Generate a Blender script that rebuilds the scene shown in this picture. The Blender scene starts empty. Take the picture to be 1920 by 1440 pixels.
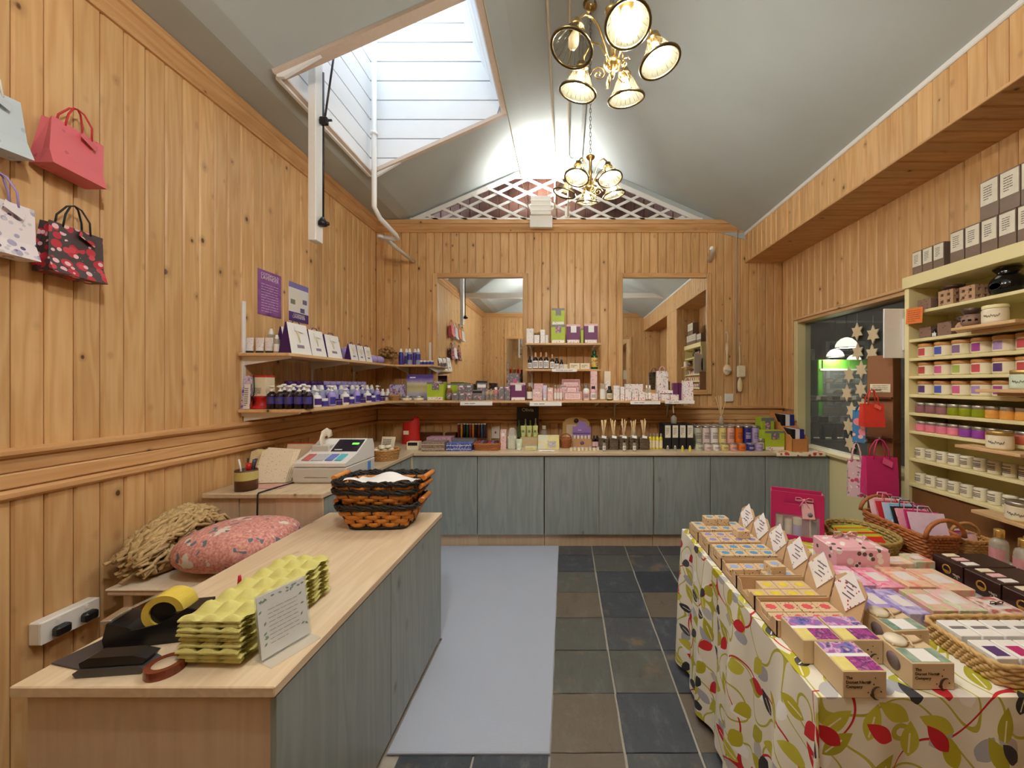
import bpy, bmesh, math, random
from mathutils import Vector, Matrix
R = math.radians
PI = math.pi
rnd = random.Random(7)
sc = bpy.context.scene
COL = sc.collection
# ------------------------------------------------------------------ camera
cam_d = bpy.data.cameras.new('camera')
cam = bpy.data.objects.new('camera', cam_d); COL.objects.link(cam)
cam.location = (0, 0, 1.5); cam.rotation_euler = (R(90), 0, 0)
FPX, PX, PY, EYE = 717.0, 1060.0, 720.0, 1.5
cam_d.sensor_width = 36; cam_d.lens = FPX / 1920 * 36
cam_d.shift_x = -(PX - 960) / 1920
cam_d.clip_start = 0.05
sc.camera = cam
# ------------------------------------------------------------------ world, exposure
wd = bpy.data.worlds.new('daylight'); sc.world = wd; wd.use_nodes = True
bg = wd.node_tree.nodes['Background']
bg.inputs[0].default_value = (0.86, 0.93, 1.0, 1); bg.inputs[1].default_value = 3.6
sc.view_settings.view_transform = 'Standard'
sc.view_settings.look = 'None'
sc.view_settings.gamma = 1
sc.view_settings.use_curve_mapping = False
sc.view_settings.exposure = 1.14
cy = sc.cycles
cy.max_bounces = 6; cy.diffuse_bounces = 4; cy.glossy_bounces = 4; cy.transmission_bounces = 3; cy.transparent_max_bounces = 10
cy.caustics_reflective = False; cy.caustics_refractive = False
cy.use_adaptive_sampling = True; cy.adaptive_threshold = 0.04; cy.adaptive_min_samples = 16
BULB = 46.0           # emission of a lit chandelier bulb
UPLIGHT = 13.0        # watts of each floodlight at the foot of a gable trellis
REAR_LAMP = 30.0      # watts of the lamp whose glow on the ceiling the left mirror shows
# ------------------------------------------------------------------ geometry helpers
YB, XL, XR, XS, YR = 4.25, -2.105, 2.413, 1.998, -1.25   # back wall, left wall, alcove wall, soffit face, rear wall
def P(px, py, Y): return ((px-PX)*Y/FPX, Y, EYE-(py-PY)*Y/FPX)

class MB:
    def __init__(s): s.v = []; s.f = []; s.sm = []; s.uv = {}
    def add(s, vs, fs, smooth=False):
        o = len(s.v); s.v += [tuple(p) for p in vs]
        for f in fs: s.f.append(tuple(i+o for i in f)); s.sm.append(smooth)
        return o
    def box(s, x0, y0, z0, x1, y1, z1, c=0.0):
        if c > 0:
            bm = bmesh.new(); bmesh.ops.create_cube(bm, size=1)
            for v in bm.verts:
                v.co = Vector((x0+(v.co.x+.5)*(x1-x0), y0+(v.co.y+.5)*(y1-y0), z0+(v.co.z+.5)*(z1-z0)))
            bmesh.ops.bevel(bm, geom=bm.edges[:], offset=c, segments=1, affect='EDGES', profile=.5)
            bm.verts.index_update()
            s.add([v.co[:] for v in bm.verts], [[v.index for v in f.verts] for f in bm.faces]); bm.free()
            return s
        s.add([(x0,y0,z0),(x1,y0,z0),(x1,y1,z0),(x0,y1,z0),(x0,y0,z1),(x1,y0,z1),(x1,y1,z1),(x0,y1,z1)],
              [(0,3,2,1),(4,5,6,7),(0,1,5,4),(1,2,6,5),(2,3,7,6),(3,0,4,7)])
        return s
    def cb(s, w, d, h, c=0.0, at=(0,0,0)):     # box centred in x,y standing on z
        x, y, z = at
        return s.box(x-w/2, y-d/2, z, x+w/2, y+d/2, z+h, c)
    def quad(s, a, b, c, d): s.add([a,b,c,d], [(0,1,2,3)]); return s
    def lathe(s, prof, seg=16, at=(0,0,0), smooth=True, sx=1, sy=1, cap=True, m=None):
        vs = []; fs = []; n = len(prof)
        for r, z in prof:
            for i in range(seg):
                a = 2*PI*i/seg; vs.append(Vector((at[0]+r*sx*math.cos(a), at[1]+r*sy*math.sin(a), at[2]+z)))
        for j in range(n-1):
            for i in range(seg):
                k = (i+1) % seg
                fs.append((j*seg+i, j*seg+k, (j+1)*seg+k, (j+1)*seg+i))
        if m is not None: vs = [m @ v for v in vs]
        o = s.add(vs, fs, smooth)
        if cap:
            if prof[0][0] > 1e-4: s.f.append(tuple(o+i for i in reversed(range(seg)))); s.sm.append(False)
            if prof[-1][0] > 1e-4: s.f.append(tuple(o+(n-1)*seg+i for i in range(seg))); s.sm.append(False)
        return s
    def tube(s, pts, r, seg=6, closed=False, smooth=True, flat=1.0):
        pts = [Vector(p) for p in pts]; n = len(pts)
        rr = r if isinstance(r, (list, tuple)) else [r]*n
        vs = []; fs = []; up = None
        for i in range(n):
            if closed: t = pts[(i+1) % n]-pts[i-1]
            else: t = pts[min(i+1, n-1)]-pts[max(i-1, 0)]
            if t.length < 1e-9: t = Vector((0,0,1))
            t.normalize()
            if up is None:
                up = Vector((0,0,1)) if abs(t.z) < .9 else Vector((1,0,0))
            up = up - t*up.dot(t)
            if up.length < 1e-5: up = t.orthogonal()
            up.normalize(); b = t.cross(up)
            for k in range(seg):
                a = 2*PI*k/seg
                vs.append(pts[i]+(up*math.cos(a)*flat+b*math.sin(a))*rr[i])
        m = n if closed else n-1
        for i in range(m):
            j = (i+1) % n
            for k in range(seg):
                l = (k+1) % seg
                fs.append((i*seg+k, j*seg+k, j*seg+l, i*seg+l))
        o = s.add(vs, fs, smooth)
        if not closed:
            s.f.append(tuple(o+k for k in range(seg))); s.sm.append(False)
            s.f.append(tuple(o+(n-1)*seg+k for k in reversed(range(seg)))); s.sm.append(False)
        return s
    def prism(s, poly, a, b, plane='xy'):
        n = len(poly)
        def q(u, v, w): return {'xy': (u,v,w), 'xz': (u,w,v), 'yz': (w,u,v)}[plane]
        vs = [q(u,v,a) for u,v in poly]+[q(u,v,b) for u,v in poly]
        fs = [tuple(range(n-1,-1,-1)), tuple(range(n,2*n))]+[(i,(i+1)%n,n+(i+1)%n,n+i) for i in range(n)]
        s.add(vs, fs); return s
    def surf(s, fn, nu, nv, smooth=True, uv=None):
        vs = [fn(i/nu, j/nv) for j in range(nv+1) for i in range(nu+1)]
        fs = [(j*(nu+1)+i, j*(nu+1)+i+1, (j+1)*(nu+1)+i+1, (j+1)*(nu+1)+i) for j in range(nv) for i in range(nu)]
        o = s.add(vs, fs, smooth)
        if uv:
            for j in range(nv+1):
                for i in range(nu+1): s.uv[o+j*(nu+1)+i] = uv(i/nu, j/nv)
        return s
    def xf(s, m, start=0):
        for i in range(start, len(s.v)): s.v[i] = tuple(m @ Vector(s.v[i]))
        return s
    def mesh(s, name, fix=True):
        me = bpy.data.meshes.new(name); me.from_pydata(s.v, [], s.f)
        me.polygons.foreach_set('use_smooth', s.sm)
        if s.uv:
            l = me.uv_layers.new(name='UVMap')
            for lp in me.loops: l.data[lp.index].uv = s.uv.get(lp.vertex_index, (0,0))
        elif fix:
            bm = bmesh.new(); bm.from_mesh(me); bmesh.ops.recalc_face_normals(bm, faces=bm.faces[:]); bm.to_mesh(me); bm.free()
        me.update(); return me

CACHE = {}
def cm(key, fn):                       # cached mesh: fn fills an MB
    if key not in CACHE:
        b = MB(); fn(b); CACHE[key] = b.mesh(str(key[0]) if isinstance(key, tuple) else str(key))
    return CACHE[key]
def obj(name, me, mat, parent=None, loc=(0,0,0), rot=(0,0,0), scale=(1,1,1)):
    if isinstance(me, MB): me = me.mesh(name)
    if not me.materials: me.materials.append(None)
    o = bpy.data.objects.new(name, me); COL.objects.link(o)
    s = o.material_slots[0]; s.link = 'OBJECT'; s.material = mat
    o.location = loc; o.rotation_euler = rot if hasattr(rot, '__len__') else (0,0,rot); o.scale = scale
    if parent is not None: o.parent = parent
    return o
def tag(o, label, cat, group=None):
    o['label'] = label; o['category'] = cat
    if group: o['group'] = group
    return o
def thing(name, label, cat, loc=(0,0,0), rz=0.0, group=None):
    o = bpy.data.objects.new(name, None); COL.objects.link(o); o.empty_display_size = .05
    o.location = loc; o.rotation_euler = rz if hasattr(rz, '__len__') else (0,0,rz)
    return tag(o, label, cat, group)
def struct(name, me, mat, **k):
    o = obj(name, me, mat, **k); o['kind'] = 'structure'; return o
def stuff(o): o['kind'] = 'stuff'; return o

def text_mesh(s, size, align='CENTER', extrude=0.0004):
    key = ('text', s, size, align)
    if key in CACHE: return CACHE[key]
    cu = bpy.data.curves.new('t', 'FONT'); cu.body = s; cu.size = size; cu.align_x = align; cu.extrude = extrude
    cu.resolution_u = 2
    o = bpy.data.objects.new('t', cu); COL.objects.link(o)
    bpy.context.view_layer.update()
    me = bpy.data.meshes.new_from_object(o); bpy.data.objects.remove(o); bpy.data.curves.remove(cu)
    me.name = 'lettering'; CACHE[key] = me
    return me
# ------------------------------------------------------------------ materials
def s2l(c): return tuple(((x/255)/12.92 if x/255 <= .04045 else ((x/255+.055)/1.055)**2.4) for x in c)+(1,)
MATS = {}
class NT:
    def __init__(s, name):
        s.m = bpy.data.materials.new(name); s.m.use_nodes = True; s.t = s.m.node_tree
        s.b = s.t.nodes['Principled BSDF']; s.out = s.t.nodes['Material Output']
    def n(s, typ, **k):
        x = s.t.nodes.new(typ)
        for a, v in k.items(): setattr(x, a, v)
        return x
    def l(s, a, b): s.t.links.new(a, b)
    def val(s, sock, v):
        if isinstance(v, bpy.types.NodeSocket): s.l(v, sock)
        else: sock.default_value = v
    def math(s, op, a, b=0.0, c=0.0, clamp=False):
        x = s.n('ShaderNodeMath', operation=op, use_clamp=clamp)
        s.val(x.inputs[0], a); s.val(x.inputs[1], b); s.val(x.inputs[2], c); return x.outputs[0]
    def vm(s, op, a, b=(0,0,0)):
        x = s.n('ShaderNodeVectorMath', operation=op); s.val(x.inputs[0], a); s.val(x.inputs[1], b)
        return x.outputs[1] if op in ('LENGTH', 'DISTANCE', 'DOT_PRODUCT') else x.outputs[0]
    def mix(s, f, a, b):
        x = s.n('ShaderNodeMix', data_type='RGBA'); s.val(x.inputs[0], f); s.val(x.inputs[6], a); s.val(x.inputs[7], b); return x.outputs[2]
    def noise(s, v, scale, detail=3, rough=.55):
        x = s.n('ShaderNodeTexNoise'); s.l(v, x.inputs['Vector']); x.inputs['Scale'].default_value = scale
        x.inputs['Detail'].default_value = detail; x.inputs['Roughness'].default_value = rough; return x.outputs[0]
    def ss(s, v, a, b):
        x = s.n('ShaderNodeMapRange', interpolation_type='SMOOTHSTEP'); s.val(x.inputs[0], v); x.inputs[1].default_value = a; x.inputs[2].default_value = b; return x.outputs[0]
    def bump(s, h, strength=.3, dist=.002):
        x = s.n('ShaderNodeBump'); x.inputs['Strength'].default_value = strength; x.inputs['Distance'].default_value = dist
        s.l(h, x.inputs['Height']); s.l(x.outputs[0], s.b.inputs['Normal'])
    def pos(s):
        g = s.n('ShaderNodeNewGeometry'); oi = s.n('ShaderNodeObjectInfo')
        off = s.vm('SCALE', (37.1, 53.3, 71.7)); s.l(oi.outputs['Random'], off.node.inputs[3])
        return s.vm('ADD', g.outputs['Position'], off), oi.outputs['Random']
    def objc(s): return s.n('ShaderNodeTexCoord').outputs['Object']

def mat(name, c, rough=.5, metal=0.0, var=.10, scale=35, bump=0.0, spec=.5, emit=0.0, sheen=0.0, hv=.0):
    """plain surface: colour with a little procedural mottling"""
    if name in MATS: return MATS[name]
    k = NT(name); p, r = k.pos(); col = s2l(c)
    n = k.noise(p, scale, 3)
    dk = tuple(x*(1-var*1.6) for x in col[:3])+(1,); lt = tuple(min(1, x*(1+var)) for x in col[:3])+(1,)
    cc = k.mix(n, dk, lt)
    if hv:
        x = k.n('ShaderNodeHueSaturation'); k.val(x.inputs['Value'], k.math('MULTIPLY_ADD', r, hv*2, 1-hv)); k.l(cc, x.inputs['Color']); cc = x.outputs[0]
    k.l(cc, k.b.inputs['Base Color'])
    k.b.inputs['Roughness'].default_value = rough; k.b.inputs['Metallic'].default_value = metal
    k.b.inputs['Specular IOR Level'].default_value = spec
    if sheen: k.b.inputs['Sheen Weight'].default_value = sheen
    if emit:
        k.b.inputs['Emission Color'].default_value = col; k.b.inputs['Emission Strength'].default_value = emit
    if bump: k.bump(k.noise(p, scale*6, 4), bump, .002)
    MATS[name] = k.m; return k.m

def pine(name, axis, light, dark, knot=(70,38,16), knots=1.0, rough=.42, grain=1.0, tint=.16):
    if name in MATS: return MATS[name]
    k = NT(name); p, r = k.pos()
    lo, hi = 2.2*grain, 75*grain
    sc3 = [hi, hi, hi]; sc3['xyz'.index(axis)] = lo
    g1 = k.noise(k.vm('MULTIPLY', p, tuple(sc3)), 1.0, 3, .6)
    sc4 = [9, 9, 9]; sc4['xyz'.index(axis)] = .9
    g2 = k.noise(k.vm('MULTIPLY', p, tuple(sc4)), 1.0, 2, .5)
    rings = k.math('SINE', k.math('MULTIPLY_ADD', g2, 42.0, k.math('MULTIPLY', r, 20.0)))
    f = k.math('ADD', k.math('MULTIPLY', g1, .7), k.math('MULTIPLY_ADD', rings, .18, .16), clamp=True)
    c = k.mix(f, s2l(light), s2l(dark))
    hs = k.n('ShaderNodeHueSaturation'); k.val(hs.inputs['Value'], k.math('MULTIPLY_ADD', r, tint, 1-tint/2)); hs.inputs['Saturation'].default_value = 1.0
    k.l(c, hs.inputs['Color']); c = hs.outputs[0]
    if knots:
        sv = [10.5, 10.5, 10.5]; sv['xyz'.index(axis)] = 7.0
        vo = k.n('ShaderNodeTexVoronoi'); vo.inputs['Scale'].default_value = 1.0; k.l(k.vm('MULTIPLY', p, tuple(sv)), vo.inputs['Vector'])
        wob = k.math('MULTIPLY_ADD', g1, .03, -.015)
        d = k.math('ADD', vo.outputs['Distance'], wob)
        sep = k.n('ShaderNodeSeparateColor'); k.l(vo.outputs['Color'], sep.inputs[0])
        on = k.math('GREATER_THAN', sep.outputs[0], 1-.62*knots)
        rad = k.math('MULTIPLY_ADD', sep.outputs[1], .085, .05)
        core = k.math('MULTIPLY', on, k.math('SUBTRACT', 1.0, k.ss(k.math('DIVIDE', d, rad), .55, 1.1)))
        halo = k.math('MULTIPLY', on, k.math('SUBTRACT', 1.0, k.ss(k.math('DIVIDE', d, rad), .9, 2.6)))
        c = k.mix(k.math('MULTIPLY', halo, .45), c, s2l(tuple(int(x*.8) for x in dark)))
        c = k.mix(k.math('MULTIPLY', core, .88), c, s2l(knot))
    k.l(c, k.b.inputs['Base Color']); k.b.inputs['Roughness'].default_value = rough
    k.b.inputs['Specular IOR Level'].default_value = .4
    k.bump(g1, .12, .001)
    MATS[name] = k.m; return k.m

def spots(name, base, cols, scale=30.0, size=.3, rough=.5, randomness=1.0, dark=None):
    """printed motif: round spots in several colours on a ground (flat print)"""
    if name in MATS: return MATS[name]
    k = NT(name); p = k.objc(); c = s2l(base)
    tc = k.n('ShaderNodeNewGeometry'); p = tc.outputs['Position']
    for i, cl in enumerate(cols):
        vo = k.n('ShaderNodeTexVoronoi'); vo.inputs['Scale'].default_value = scale*(1+.23*i); vo.inputs['Randomness'].default_value = randomness
        k.l(k.vm('ADD', p, (3.7*i, 1.9*i, 7.1*i)), vo.inputs['Vector'])
        m = k.math('LESS_THAN', vo.outputs['Distance'], size*(1 if i == 0 else .8))
        sep = k.n('ShaderNodeSeparateColor'); k.l(vo.outputs['Color'], sep.inputs[0])
        m = k.math('MULTIPLY', m, k.math('GREATER_THAN', sep.outputs[0], .35))
        c = k.mix(m, c, s2l(cl))
    k.l(c, k.b.inputs['Base Color']); k.b.inputs['Roughness'].default_value = rough
    MATS[name] = k.m; return k.m

def swirl(name, cols, scale=14.0, rough=.5, dist=3.0):
    """printed swirls / watercolour picture in several colours"""
    if name in MATS: return MATS[name]
    k = NT(name); p, r = k.pos()
    n = k.noise(p, scale, 2, .5)
    v = k.math('FRACT', k.math('MULTIPLY', n, dist))
    ra = k.n('ShaderNodeValToRGB'); k.l(v, ra.inputs[0]); el = ra.color_ramp.elements
    el[0].position = 0; el[0].color = s2l(cols[0]); el[1].position = 1; el[1].color = s2l(cols[-1])
    for i, c in enumerate(cols[1:-1]):
        e = el.new((i+1)/(len(cols)-1)); e.color = s2l(c)
    k.l(ra.outputs[0], k.b.inputs['Base Color']); k.b.inputs['Roughness'].default_value = rough
    MATS[name] = k.m; return k.m

def glassy(name, c, alpha=.25, rough=.05, bump=None):
    """thin clear glass or acrylic: mostly see-through with a glossy surface"""
    if name in MATS: return MATS[name]
    k = NT(name); t = k.n('ShaderNodeBsdfTransparent'); t.inputs[0].default_value = s2l(tuple(min(255, int(x*.3+178)) for x in c))
    k.b.inputs['Base Color'].default_value = s2l(c); k.b.inputs['Roughness'].default_value = rough
    p, r = k.pos(); n = k.noise(p, 12, 2)
    mx = k.n('ShaderNodeMixShader'); k.val(mx.inputs[0], k.math('MULTIPLY_ADD', n, alpha*.3, alpha*.85)); k.l(t.outputs[0], mx.inputs[1]); k.l(k.b.outputs[0], mx.inputs[2])
    k.l(mx.outputs[0], k.out.inputs[0])
    MATS[name] = k.m; return k.m

def slate():
    k = NT('slate'); p, r = k.pos()
    n1 = k.noise(p, 5.5, 6, .62); n2 = k.noise(k.vm('MULTIPLY', p, (1.0,.45,1.0)), 15, 6, .68)
    ra = k.n('ShaderNodeValToRGB'); k.l(r, ra.inputs[0]); ra.color_ramp.interpolation = 'CONSTANT'
    el = ra.color_ramp.elements; el[0].color = s2l((70,75,82)); el[1].position = .3; el[1].color = s2l((92,93,86))
    for q, c in ((.52, (108,98,84)), (.66, (78,82,84)), (.84, (58,63,71))): e = el.new(q); e.color = s2l(c)
    rust = k.mix(k.ss(n1, .54, .72), ra.outputs[0], s2l((134,112,86)))
    fr = k.math('FRACT', k.math('MULTIPLY', r, 7.3))
    c = k.mix(k.math('MULTIPLY', k.math('GREATER_THAN', fr, .45), .75), ra.outputs[0], rust)
    c = k.mix(k.math('MULTIPLY', k.ss(n2, .5, .85), .6), c, s2l((132,136,136)))
    c = k.mix(k.math('MULTIPLY', k.ss(n2, .45, .15), .8), c, s2l((40,42,48)))
    k.l(c, k.b.inputs['Base Color']); k.b.inputs['Roughness'].default_value = .42
    k.bump(k.noise(p, 16, 7, .62), .8, .006)
    MATS['slate'] = k.m; return k.m

def cloth_print():
    """tablecloth print: red, olive, charcoal and grey leaves with thin stems on off-white (flat print in UV metres)"""
    k = NT('leaf_print_cloth'); uv = k.n('ShaderNodeTexCoord').outputs['UV']
    c = s2l((236,230,212))
    def layer(c, scale, off, lw, cols, keep, blunt=1.0, vein=True):
        vo = k.n('ShaderNodeTexVoronoi', voronoi_dimensions='2D'); vo.inputs['Scale'].default_value = scale; vo.inputs['Randomness'].default_value = .85
        q = k.vm('ADD', uv, off); k.l(q, vo.inputs['Vector'])
        d = k.vm('SUBTRACT', q, vo.outputs['Position'])
        sep = k.n('ShaderNodeSeparateColor'); k.l(vo.outputs['Color'], sep.inputs[0])
        rot = k.n('ShaderNodeVectorRotate', rotation_type='Z_AXIS'); k.l(d, rot.inputs[0]); k.val(rot.inputs['Angle'], k.math('MULTIPLY_ADD', sep.outputs[0], 2.4, -1.2))
        xy = k.n('ShaderNodeSeparateXYZ'); k.l(rot.outputs[0], xy.inputs[0])
        L, W = lw
        y = k.math('DIVIDE', xy.outputs[1], L); ax = k.math('DIVIDE', k.math('ABSOLUTE', xy.outputs[0]), W)
        lim = k.math('SUBTRACT', 1.0, k.math('POWER', k.math('ABSOLUTE', y), 2.0*blunt))
        lim = k.math('MULTIPLY', lim, k.math('MULTIPLY_ADD', y, -.28, 1.0))
        m = k.math('LESS_THAN', ax, lim)
        m = k.math('MULTIPLY', m, k.math('LESS_THAN', sep.outputs[1], keep))
        ra = k.n('ShaderNodeValToRGB'); ra.color_ramp.interpolation = 'CONSTANT'; k.l(sep.outputs[2], ra.inputs[0]); el = ra.color_ramp.elements
        el[0].color = s2l(cols[0]); el[1].position = 1/len(cols); el[1].color = s2l(cols[1 % len(cols)])
        for i in range(2, len(cols)): e = el.new(i/len(cols)); e.color = s2l(cols[i])
        lc = ra.outputs[0]
        if vein:
            vm_ = k.math('MULTIPLY', k.math('LESS_THAN', ax, .10), k.math('LESS_THAN', k.math('ABSOLUTE', k.math('ADD', y, .25)), .55))
            vm_ = k.math('MULTIPLY', vm_, k.math('GREATER_THAN', sep.outputs[0], .5))
            lc = k.mix(vm_, lc, s2l((236,230,200)))
        return k.mix(m, c, lc)
    n = k.n('ShaderNodeTexNoise'); n.inputs['Scale'].default_value = 5.5; n.inputs['Detail'].default_value = 0; k.l(uv, n.inputs['Vector'])
    ln = k.math('LESS_THAN', k.math('ABSOLUTE', k.math('SUBTRACT', k.math('FRACT', k.math('MULTIPLY', n.outputs[0], 5.0)), .5)), .045)
    c = k.mix(ln, c, s2l((186,180,60)))
    n3 = k.n('ShaderNodeTexNoise'); n3.inputs['Scale'].default_value = 4.1; n3.inputs['Detail'].default_value = 0; k.l(k.vm('ADD', uv, (4.2,1.1,0)), n3.inputs['Vector'])
    l2 = k.math('LESS_THAN', k.math('ABSOLUTE', k.math('SUBTRACT', n3.outputs[0], .5)), .006)
    c = k.mix(l2, c, s2l((196,36,46)))
    c = layer(c, 8.2, (7.7,3.1,0), (.036,.020), [(188,186,184),(172,172,178),(246,244,240)], .8, 1.3, False)
    c = layer(c, 9.0, (.3,.9,0), (.046,.022), [(190,180,42),(176,168,44),(198,190,62)], .85, 1.0)
    c = layer(c, 8.0, (3.3,5.2,0), (.034,.017), [(62,60,62),(56,54,58),(76,74,78)], .5, 1.4)
    c = layer(c, 7.6, (9.1,2.2,0), (.040,.019), [(200,30,44),(208,40,48)], .46, 1.1)
    k.l(c, k.b.inputs['Base Color']); k.b.inputs['Roughness'].default_value = .75
    MATS['leaf_print_cloth'] = k.m; return k.m

PINE_L, PINE_D = (227,190,137), (198,148,92)
pine_v = pine('pine_board_vertical', 'z', PINE_L, PINE_D)
pine_x = pine('pine_board_along_x', 'x', (224,182,130), (196,144,90), knots=.8)
pine_y = pine('pine_board_along_y', 'y', (224,182,130), (196,144,90), knots=.8)
shelf_x = pine('shelf_pine_x', 'x', (226,192,144), (204,160,108), knots=.5)
shelf_y = pine('shelf_pine_y', 'y', (226,192,144), (204,160,108), knots=.5)
top_x = pine('worktop_x', 'x', (226,206,176), (204,178,140), knots=.35, knot=(130,92,60), rough=.35)
top_y = pine('worktop_y', 'y', (226,206,176), (204,178,140), knots=.45, knot=(130,92,60), rough=.35)
pale_v = pine('pale_panel', 'z', (222,198,168), (206,178,146), knots=.1, knot=(150,110,80))
green_v = pine('sage_stained_panel', 'z', (162,169,166), (132,141,139), knots=.25, knot=(104,116,114), grain=.8, tint=.08)
plaster = mat('ceiling_plaster', (181,190,191), .85, var=.06, scale=2.5, bump=.25)
white_paint = mat('white_gloss_paint', (232,231,228), .35, var=.03)
white_board_paint = mat('white_painted_boards', (238,240,242), .5, var=.03, scale=8)
cream_paint = mat('cream_paint', (238,226,172), .45, var=.03, scale=6)
dark_back = mat('backing_softwood', (196,148,94), .8, var=.12)
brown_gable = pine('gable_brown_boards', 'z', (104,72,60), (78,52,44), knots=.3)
mirror_m = mat('mirror_silver', (235,238,238), .02, metal=1.0, var=0.0)
brass = mat('antique_brass', (176,148,92), .28, metal=1.0, var=.12)
brass_dark = mat('dark_brass_rim', (112,98,66), .3, metal=1.0, var=.1)
white_plastic = mat('white_plastic', (236,234,228), .35, var=.02)
black_plastic = mat('black_plastic', (22,22,24), .35, var=.1)
steel_dark = mat('dark_steel', (58,56,58), .4, metal=.8, var=.2)
steel = mat('pale_steel', (196,194,188), .3, metal=.9, var=.05)
kraft = mat('kraft_card', (214,188,150), .7, var=.05, scale=60)
black = mat('black_matt', (26,24,24), .6)
slate_m = slate(); cloth_m = cloth_print()
# ================================================================== the setting
CEIL = [(XL-.02,3.30),(-1.82,3.31),(-1.696,3.344),(-.5335,3.861),(-.38,3.925),(-.1,3.972),(.165,3.985),(XS+.02,3.165)]
def ceil_z(x):
    for (a, za), (b, zb) in zip(CEIL, CEIL[1:]):
        if a <= x <= b: return za+(zb-za)*(x-a)/(b-a)
    return CEIL[-1][1]
# ---- floor: grout slab with slate tiles
fl = struct('floor', MB().box(XL-.1, YR-.1, -.08, XR+.1, YB+.1, -.007), mat('grout', (176,168,154), .9, var=.15))
TX0, TY0, TW = .242, 1.555, .306
def tile_mesh(b, seed):
    r = random.Random(seed); w = TW/2-.006; n = 3
    zz = [[0 if i in (0,n) or j in (0,n) else r.uniform(-.0012,.0016) for i in range(n+1)] for j in range(n+1)]
    def jit(i, j):
        e = .004 if (i in (0,n) or j in (0,n)) else 0
        return (-w+2*w*i/n+r.uniform(-e,e)*.5, -w+2*w*j/n+r.uniform(-e,e)*.5, zz[j][i])
    top = [jit(i,j) for j in range(n+1) for i in range(n+1)]
    b.add(top, [(j*(n+1)+i,j*(n+1)+i+1,(j+1)*(n+1)+i+1,(j+1)*(n+1)+i) for j in range(n) for i in range(n)])
    ring = [top[i] for i in (0,1,2,3,7,11,15,14,13,12,8,4)]
    low = [(x*1.006,y*1.006,-.009) for x,y,z in ring]
    m = len(ring)
    b.add(ring+low, [(i,m+i,m+(i+1)%m,(i+1)%m) for i in range(m)])
for iy in range(-9, 9):
    for ix in range(-8, 8):
        x, y = TX0+(ix+.5)*TW, TY0+(iy+.5)*.3
        if x < XL or x > XR or y < YR or y > 3.62: continue
        if x < -.25 and 1.75 < y: continue            # under the carpet
        if x < -.8 and y > .9: continue
        s = rnd.randrange(6)
        obj('tile', cm(('tile', s), lambda b: tile_mesh(b, s)), slate_m, fl, (x, y, rnd.uniform(-.0008,.0012)), (0,0,rnd.choice((0,PI/2,PI,-PI/2))), (1,1,1))
# ---- pale carpet runner
def carpet(b):
    # L-shaped: wraps round the far end of the counter
    poly = [(-.722,1.545),(-.062,1.545),(-.062,3.53),(-1.37,3.53),(-1.37,2.245),(-.722,2.245)]
    inset = [(-.718,1.55),(-.067,1.55),(-.067,3.525),(-1.365,3.525),(-1.365,2.25),(-.718,2.25)]
    n = len(poly)
    b.add([(x,y,.0005) for x,y in poly]+[(x,y,.007) for x,y in poly]+[(x,y,.010) for x,y in inset],
          [tuple(range(n-1,-1,-1)), tuple(range(2*n,3*n))]+[(i,(i+1)%n,n+(i+1)%n,n+i) for i in range(n)]+[(n+i,n+(i+1)%n,2*n+(i+1)%n,2*n+i) for i in range(n)])
cp = NT('carpet_pile'); pp, _ = cp.pos(); nn = cp.noise(pp, 420, 2); n2 = cp.noise(pp, 2.0, 3)
cp.l(cp.mix(nn, s2l((166,174,190)), cp.mix(n2, s2l((198,205,220)), s2l((184,190,203)))), cp.b.inputs['Base Color']); cp.b.inputs['Roughness'].default_value = .95; cp.bump(nn, .6, .003)
tag(obj('carpet_runner', cm('carpet', carpet), cp.m), 'pale grey flat carpet runner lying on the slate floor beside the counter', 'carpet')
# ---- wall boards
BW = .0928
def board(b, w):
    t, c = .015, .007
    prof = [(-w/2,0),(-w/2,-t+c),(-w/2+c,-t),(w/2-c,-t),(w/2,-t+c),(w/2,0)]
    b.prism(prof, 0, 1, 'xy')
def boards(parent, p0, direction, count, pitch, z0, z1, rot, m=None, name='board'):
    """vertical boards side by side from p0 (a point on the wall line) along direction"""
    for i in range(count):
        x = p0[0]+direction[0]*(i+.5)*pitch; y = p0[1]+direction[1]*(i+.5)*pitch
        obj(name, cm(('board', round(pitch,4)), lambda b: board(b, pitch-.0025)), m or pine_v, parent, (x, y, z0), (0,0,rot), (1,1,z1-z0))
def slab(name, x0,y0,z0,x1,y1,z1, m): return struct(name, MB().box(x0,y0,z0,x1,y1,z1), m)
RAIL0, RAIL1, CORN0, CORN1 = 1.063, 1.25, 3.18, 3.30
wl = slab('wall_left', XL-.12, YR-.1, -.05, XL-.0125, YB+.1, 3.4, dark_back)
nb = int(round((YB-YR)/BW)); pl = (YB-YR)/nb
boards(wl, (XL-.0125, YR), (0,1), nb, pl, RAIL1-.02, CORN0+.02, PI/2)
boards(wl, (XL-.0125, YR), (0,1), nb, pl, .0, RAIL0+.02, PI/2)
wb = slab('wall_back', XL-.1, YB+.0125, -.05, XR+.1, YB+.12, 3.24, dark_back)
nb2 = int(round((XR-XL)/BW)); pb = (XR-XL)/nb2
boards(wb, (XL, YB+.0125), (1,0), nb2, pb, RAIL1-.02, CORN0+.02, 0)
boards(wb, (XL, YB+.0125), (1,0), nb2, pb, .0, RAIL0+.02, 0)
wr = slab('wall_rear', XL-.1, YR-.12, -.05, XR+.1, YR-.0125, 4.1, dark_back)
boards(wr, (XR, YR-.0125), (-1,0), nb2, pb, .0, CORN0+.02, PI)
# gable above the rear wall and above the back wall
slab('wall_rear_gable', XL, YR-.03, CORN1-.02, XS, YR-.011, 4.05, plaster)
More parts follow.
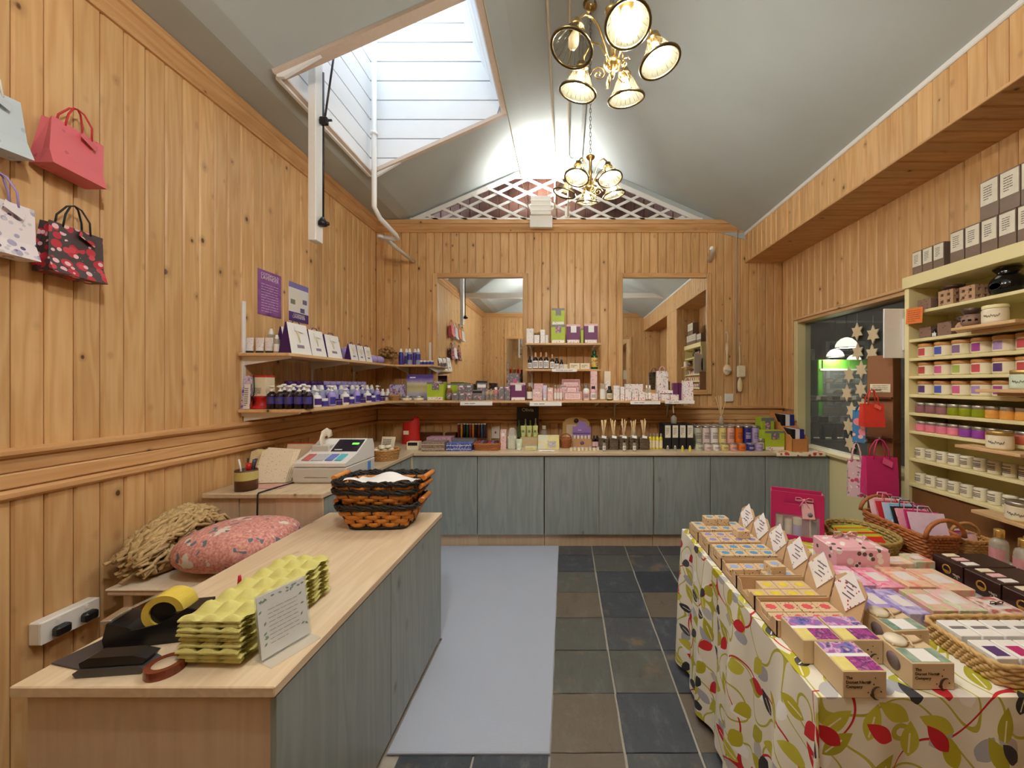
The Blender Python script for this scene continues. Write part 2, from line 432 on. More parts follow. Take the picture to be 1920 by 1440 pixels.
# alcove wall on the right: window opening y 2.45..3.95, z .88..2.13
WY0, WY1, WZ0, WZ1 = 2.49, 3.96, .88, 2.13
wrt = MB()
wrt.box(XR+.0125, YR-.1, 2.13+.02, XR+.14, YB+.1, 3.0)
wrt.box(XR+.0125, WY1+.03, -.05, XR+.14, YB+.1, 2.16)
wrt.box(XR+.0125, YR-.1, -.05, XR+.14, WY0-.03, 2.16)
wright = struct('wall_right', wrt, dark_back)
na = int(round((YB-1.58)/BW)); pa = (YB-1.58)/na
boards(wright, (XR+.0125, YB), (0,-1), na, pa, WZ1+.03, 2.86, -PI/2)
boards(wright, (XR+.0125, YB), (0,-1), 3, (YB-WY1)/3, RAIL1-.02, WZ1+.03, -PI/2)
boards(wright, (XR+.0125, 2.3), (0,-1), 8, .09, .0, WZ1+.03, -PI/2)
boards(wright, (XR+.0125, .96), (0,-1), 24, 2.21/24, .0, 2.86, -PI/2)
slab('wall_right_dado', XR, WY0-.1, -.05, XR+.13, YB+.05, WZ0-.02, cream_paint)
# pier between the alcoves
pier = slab('wall_pier', XS+.0125, .96, -.05, XR+.05, 1.58, 2.9, dark_back)
boards(pier, (XS+.0125, 1.58), (0,-1), 7, .62/7, 0, 2.86, -PI/2)
boards(pier, (XS, 1.58-.0005), (1,0), 4, (XR-XS)/4, 0, 2.86, PI)
boards(pier, (XS, .96+.0005), (1,0), 4, (XR-XS)/4, 0, 2.86, 0)
# soffit over the alcoves
so = struct('wall_soffit', MB().box(XS+.0125, YR-.05, 2.862, XR+.14, YB+.05, 3.2), dark_back)
ns = int(round((YB-YR)/.09)); ps = (YB-YR)/ns
boards(so, (XS+.0125, YB), (0,-1), ns, ps, 2.85, 3.17, -PI/2)
for i in range(na):      # boards of the underside run across
    y = YB-(i+.5)*pa
    obj('board', cm(('board', round(pa,4)), lambda b: board(b, pa-.003)), pine_x, so, (XS+.012, y, 2.862), (PI/2, 0, PI/2), (1,1,XR-XS+.0005))
struct('trim_soffit_corner', MB().box(XS-.006, YR, 2.842, XS+.012, YB, 2.858, .003), pine_y)
struct('trim_soffit_top', MB().box(XS-.014, YR, 3.15, XS+.014, YB, 3.195, .006), white_paint)
# ---- cornices, dado rails
def cornice_prof(): return [(0,0),(.018,0),(.024,.012),(.02,.02),(.03,.03),(.044,.05),(.05,.075),(.062,.082),(.062,.112),(.068,.12),(0,.12)]
def run_prism(name, prof, wall, m):
    b = MB()
    if wall == 'left': b.prism([(XL+u, CORN0+v) for u, v in prof], YR, YB, 'xz')
    if wall == 'back': b.prism([(YB-u, CORN0+v) for u, v in prof], XL, XS, 'yz')
    if wall == 'rear': b.prism([(YR+u, CORN0+v) for u, v in prof], XL, XS, 'yz')
    return struct(name, b, m)
run_prism('trim_cornice_left', cornice_prof(), 'left', pine_y)
run_prism('trim_cornice_back', cornice_prof(), 'back', pine_x)
run_prism('trim_cornice_rear', cornice_prof(), 'rear', pine_x)
RPARTS = [('rail_ledge', [(0,1.222),(.03,1.222),(.05,1.236),(.05,1.25),(.012,1.258),(0,1.258)]),
          ('rail_board', [(0,1.165),(.016,1.165),(.02,1.17),(.02,1.214),(.016,1.22),(0,1.22)]),
          ('rail_board', [(0,1.105),(.016,1.105),(.02,1.11),(.02,1.157),(.016,1.163),(0,1.163)]),
          ('rail_moulding', [(0,1.06),(.012,1.06),(.03,1.072),(.032,1.09),(.022,1.10),(0,1.103)])]
def dado(name, wall, a, b):
    root = None
    for i, (nm, prof) in enumerate(RPARTS):
        q = MB()
        if wall == 'left': q.prism([(XL+u, v) for u, v in prof], a, b, 'xz'); m = pine_y
        elif wall == 'back': q.prism([(YB-u, v) for u, v in prof], a, b, 'yz'); m = pine_x
        if root is None:
            root = struct(name, q, m)
        else: obj(nm, q, m, root)
dado('trim_dado_left', 'left', YR, YB)
dado('trim_dado_back', 'back', XL+.03, XR-.01)
# ---- ceiling with the skylight opening
SX0, SX1, SY0, SY1 = -1.696, -.5335, 2.265, 3.33
ce = MB()
for i, ((a, za), (b, zb)) in enumerate(zip(CEIL, CEIL[1:])):
    segs = [(YR-.05, YB+.06)]
    if a == SX0: segs = [(YR-.05, SY0), (SY1, YB+.06)]
    for y0, y1 in segs:
        ce.add([(a,y0,za),(b,y0,zb),(b,y1,zb),(a,y1,za)], [(0,1,2,3)], False)
ceiling = struct('ceiling', ce, plaster)
# back gable: plaster band round a recessed brown boarded panel behind the trellis
GT = [(-1.70,3.30),(-.56,3.80),(.375,3.80),(1.50,3.30)]
gb = MB()
outer = [(XL,3.26)]+[(x, z+.01) for x, z in CEIL if XL < x < XS]+[(XS,3.17),(XS,3.0)]
def ring_fill(b, y):
    left = [(XL,3.24),(XL,3.31),(-1.82,3.32),(-1.696,3.354),(-.5335,3.871),(-.38,3.935),(-.56,3.80),(-1.70,3.30),(-1.70,3.24)]
    mid = [(-.56,3.80),(-.38,3.935),(-.1,3.982),(.165,3.995),(.375,3.80)]
    right = [(.375,3.80),(.165,3.995),(XS,3.18),(XS,3.10),(1.50,3.24),(1.50,3.30)]
    for poly in (left, mid, right): b.prism(poly, y, y+.05, 'xz')
ring_fill(gb, YB-.012)
gb.box(-1.70, YB-.01, 3.2, 1.5, YB+.04, 3.304)
struct('wall_back_gable', gb, plaster)
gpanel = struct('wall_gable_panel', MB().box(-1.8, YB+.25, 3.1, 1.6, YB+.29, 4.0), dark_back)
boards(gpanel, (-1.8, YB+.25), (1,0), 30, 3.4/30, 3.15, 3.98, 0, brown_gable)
# ---- trellis
tr = thing('trellis', 'white painted wooden diamond trellis filling the gable above the back wall', 'trellis', (0, YB-.03, 3.30))
tri = [(GT[0][0]+.02,3.305),(GT[1][0],3.79),(GT[2][0],3.79),(GT[3][0]-.02,3.305)]
def slat(a, b, w, name, y=0.0):
    ax, az = a; bx, bz = b; L = math.hypot(bx-ax, bz-az); an = math.atan2(bz-az, bx-ax)
    obj(name, cm(('slat', round(L,3), w), lambda q: q.box(0,-.007,-w/2,L,.007,w/2,.002)), white_paint, tr, (ax, y, az-3.30), (0,-an,0))
def clip(x0, z0, dx, dz):
    ts = []
    n = len(tri)
    for i in range(n):
        (ax, az), (bx, bz) = tri[i], tri[(i+1) % n]
        den = dx*(bz-az)-dz*(bx-ax)
        if abs(den) < 1e-9: continue
        t = ((ax-x0)*(bz-az)-(az-z0)*(bx-ax))/den; u = ((ax-x0)*dz-(az-z0)*dx)/den
        if -1e-6 <= u <= 1+1e-6: ts.append(t)
    return (min(ts), max(ts)) if len(ts) >= 2 else None
dxs, dzs = math.cos(R(25)), math.sin(R(25))
for sgn in (1, -1):
    for i in range(-14, 16):
        x0 = -.1+i*.326
        c = clip(x0, 3.305, dxs*sgn, dzs)
        if c and c[1]-c[0] > .1:
            slat((x0+dxs*sgn*c[0], 3.305+dzs*c[0]), (x0+dxs*sgn*c[1], 3.305+dzs*c[1]), .028, 'slat', .008*sgn)
slat(tri[0], tri[1], .05, 'frame_rail', -.006); slat(tri[1], tri[2], .05, 'frame_rail', -.006)
slat(tri[2], tri[3], .05, 'frame_rail', -.006); slat((tri[0][0]-.03, 3.312), (tri[3][0]+.03, 3.312), .036, 'frame_rail', -.008)
# a post under the apex
slat((.02, 3.33), (.02, 3.45), .05, 'upright', -.02)
# ---- skylight: frame on the ceiling, boarded shaft, glazed top
ZT = 4.95
sl = (3.861-3.344)/(SX1-SX0)
def right_x(z): return SX1-.445*(z-3.861)
fr = MB()
def bar(b, p, q, w, t):   # bar along p->q lying in the slope plane
    b.tube([p, q], w/2, 4, flat=t/w, smooth=False)
skroot = thing('skylight', 'square rooflight with white boarded shaft cut into the sloping ceiling', 'skylight', (SX0, SY0, 3.344))
skroot['kind'] = 'structure'; del skroot['category']; skroot.name = 'window_1'
def sp(x, y, z): return (x-SX0, y-SY0, z-3.344)
trimm = mat('skylight_trim_wood', (206,188,172), .5, var=.06)
def trim_run(a, b, w=.07, t=.03):
    A = Vector(sp(*a)); B = Vector(sp(*b)); q = MB()
    d = (B-A); n = Vector((-math.sin(math.atan(sl)), 0, math.cos(math.atan(sl)))); d.normalize(); s = d.cross(n)
    vs = []
    for p in (A-d*.02, B+d*.02):
        for i, j in ((-1,-1),(1,-1),(1,1),(-1,1)): vs.append(p+s*i*w/2+n*(j*t/2-.008))
    q.add(vs, [(0,1,2,3),(7,6,5,4),(0,4,5,1),(1,5,6,2),(2,6,7,3),(3,7,4,0)])
    obj('opening_trim', q, trimm, skroot)
trim_run((SX0,SY0,3.344), (SX1,SY0,3.861)); trim_run((SX0,SY1,3.344), (SX1,SY1,3.861), .035)
trim_run((SX0,SY0,3.344), (SX0,SY1,3.344), .03); trim_run((SX1,SY0,3.861), (SX1,SY1,3.861), .045)
bh = .168
def shaft_board(poly, plane, a, b):
    q = MB(); q.prism(poly, a, b, plane); obj('shaft_board', q.xf(Matrix.Translation(-Vector((SX0,SY0,3.344)))), white_board_paint, skroot)
z = 3.30
i = 0
while z < ZT:
    z0, z1 = z+.005, min(z+bh-.005, ZT)
    # far and near walls (cut to the slope below and to the raking right wall)
    for y0, y1 in ((SY1, SY1+.02), (SY0-.02, SY0)):
        xa = SX0; xr0 = SX1+.03 if z0 < 3.861 else right_x(z0)+.02; xr1 = SX1+.03 if z1 < 3.861 else right_x(z1)+.02
        # lower limit by the slope: x at height z on slope
        xs0 = SX0+(z0-3.344)/sl if z0 < 3.861 else 99; xs1 = SX0+(z1-3.344)/sl if z1 < 3.861 else 99
        poly = [(xa,z0),(min(xr0,max(xs0,xa)+.04),z0),(min(xr1,max(xs1,xa)+.04),z1),(xa,z1)]
        shaft_board(poly, 'xz', y0, y1)
    shaft_board([(SX0-.02,z0),(SX0,z0),(SX0,z1),(SX0-.02,z1)], 'xz', SY0, SY1)
    z += bh; i += 1
for j in range(9):      # raking right wall in boards along y
    z0 = 3.861+j*.122+.004; z1 = z0+.114
    shaft_board([(right_x(z0),z0),(right_x(z0)+.02,z0+.009),(right_x(z1)+.02,z1+.009),(right_x(z1),z1)], 'xz', SY0, SY1)
bk = MB(); bk.box(SX0-.06,SY0-.06,3.36,SX0-.022,SY1+.06,ZT+.02); 
for ya_ in (SY1+.022, SY0-.06): bk.prism([(SX0-.06,3.33),(SX1+.02,3.885),(SX1+.03,3.95),(right_x(ZT)+.05,ZT+.02),(SX0-.06,ZT+.02)], ya_, ya_+.038, 'xz')
bk.prism([(right_x(3.9)+.025,3.9),(right_x(3.9)+.06,3.9),(right_x(ZT)+.06,ZT+.02),(right_x(ZT)+.025,ZT+.02)], SY0-.06, SY1+.06, 'xz')
obj('shaft_lining', bk.xf(Matrix.Translation(-Vector((SX0,SY0,3.344)))), white_board_paint, skroot)
gl = glassy('rooflight_glass', (235,245,250), .06, .05)
xm = (SX0+right_x(ZT))/2
for a, b in ((SX0, xm), (xm, right_x(ZT))):
    obj('pane', MB().box(a+.01, SY0, 4.94, b-.01, SY1, 4.946).xf(Matrix.Translation(-Vector((SX0,SY0,3.344)))), gl, skroot)
obj('glazing_bar', MB().box(xm-.02, SY0, 4.92, xm+.02, SY1, 4.96).xf(Matrix.Translation(-Vector((SX0,SY0,3.344)))), white_paint, skroot)
# outer roof so that daylight enters through the rooflight only
slab('ceiling_roof_skin', XL-.2, YR-.2, 4.2, SX0-.02, YB+.4, 4.25, plaster)
slab('ceiling_roof_skin', SX1+.1, YR-.2, 4.2, XR+.2, YB+.4, 4.25, plaster)
slab('ceiling_roof_skin', SX0-.1, YR-.2, 4.2, SX1+.12, SY0-.02, 4.25, plaster)
slab('ceiling_roof_skin', SX0-.1, SY1+.02, 4.2, SX1+.12, YB+.4, 4.25, plaster)
slab('wall_outer_back', XL-.2, YB+.35, -.1, XR+.2, YB+.4, 4.25, plaster)
# ceiling cracks and tie beam (behind the camera, seen in the mirrors)
struct('trim_tie_beam', MB().box(XL+.05, .86, 3.20, XS, .94, 3.30, .006), white_paint)
# portal helps the daylight through the shaft
la = bpy.data.lights.new('rooflight_portal', 'AREA'); la.shape = 'RECTANGLE'; la.size = right_x(ZT)-SX0; la.size_y = SY1-SY0; la.cycles.is_portal = True
lo = bpy.data.objects.new('rooflight_portal_offscreen', la); COL.objects.link(lo); lo.location = ((SX0+right_x(ZT))/2, (SY0+SY1)/2, 4.93)
# ---- window in the right wall, with the cafe behind it
wn = struct('window_2', MB().box(XR-.012, WY1, WZ0-.02, XR+.13, WY1+.06, WZ1+.04, .004), cream_paint)
obj('window_head', MB().box(XR-.012, WY0, WZ1, XR+.13, WY1, WZ1+.05, .004), shelf_y, wn)
obj('head_moulding', MB().box(XR-.03, WY0-.02, WZ1+.03, XR+.0, WY1+.05, WZ1+.055, .004), shelf_y, wn)
obj('window_sill', MB().box(XR-.05, WY0, WZ0-.03, XR+.14, WY1, WZ0, .005), cream_paint, wn)
obj('window_jamb', MB().box(XR-.012, WY0-.05, WZ0-.02, XR+.13, WY0, WZ1+.04, .004), cream_paint, wn)
obj('pane', MB().box(XR+.07, WY0, WZ0, XR+.076, WY1, WZ1), glassy('window_glass', (210,220,220), .10, .03), wn)
# ================================================================== fixtures
# ---- chandeliers
shade_glass = glassy('ribbed_shade_glass', (110,106,86), .12, .12)
k = NT('lit_bulb'); k.b.inputs['Base Color'].default_value = (1,.9,.7,1); k.b.inputs['Emission Color'].default_value = (1.0,.955,.88,1); k.b.inputs['Emission Strength'].default_value = BULB*5
lit_bulb = k.m
off_bulb = glassy('unlit_bulb', (236,224,190), .6, .2)
def chandelier(label, loc, rot0, off, detail=True):
    t = thing('chandelier', label, 'chandelier', loc, 0, 'chandeliers hung along the ridge')
    rad = .156
    obj('column', cm('chand_col', lambda b: b.lathe([(0,-.045),(.006,-.04),(.012,-.025),(.006,-.015),(.028,0),(.034,.012),(.02,.03),(.012,.045),(.01,.10),(.016,.115),(.01,.13),(.01,.19),(.026,.205),(.03,.215),(.012,.225),(.0,.23)], 16)), brass, t)
    top = ceil_z(loc[0])-loc[2]
    n = int((top-.225)/.026)
    def chain(b):
        for i in range(n):
            z = .23+i*(top-.225)/n; L = (top-.225)/n*.68
            pts = []
            for q in range(8):
                a = 2*PI*q/8; u = .006*math.cos(a); w = L*math.sin(a)
                pts.append((u,0,z+w) if i % 2 else (0,u,z+w))
            b.tube(pts, .0016, 4, True)
    stuff(obj('chain', cm(('chain', n, round(top,3)), chain), brass_dark, t))
    obj('ceiling_rose', cm('rose', lambda b: b.lathe([(.0,-.04),(.02,-.036),(.04,-.02),(.05,0)], 16)), brass, t, (0,0,top-.005))
    for i in range(5):
        a = rot0+i*R(72); c, s = math.cos(a), math.sin(a)
        ap = [(.018,0,.02),(.035,0,.075),(.06,0,.125),(.09,0,.15),(.12,0,.148),(.142,0,.125),(.15,0,.098)]
        obj('arm', cm('chand_arm', lambda b: b.tube(ap, .0045, 6)), brass, t, (0,0,0), (0,0,a))
        obj('scroll', cm('chand_scroll', lambda b: b.tube([(.02+.03*(1-q/16)*math.cos(q*.75)+.03, 0, -.02+.03*(1-q/16)*math.sin(q*.75)) for q in range(15)]+[], .0028, 5)), brass, t, (0,0,0), (0,0,a+R(36)))
        h = obj('lamp_holder', cm('chand_holder', lambda b: b.lathe([(.008,.03),(.018,.028),(.02,.012),(.028,.008),(.028,.0),(.016,-.004),(.016,-.012)], 16)), brass, t, (rad*c, rad*s, .078), (0,0,a))
        tilt = R(-14)
        sh = obj('shade', cm('chand_shade', lambda b: b.lathe([(.017,0),(.03,-.006),(.04,-.025),(.052,-.05),(.068,-.072),(.073,-.08)], 28, cap=False)), shade_glass, t, (rad*c, rad*s, .078), (0, tilt, a))
        obj('shade_rim', cm('chand_rim', lambda b: b.tube([(.074*math.cos(2*PI*q/28), .074*math.sin(2*PI*q/28), -.082) for q in range(28)], .0058, 6, True)), brass_dark, sh)
        obj('shade_rib', cm('chand_ribs', lambda b: [b.tube([(rr*math.cos(2*PI*q/20), rr*math.sin(2*PI*q/20), zz) for rr, zz in ((.031,-.008),(.041,-.026),(.053,-.051),(.069,-.073))], .0011, 3) for q in range(20)]), shade_glass, sh)
        obj('bulb', cm('chand_bulb', lambda b: b.lathe([(.0,-.082),(.015,-.074),(.021,-.052),(.016,-.03),(.011,-.012)], 8, cap=False)), off_bulb if i == off else lit_bulb, sh)
    return t
chandelier('brass five-lamp chandelier with ribbed glass shades, hung furthest from the trellis', (.178, 1.45, 2.70), R(-80), 4)
chandelier('brass five-lamp chandelier with ribbed glass shades, hung nearest the white trellis', (.164, 2.5, 2.77), R(-122), 4)
# ---- floodlight on the trellis base
ul = thing('floodlight', 'white ribbed floodlight box standing at the foot of the trellis', 'light', (-.26, 4.10, 3.30))
obj('housing', cm('flood', lambda b: b.prism([(-.05,.0),(.05,.0),(.065,.16),(.05,.20),(-.06,.19)], -.105, .105, 'yz')), white_plastic, ul)
for i in range(3): obj('rib', cm('floodrib', lambda b: b.box(-.112,-.004,-.006,.112,.012,.006,.002)), white_plastic, ul, (0,-.054-.003*i,.04+.05*i))
obj('bracket', cm('floodbr', lambda b: b.box(-.12,-.01,-.12,.12,.04,.004,.004)), white_plastic, ul, (0,.0,0))
ud = bpy.data.lights.new('floodlight_beam', 'AREA'); ud.shape = 'RECTANGLE'; ud.size = .16; ud.size_y = .07; ud.energy = UPLIGHT; ud.color = (1,.96,.90); ud.spread = R(180)
uo = bpy.data.objects.new('floodlight_beam', ud); COL.objects.link(uo); uo.parent = ul; uo.location = (0,-.02,.215); uo.rotation_euler = (R(180-18),0,0)
# lamps behind the camera: the left mirror shows their glow on the ceiling (one at the rear gable, one past the tie beam)
rd = bpy.data.lights.new('rear_floodlight_offscreen', 'AREA'); rd.shape = 'RECTANGLE'; rd.size = .16; rd.size_y = .07; rd.energy = UPLIGHT; rd.color = (1,.96,.90); rd.spread = R(180)
ro = bpy.data.objects.new('rear_floodlight_offscreen', rd); COL.objects.link(ro); ro.location = (-.26, YR+.16, 3.51); ro.rotation_euler = (R(180+18),0,0)
rl_ = bpy.data.lights.new('rear_lamp_offscreen', 'POINT'); rl_.energy = REAR_LAMP; rl_.color = (1,.955,.88); rl_.shadow_soft_size = .06
rlo = bpy.data.objects.new('rear_lamp_offscreen', rl_); COL.objects.link(rlo); rlo.location = (-.45, .5, 3.1)
# ---- conduits and cable on the ceiling
def conduit(label, x, y0, y1, drop, r=.009, clipn=3):
    t = thing('conduit', label, 'conduit', (x, y1, drop), 0)
    path = [(0, y0-y1, ceil_z(x)-.02-drop), (0, -.06, ceil_z(x)-.02-drop), (0, -.02, ceil_z(x)-.05-drop), (0, -.015, 0)]
    b = MB(); b.tube(path, r, 8); obj('pipe', b, mat('cream_conduit', (214,202,176), .4, var=.05), t)
    for i in range(clipn):
        y = y0-y1+.5+i*.9
        obj('saddle_clip', cm('saddle', lambda b: b.box(-.022,-.01,-.014,.022,.01,.016,.003)), white_paint, t, (0, y, ceil_z(x)-.02-drop))
conduit('cream conduit pipe running along the ceiling and down over the trellis beside the floodlight', -.115, 0.0, YB-.05, 3.335)
conduit('cream conduit pipe running along the ceiling ridge beside the chandelier chains', .03, 0.0, YB-.05, 3.335)
rs = struct('trim_ridge_strip', MB().box(.15, YR, 3.955, .185, YB, 3.985, .004), mat('ridge_grey', (168,174,170), .6))
cb = MB(); A = Vector((-.545, 1.0, 3.835)); 
pts = [(-.50,1.0,3.845),(-.50,2.2,3.845),(-.50,3.30,3.84)]+[(-.50+.12*t, 3.30+.76*t, 3.84-.52*t-.03*math.sin(PI*t)) for t in (.2,.4,.6,.8,1.0)]
cb.tube(pts, .0045, 6)
tag(obj('cable', cb, mat('beige_cable', (206,192,166), .5)), 'thin beige cable slung from the skylight edge down to the floodlight', 'cable')
# ---- heating pipe in the corner of the skylight
pt = thing('pipe', 'white painted pipe dropping out of the skylight and bending to the back wall', 'pipe', (-1.60, 3.18, 2.97))
pr = [(-1.62,3.24,4.4),(-1.62,3.24,3.0),(-1.60,3.30,2.93),(-1.575,3.55,2.885),(-1.58,3.60,2.87),(-1.62,3.62,2.87),(-1.735,3.60,2.885)]
b = MB(); b.tube([Vector(p)-Vector((-1.60,3.18,2.97)) for p in pr], .021, 10); obj('riser', b, white_paint, pt)
b = MB(); b.tube([Vector(p)-Vector((-1.60,3.18,2.97)) for p in [(-1.715,3.60,2.885),(-1.70,3.85,2.87),(-1.68,YB-.012,2.855)]], .019, 10); obj('branch', b, white_paint, pt)
for p in [(-1.62,3.24,3.62),(-1.735,3.60,2.885)]:
    obj('collar', cm('pipecollar', lambda b: b.lathe([(.022,-.014),(.032,-.012),(.032,.012),(.022,.014)], 12)), white_paint, pt, Vector(p)-Vector((-1.60,3.18,2.97)))
pt2 = MB(); pt2.tube([(1.60,YB-.012,2.86),(1.585,YB-.14,2.945),(1.56,YB-.16,2.955)], [.022,.022,.022], 10)
tag(obj('pipe_stub', pt2, white_paint), 'short white pipe stub sticking out of the back wall above the right mirror', 'pipe')
cw = MB(); cw.tube([(1.895,YB-.04,3.2),(1.893,YB-.022,3.1),(1.893,YB-.02,1.40)], .006, 6)
tag(obj('wall_cable', cw, mat('grey_cable', (178,170,158), .5)), 'thin grey cable running down the back wall to the white socket', 'cable')
# ---- hanging post with window opener rod
po = thing('opener_post', 'white batten post hanging from the skylight with a dark crank rod', 'post', (-1.615, 2.47, 2.42))
obj('batten', MB().box(-.028,-.03,0,.022,.045,1.75,.003), white_paint, po)
b = MB(); b.tube([(.045,.01,.16),(.045,.012,1.10)], .0065, 6); obj('crank_rod', b, steel_dark, po)
b = MB(); b.tube([(.055,.01,.80),(.12,.03,1.35)], .0065, 6); obj('arm_rod', b, steel_dark, po)
obj('joint', cm('pjoint', lambda b: b.cb(.05,.03,.05,.006).tube([(-.04,0,.03),(.05,0,.03)],.008,6)), steel_dark, po, (.05,.01,.76))
obj('crank_gear', cm('pgear', lambda b: b.lathe([(.012,0),(.026,.006),(.026,.03),(.014,.05),(.008,.06)],10).box(-.035,-.012,.008,.04,.012,.03,.004)), steel_dark, po, (.045,.005,.10))
# ---- mirrors
def mirror(label, x0, x1, z0, z1, y, face):
    t = thing('wall_mirror', label, 'mirror', ((x0+x1)/2, y, z0), 0 if face < 0 else PI)
    w, h, f = x1-x0, z1-z0, .055
    obj('glass', MB().box(-w/2+f*.5, -.012, f*.5, w/2-f*.5, -.006, h-f*.5), mirror_m, t)
    for a, bq, m in (((-w/2,-.03,0),(-w/2+f,0,h),pine_v), ((w/2-f,-.03,0),(w/2,0,h),pine_v), ((-w/2+f,-.03,h-f),(w/2-f,0,h),pine_x), ((-w/2+f,-.03,0),(w/2-f,0,f),pine_x)):
        obj('frame_rail', MB().box(*a, *bq, .006), m, t)
YW = YB-.0005
mirror('tall pine-framed mirror on the back wall beside the purple spray bottles', -1.47, -.415, 1.381, 2.727, YW, -1)
mirror('tall pine-framed mirror on the back wall beside the hanging wooden brushes', .581, 1.618, 1.381, 2.727, YW, -1)
mirror('pine-framed mirror on the rear wall nearest the bag-hung wall', -1.55, -.5, 1.2, 2.70, YR+.0005, 1)
mirror('pine-framed mirror on the rear wall nearest the alcoves', .6, 1.68, 1.2, 2.70, YR+.0005, 1)
# ---- wall shelves with slotted uprights and brackets
up_m = white_paint
def upright(parent, loc, rz, h):
    def f(b):
        b.box(-.0125,-.012,0,.0125,0,h,.002)
        for i in range(int(h/.05)): b.box(-.004,-.0128,.02+i*.05,.004,-.0118,.045+i*.05)
    return obj('slotted_upright', cm(('upright', round(h,3)), f), up_m, parent, loc, (0,0,rz))
def bracket(parent, loc, rz, L):
    return obj('bracket', cm(('bracket', round(L,3)), lambda b: b.prism([(0,0),(-L,0),(-L,-.012),(-.02,-.055),(0,-.06)], -.007, .007, 'yz')), up_m, parent, loc, (0,0,rz))
SH_T, SH_B = 1.70, 1.336
# left wall: two L-shaped runs (left leg separate from back leg)
def wall_shelf(name, label, x0,y0,x1,y1,z, m, brs, rz, ups=()):
    t = thing(name, label, 'shelf', ((x0+x1)/2, (y0+y1)/2, z-.02))
    cx, cy = (x0+x1)/2, (y0+y1)/2
    obj('shelf_board', MB().box(x0-cx, y0-cy, 0, x1-cx, y1-cy, .02, .0025), m, t)
    for (bx, by, L) in brs: bracket(t, (bx-cx, by-cy, 0), rz, L)
    for (ux, uy, uz, h) in ups: upright(t, (ux-cx, uy-cy, uz-z+.02), rz, h)
    return t
XWL = XL+.0008
wall_shelf('wall_shelf', 'upper pine shelf on the left wall holding white and purple gift bags', XWL+.013, 2.442, -1.764, 3.945, SH_T, shelf_y,
    [(XWL+.012,2.494,.30),(XWL+.012,3.163,.30),(XWL+.012,3.79,.30)], PI/2, [(XWL,2.494,1.29,.75),(XWL,3.163,1.29,.55),(XWL,3.79,1.29,.48)])
wall_shelf('wall_shelf', 'lower pine shelf on the left wall crowded with purple pump bottles', XWL+.013, 2.442, -1.682, 3.725, SH_B, shelf_y,
    [(XWL+.012,2.494,.36),(XWL+.012,3.163,.36)], PI/2)
wall_shelf('wall_shelf', 'short pine shelf in the corner holding purple spray bottles', XWL+.013, 3.948, -1.385, YW-.013, SH_T, shelf_x,
    [(-1.75,YW-.012,.26),(-1.42,YW-.012,.26)], 0, [(-1.75,YW,1.35,.40),(-1.50,YW,1.34,.62)])
wall_shelf('wall_shelf', 'long pine shelf under the mirrors holding pink and grey gift boxes', XWL+.013, 3.73, 1.264, YW-.031, SH_B, shelf_x,
    [(-1.75,YW-.03,.40),(-1.5,YW-.03,.40),(-.39,YW-.03,.40),(.33,YW-.03,.40),(.54,YW-.03,.40),(1.1,YW-.03,.40)], 0)
wall_shelf('wall_shelf', 'upper pine shelf between the mirrors holding green and plum gift boxes', -.413, 3.95, .369, YW-.013, 1.924, shelf_x,
    [(-.37,YW-.012,.26),(.30,YW-.012,.26)], 0, [(-.37,YW,1.30,.70),(.30,YW,1.30,.64)])
wall_shelf('wall_shelf', 'lower pine shelf between the mirrors holding dark bottles', -.413, 3.95, .369, YW-.013, 1.654, shelf_x,
    [(-.37,YW-.012,.26),(.30,YW-.012,.26)], 0)
# long wall brackets under the lower shelf
for x, lb in ((.54,'slim white wall bracket below the long shelf near the diffusers'), (1.12,'slim white wall bracket below the long shelf near the black boxes')):
    tag(obj('shelf_strut', MB().tube([(x,YW-.03,1.13),(x,YW-.06,1.30)],[.006,.014],6), up_m), lb, 'bracket')
# shelf-edge strips
strip_m = mat('paper_white', (244,242,238), .6, var=.02)
def lines(b, w, h, rows, y=-.0006, seed=1, x0=None, fill=.8, th=.35):
    r = random.Random(seed); x0 = -w/2 if x0 is None else x0; p = h/rows
    for i in range(rows):
        x = x0+w*.04; z = h-(i+.5)*p
        end = x0+w*(fill if i < rows-1 else fill*.6)
        while x < end-.002:
            L = r.uniform(.12,.3)*w; e = min(x+L, end)
            b.box(x, y-.0003, z-p*th/2, e, y, z+p*th/2); x = e+w*.035
ink = mat('printing_ink', (92,84,84), .7)
def strip(label, px0, px1, py0, py1, Y, txt=None, tilt=0.0):
    x0, _, z1 = P(px0, py0, Y); x1, _, z0 = P(px1, py1, Y)
    w, h = x1-x0, z1-z0
    t = thing('shelf_strip', label, 'label', ((x0+x1)/2, Y, z0), 0)
    obj('card', MB().box(-w/2,-.002,0,w/2,-.0003,h), strip_m, t)
    if txt:
        me = text_mesh(txt, h*.62); obj('lettering', me, ink, t, (0,-.0024,h*.27), (PI/2,0,0))
    else: obj('lettering', cm(('striplines', round(w,3)), lambda b: lines(b, w*.8, h, 1, -.0022, 3, th=.16)), ink, t)
YS1 = 3.729
strip('white paper strip stuck under the grey flowered boxes', 863, 923, 753, 760, YS1)
strip('white paper strip stuck under the small pink boxes', 993, 1053, 753, 761, YS1)
strip('cream paper strip stuck under the white flowered boxes', 1182, 1238, 752, 758, YS1)
strip('cream paper strip stuck at the free end of the long shelf', 1247, 1302, 751, 757, YS1)
strip('white shelf strip lettered MOTHER AND BABY below the dark bottles', 1035, 1082, 691.5, 697, 3.949, 'MOTHER AND BABY')
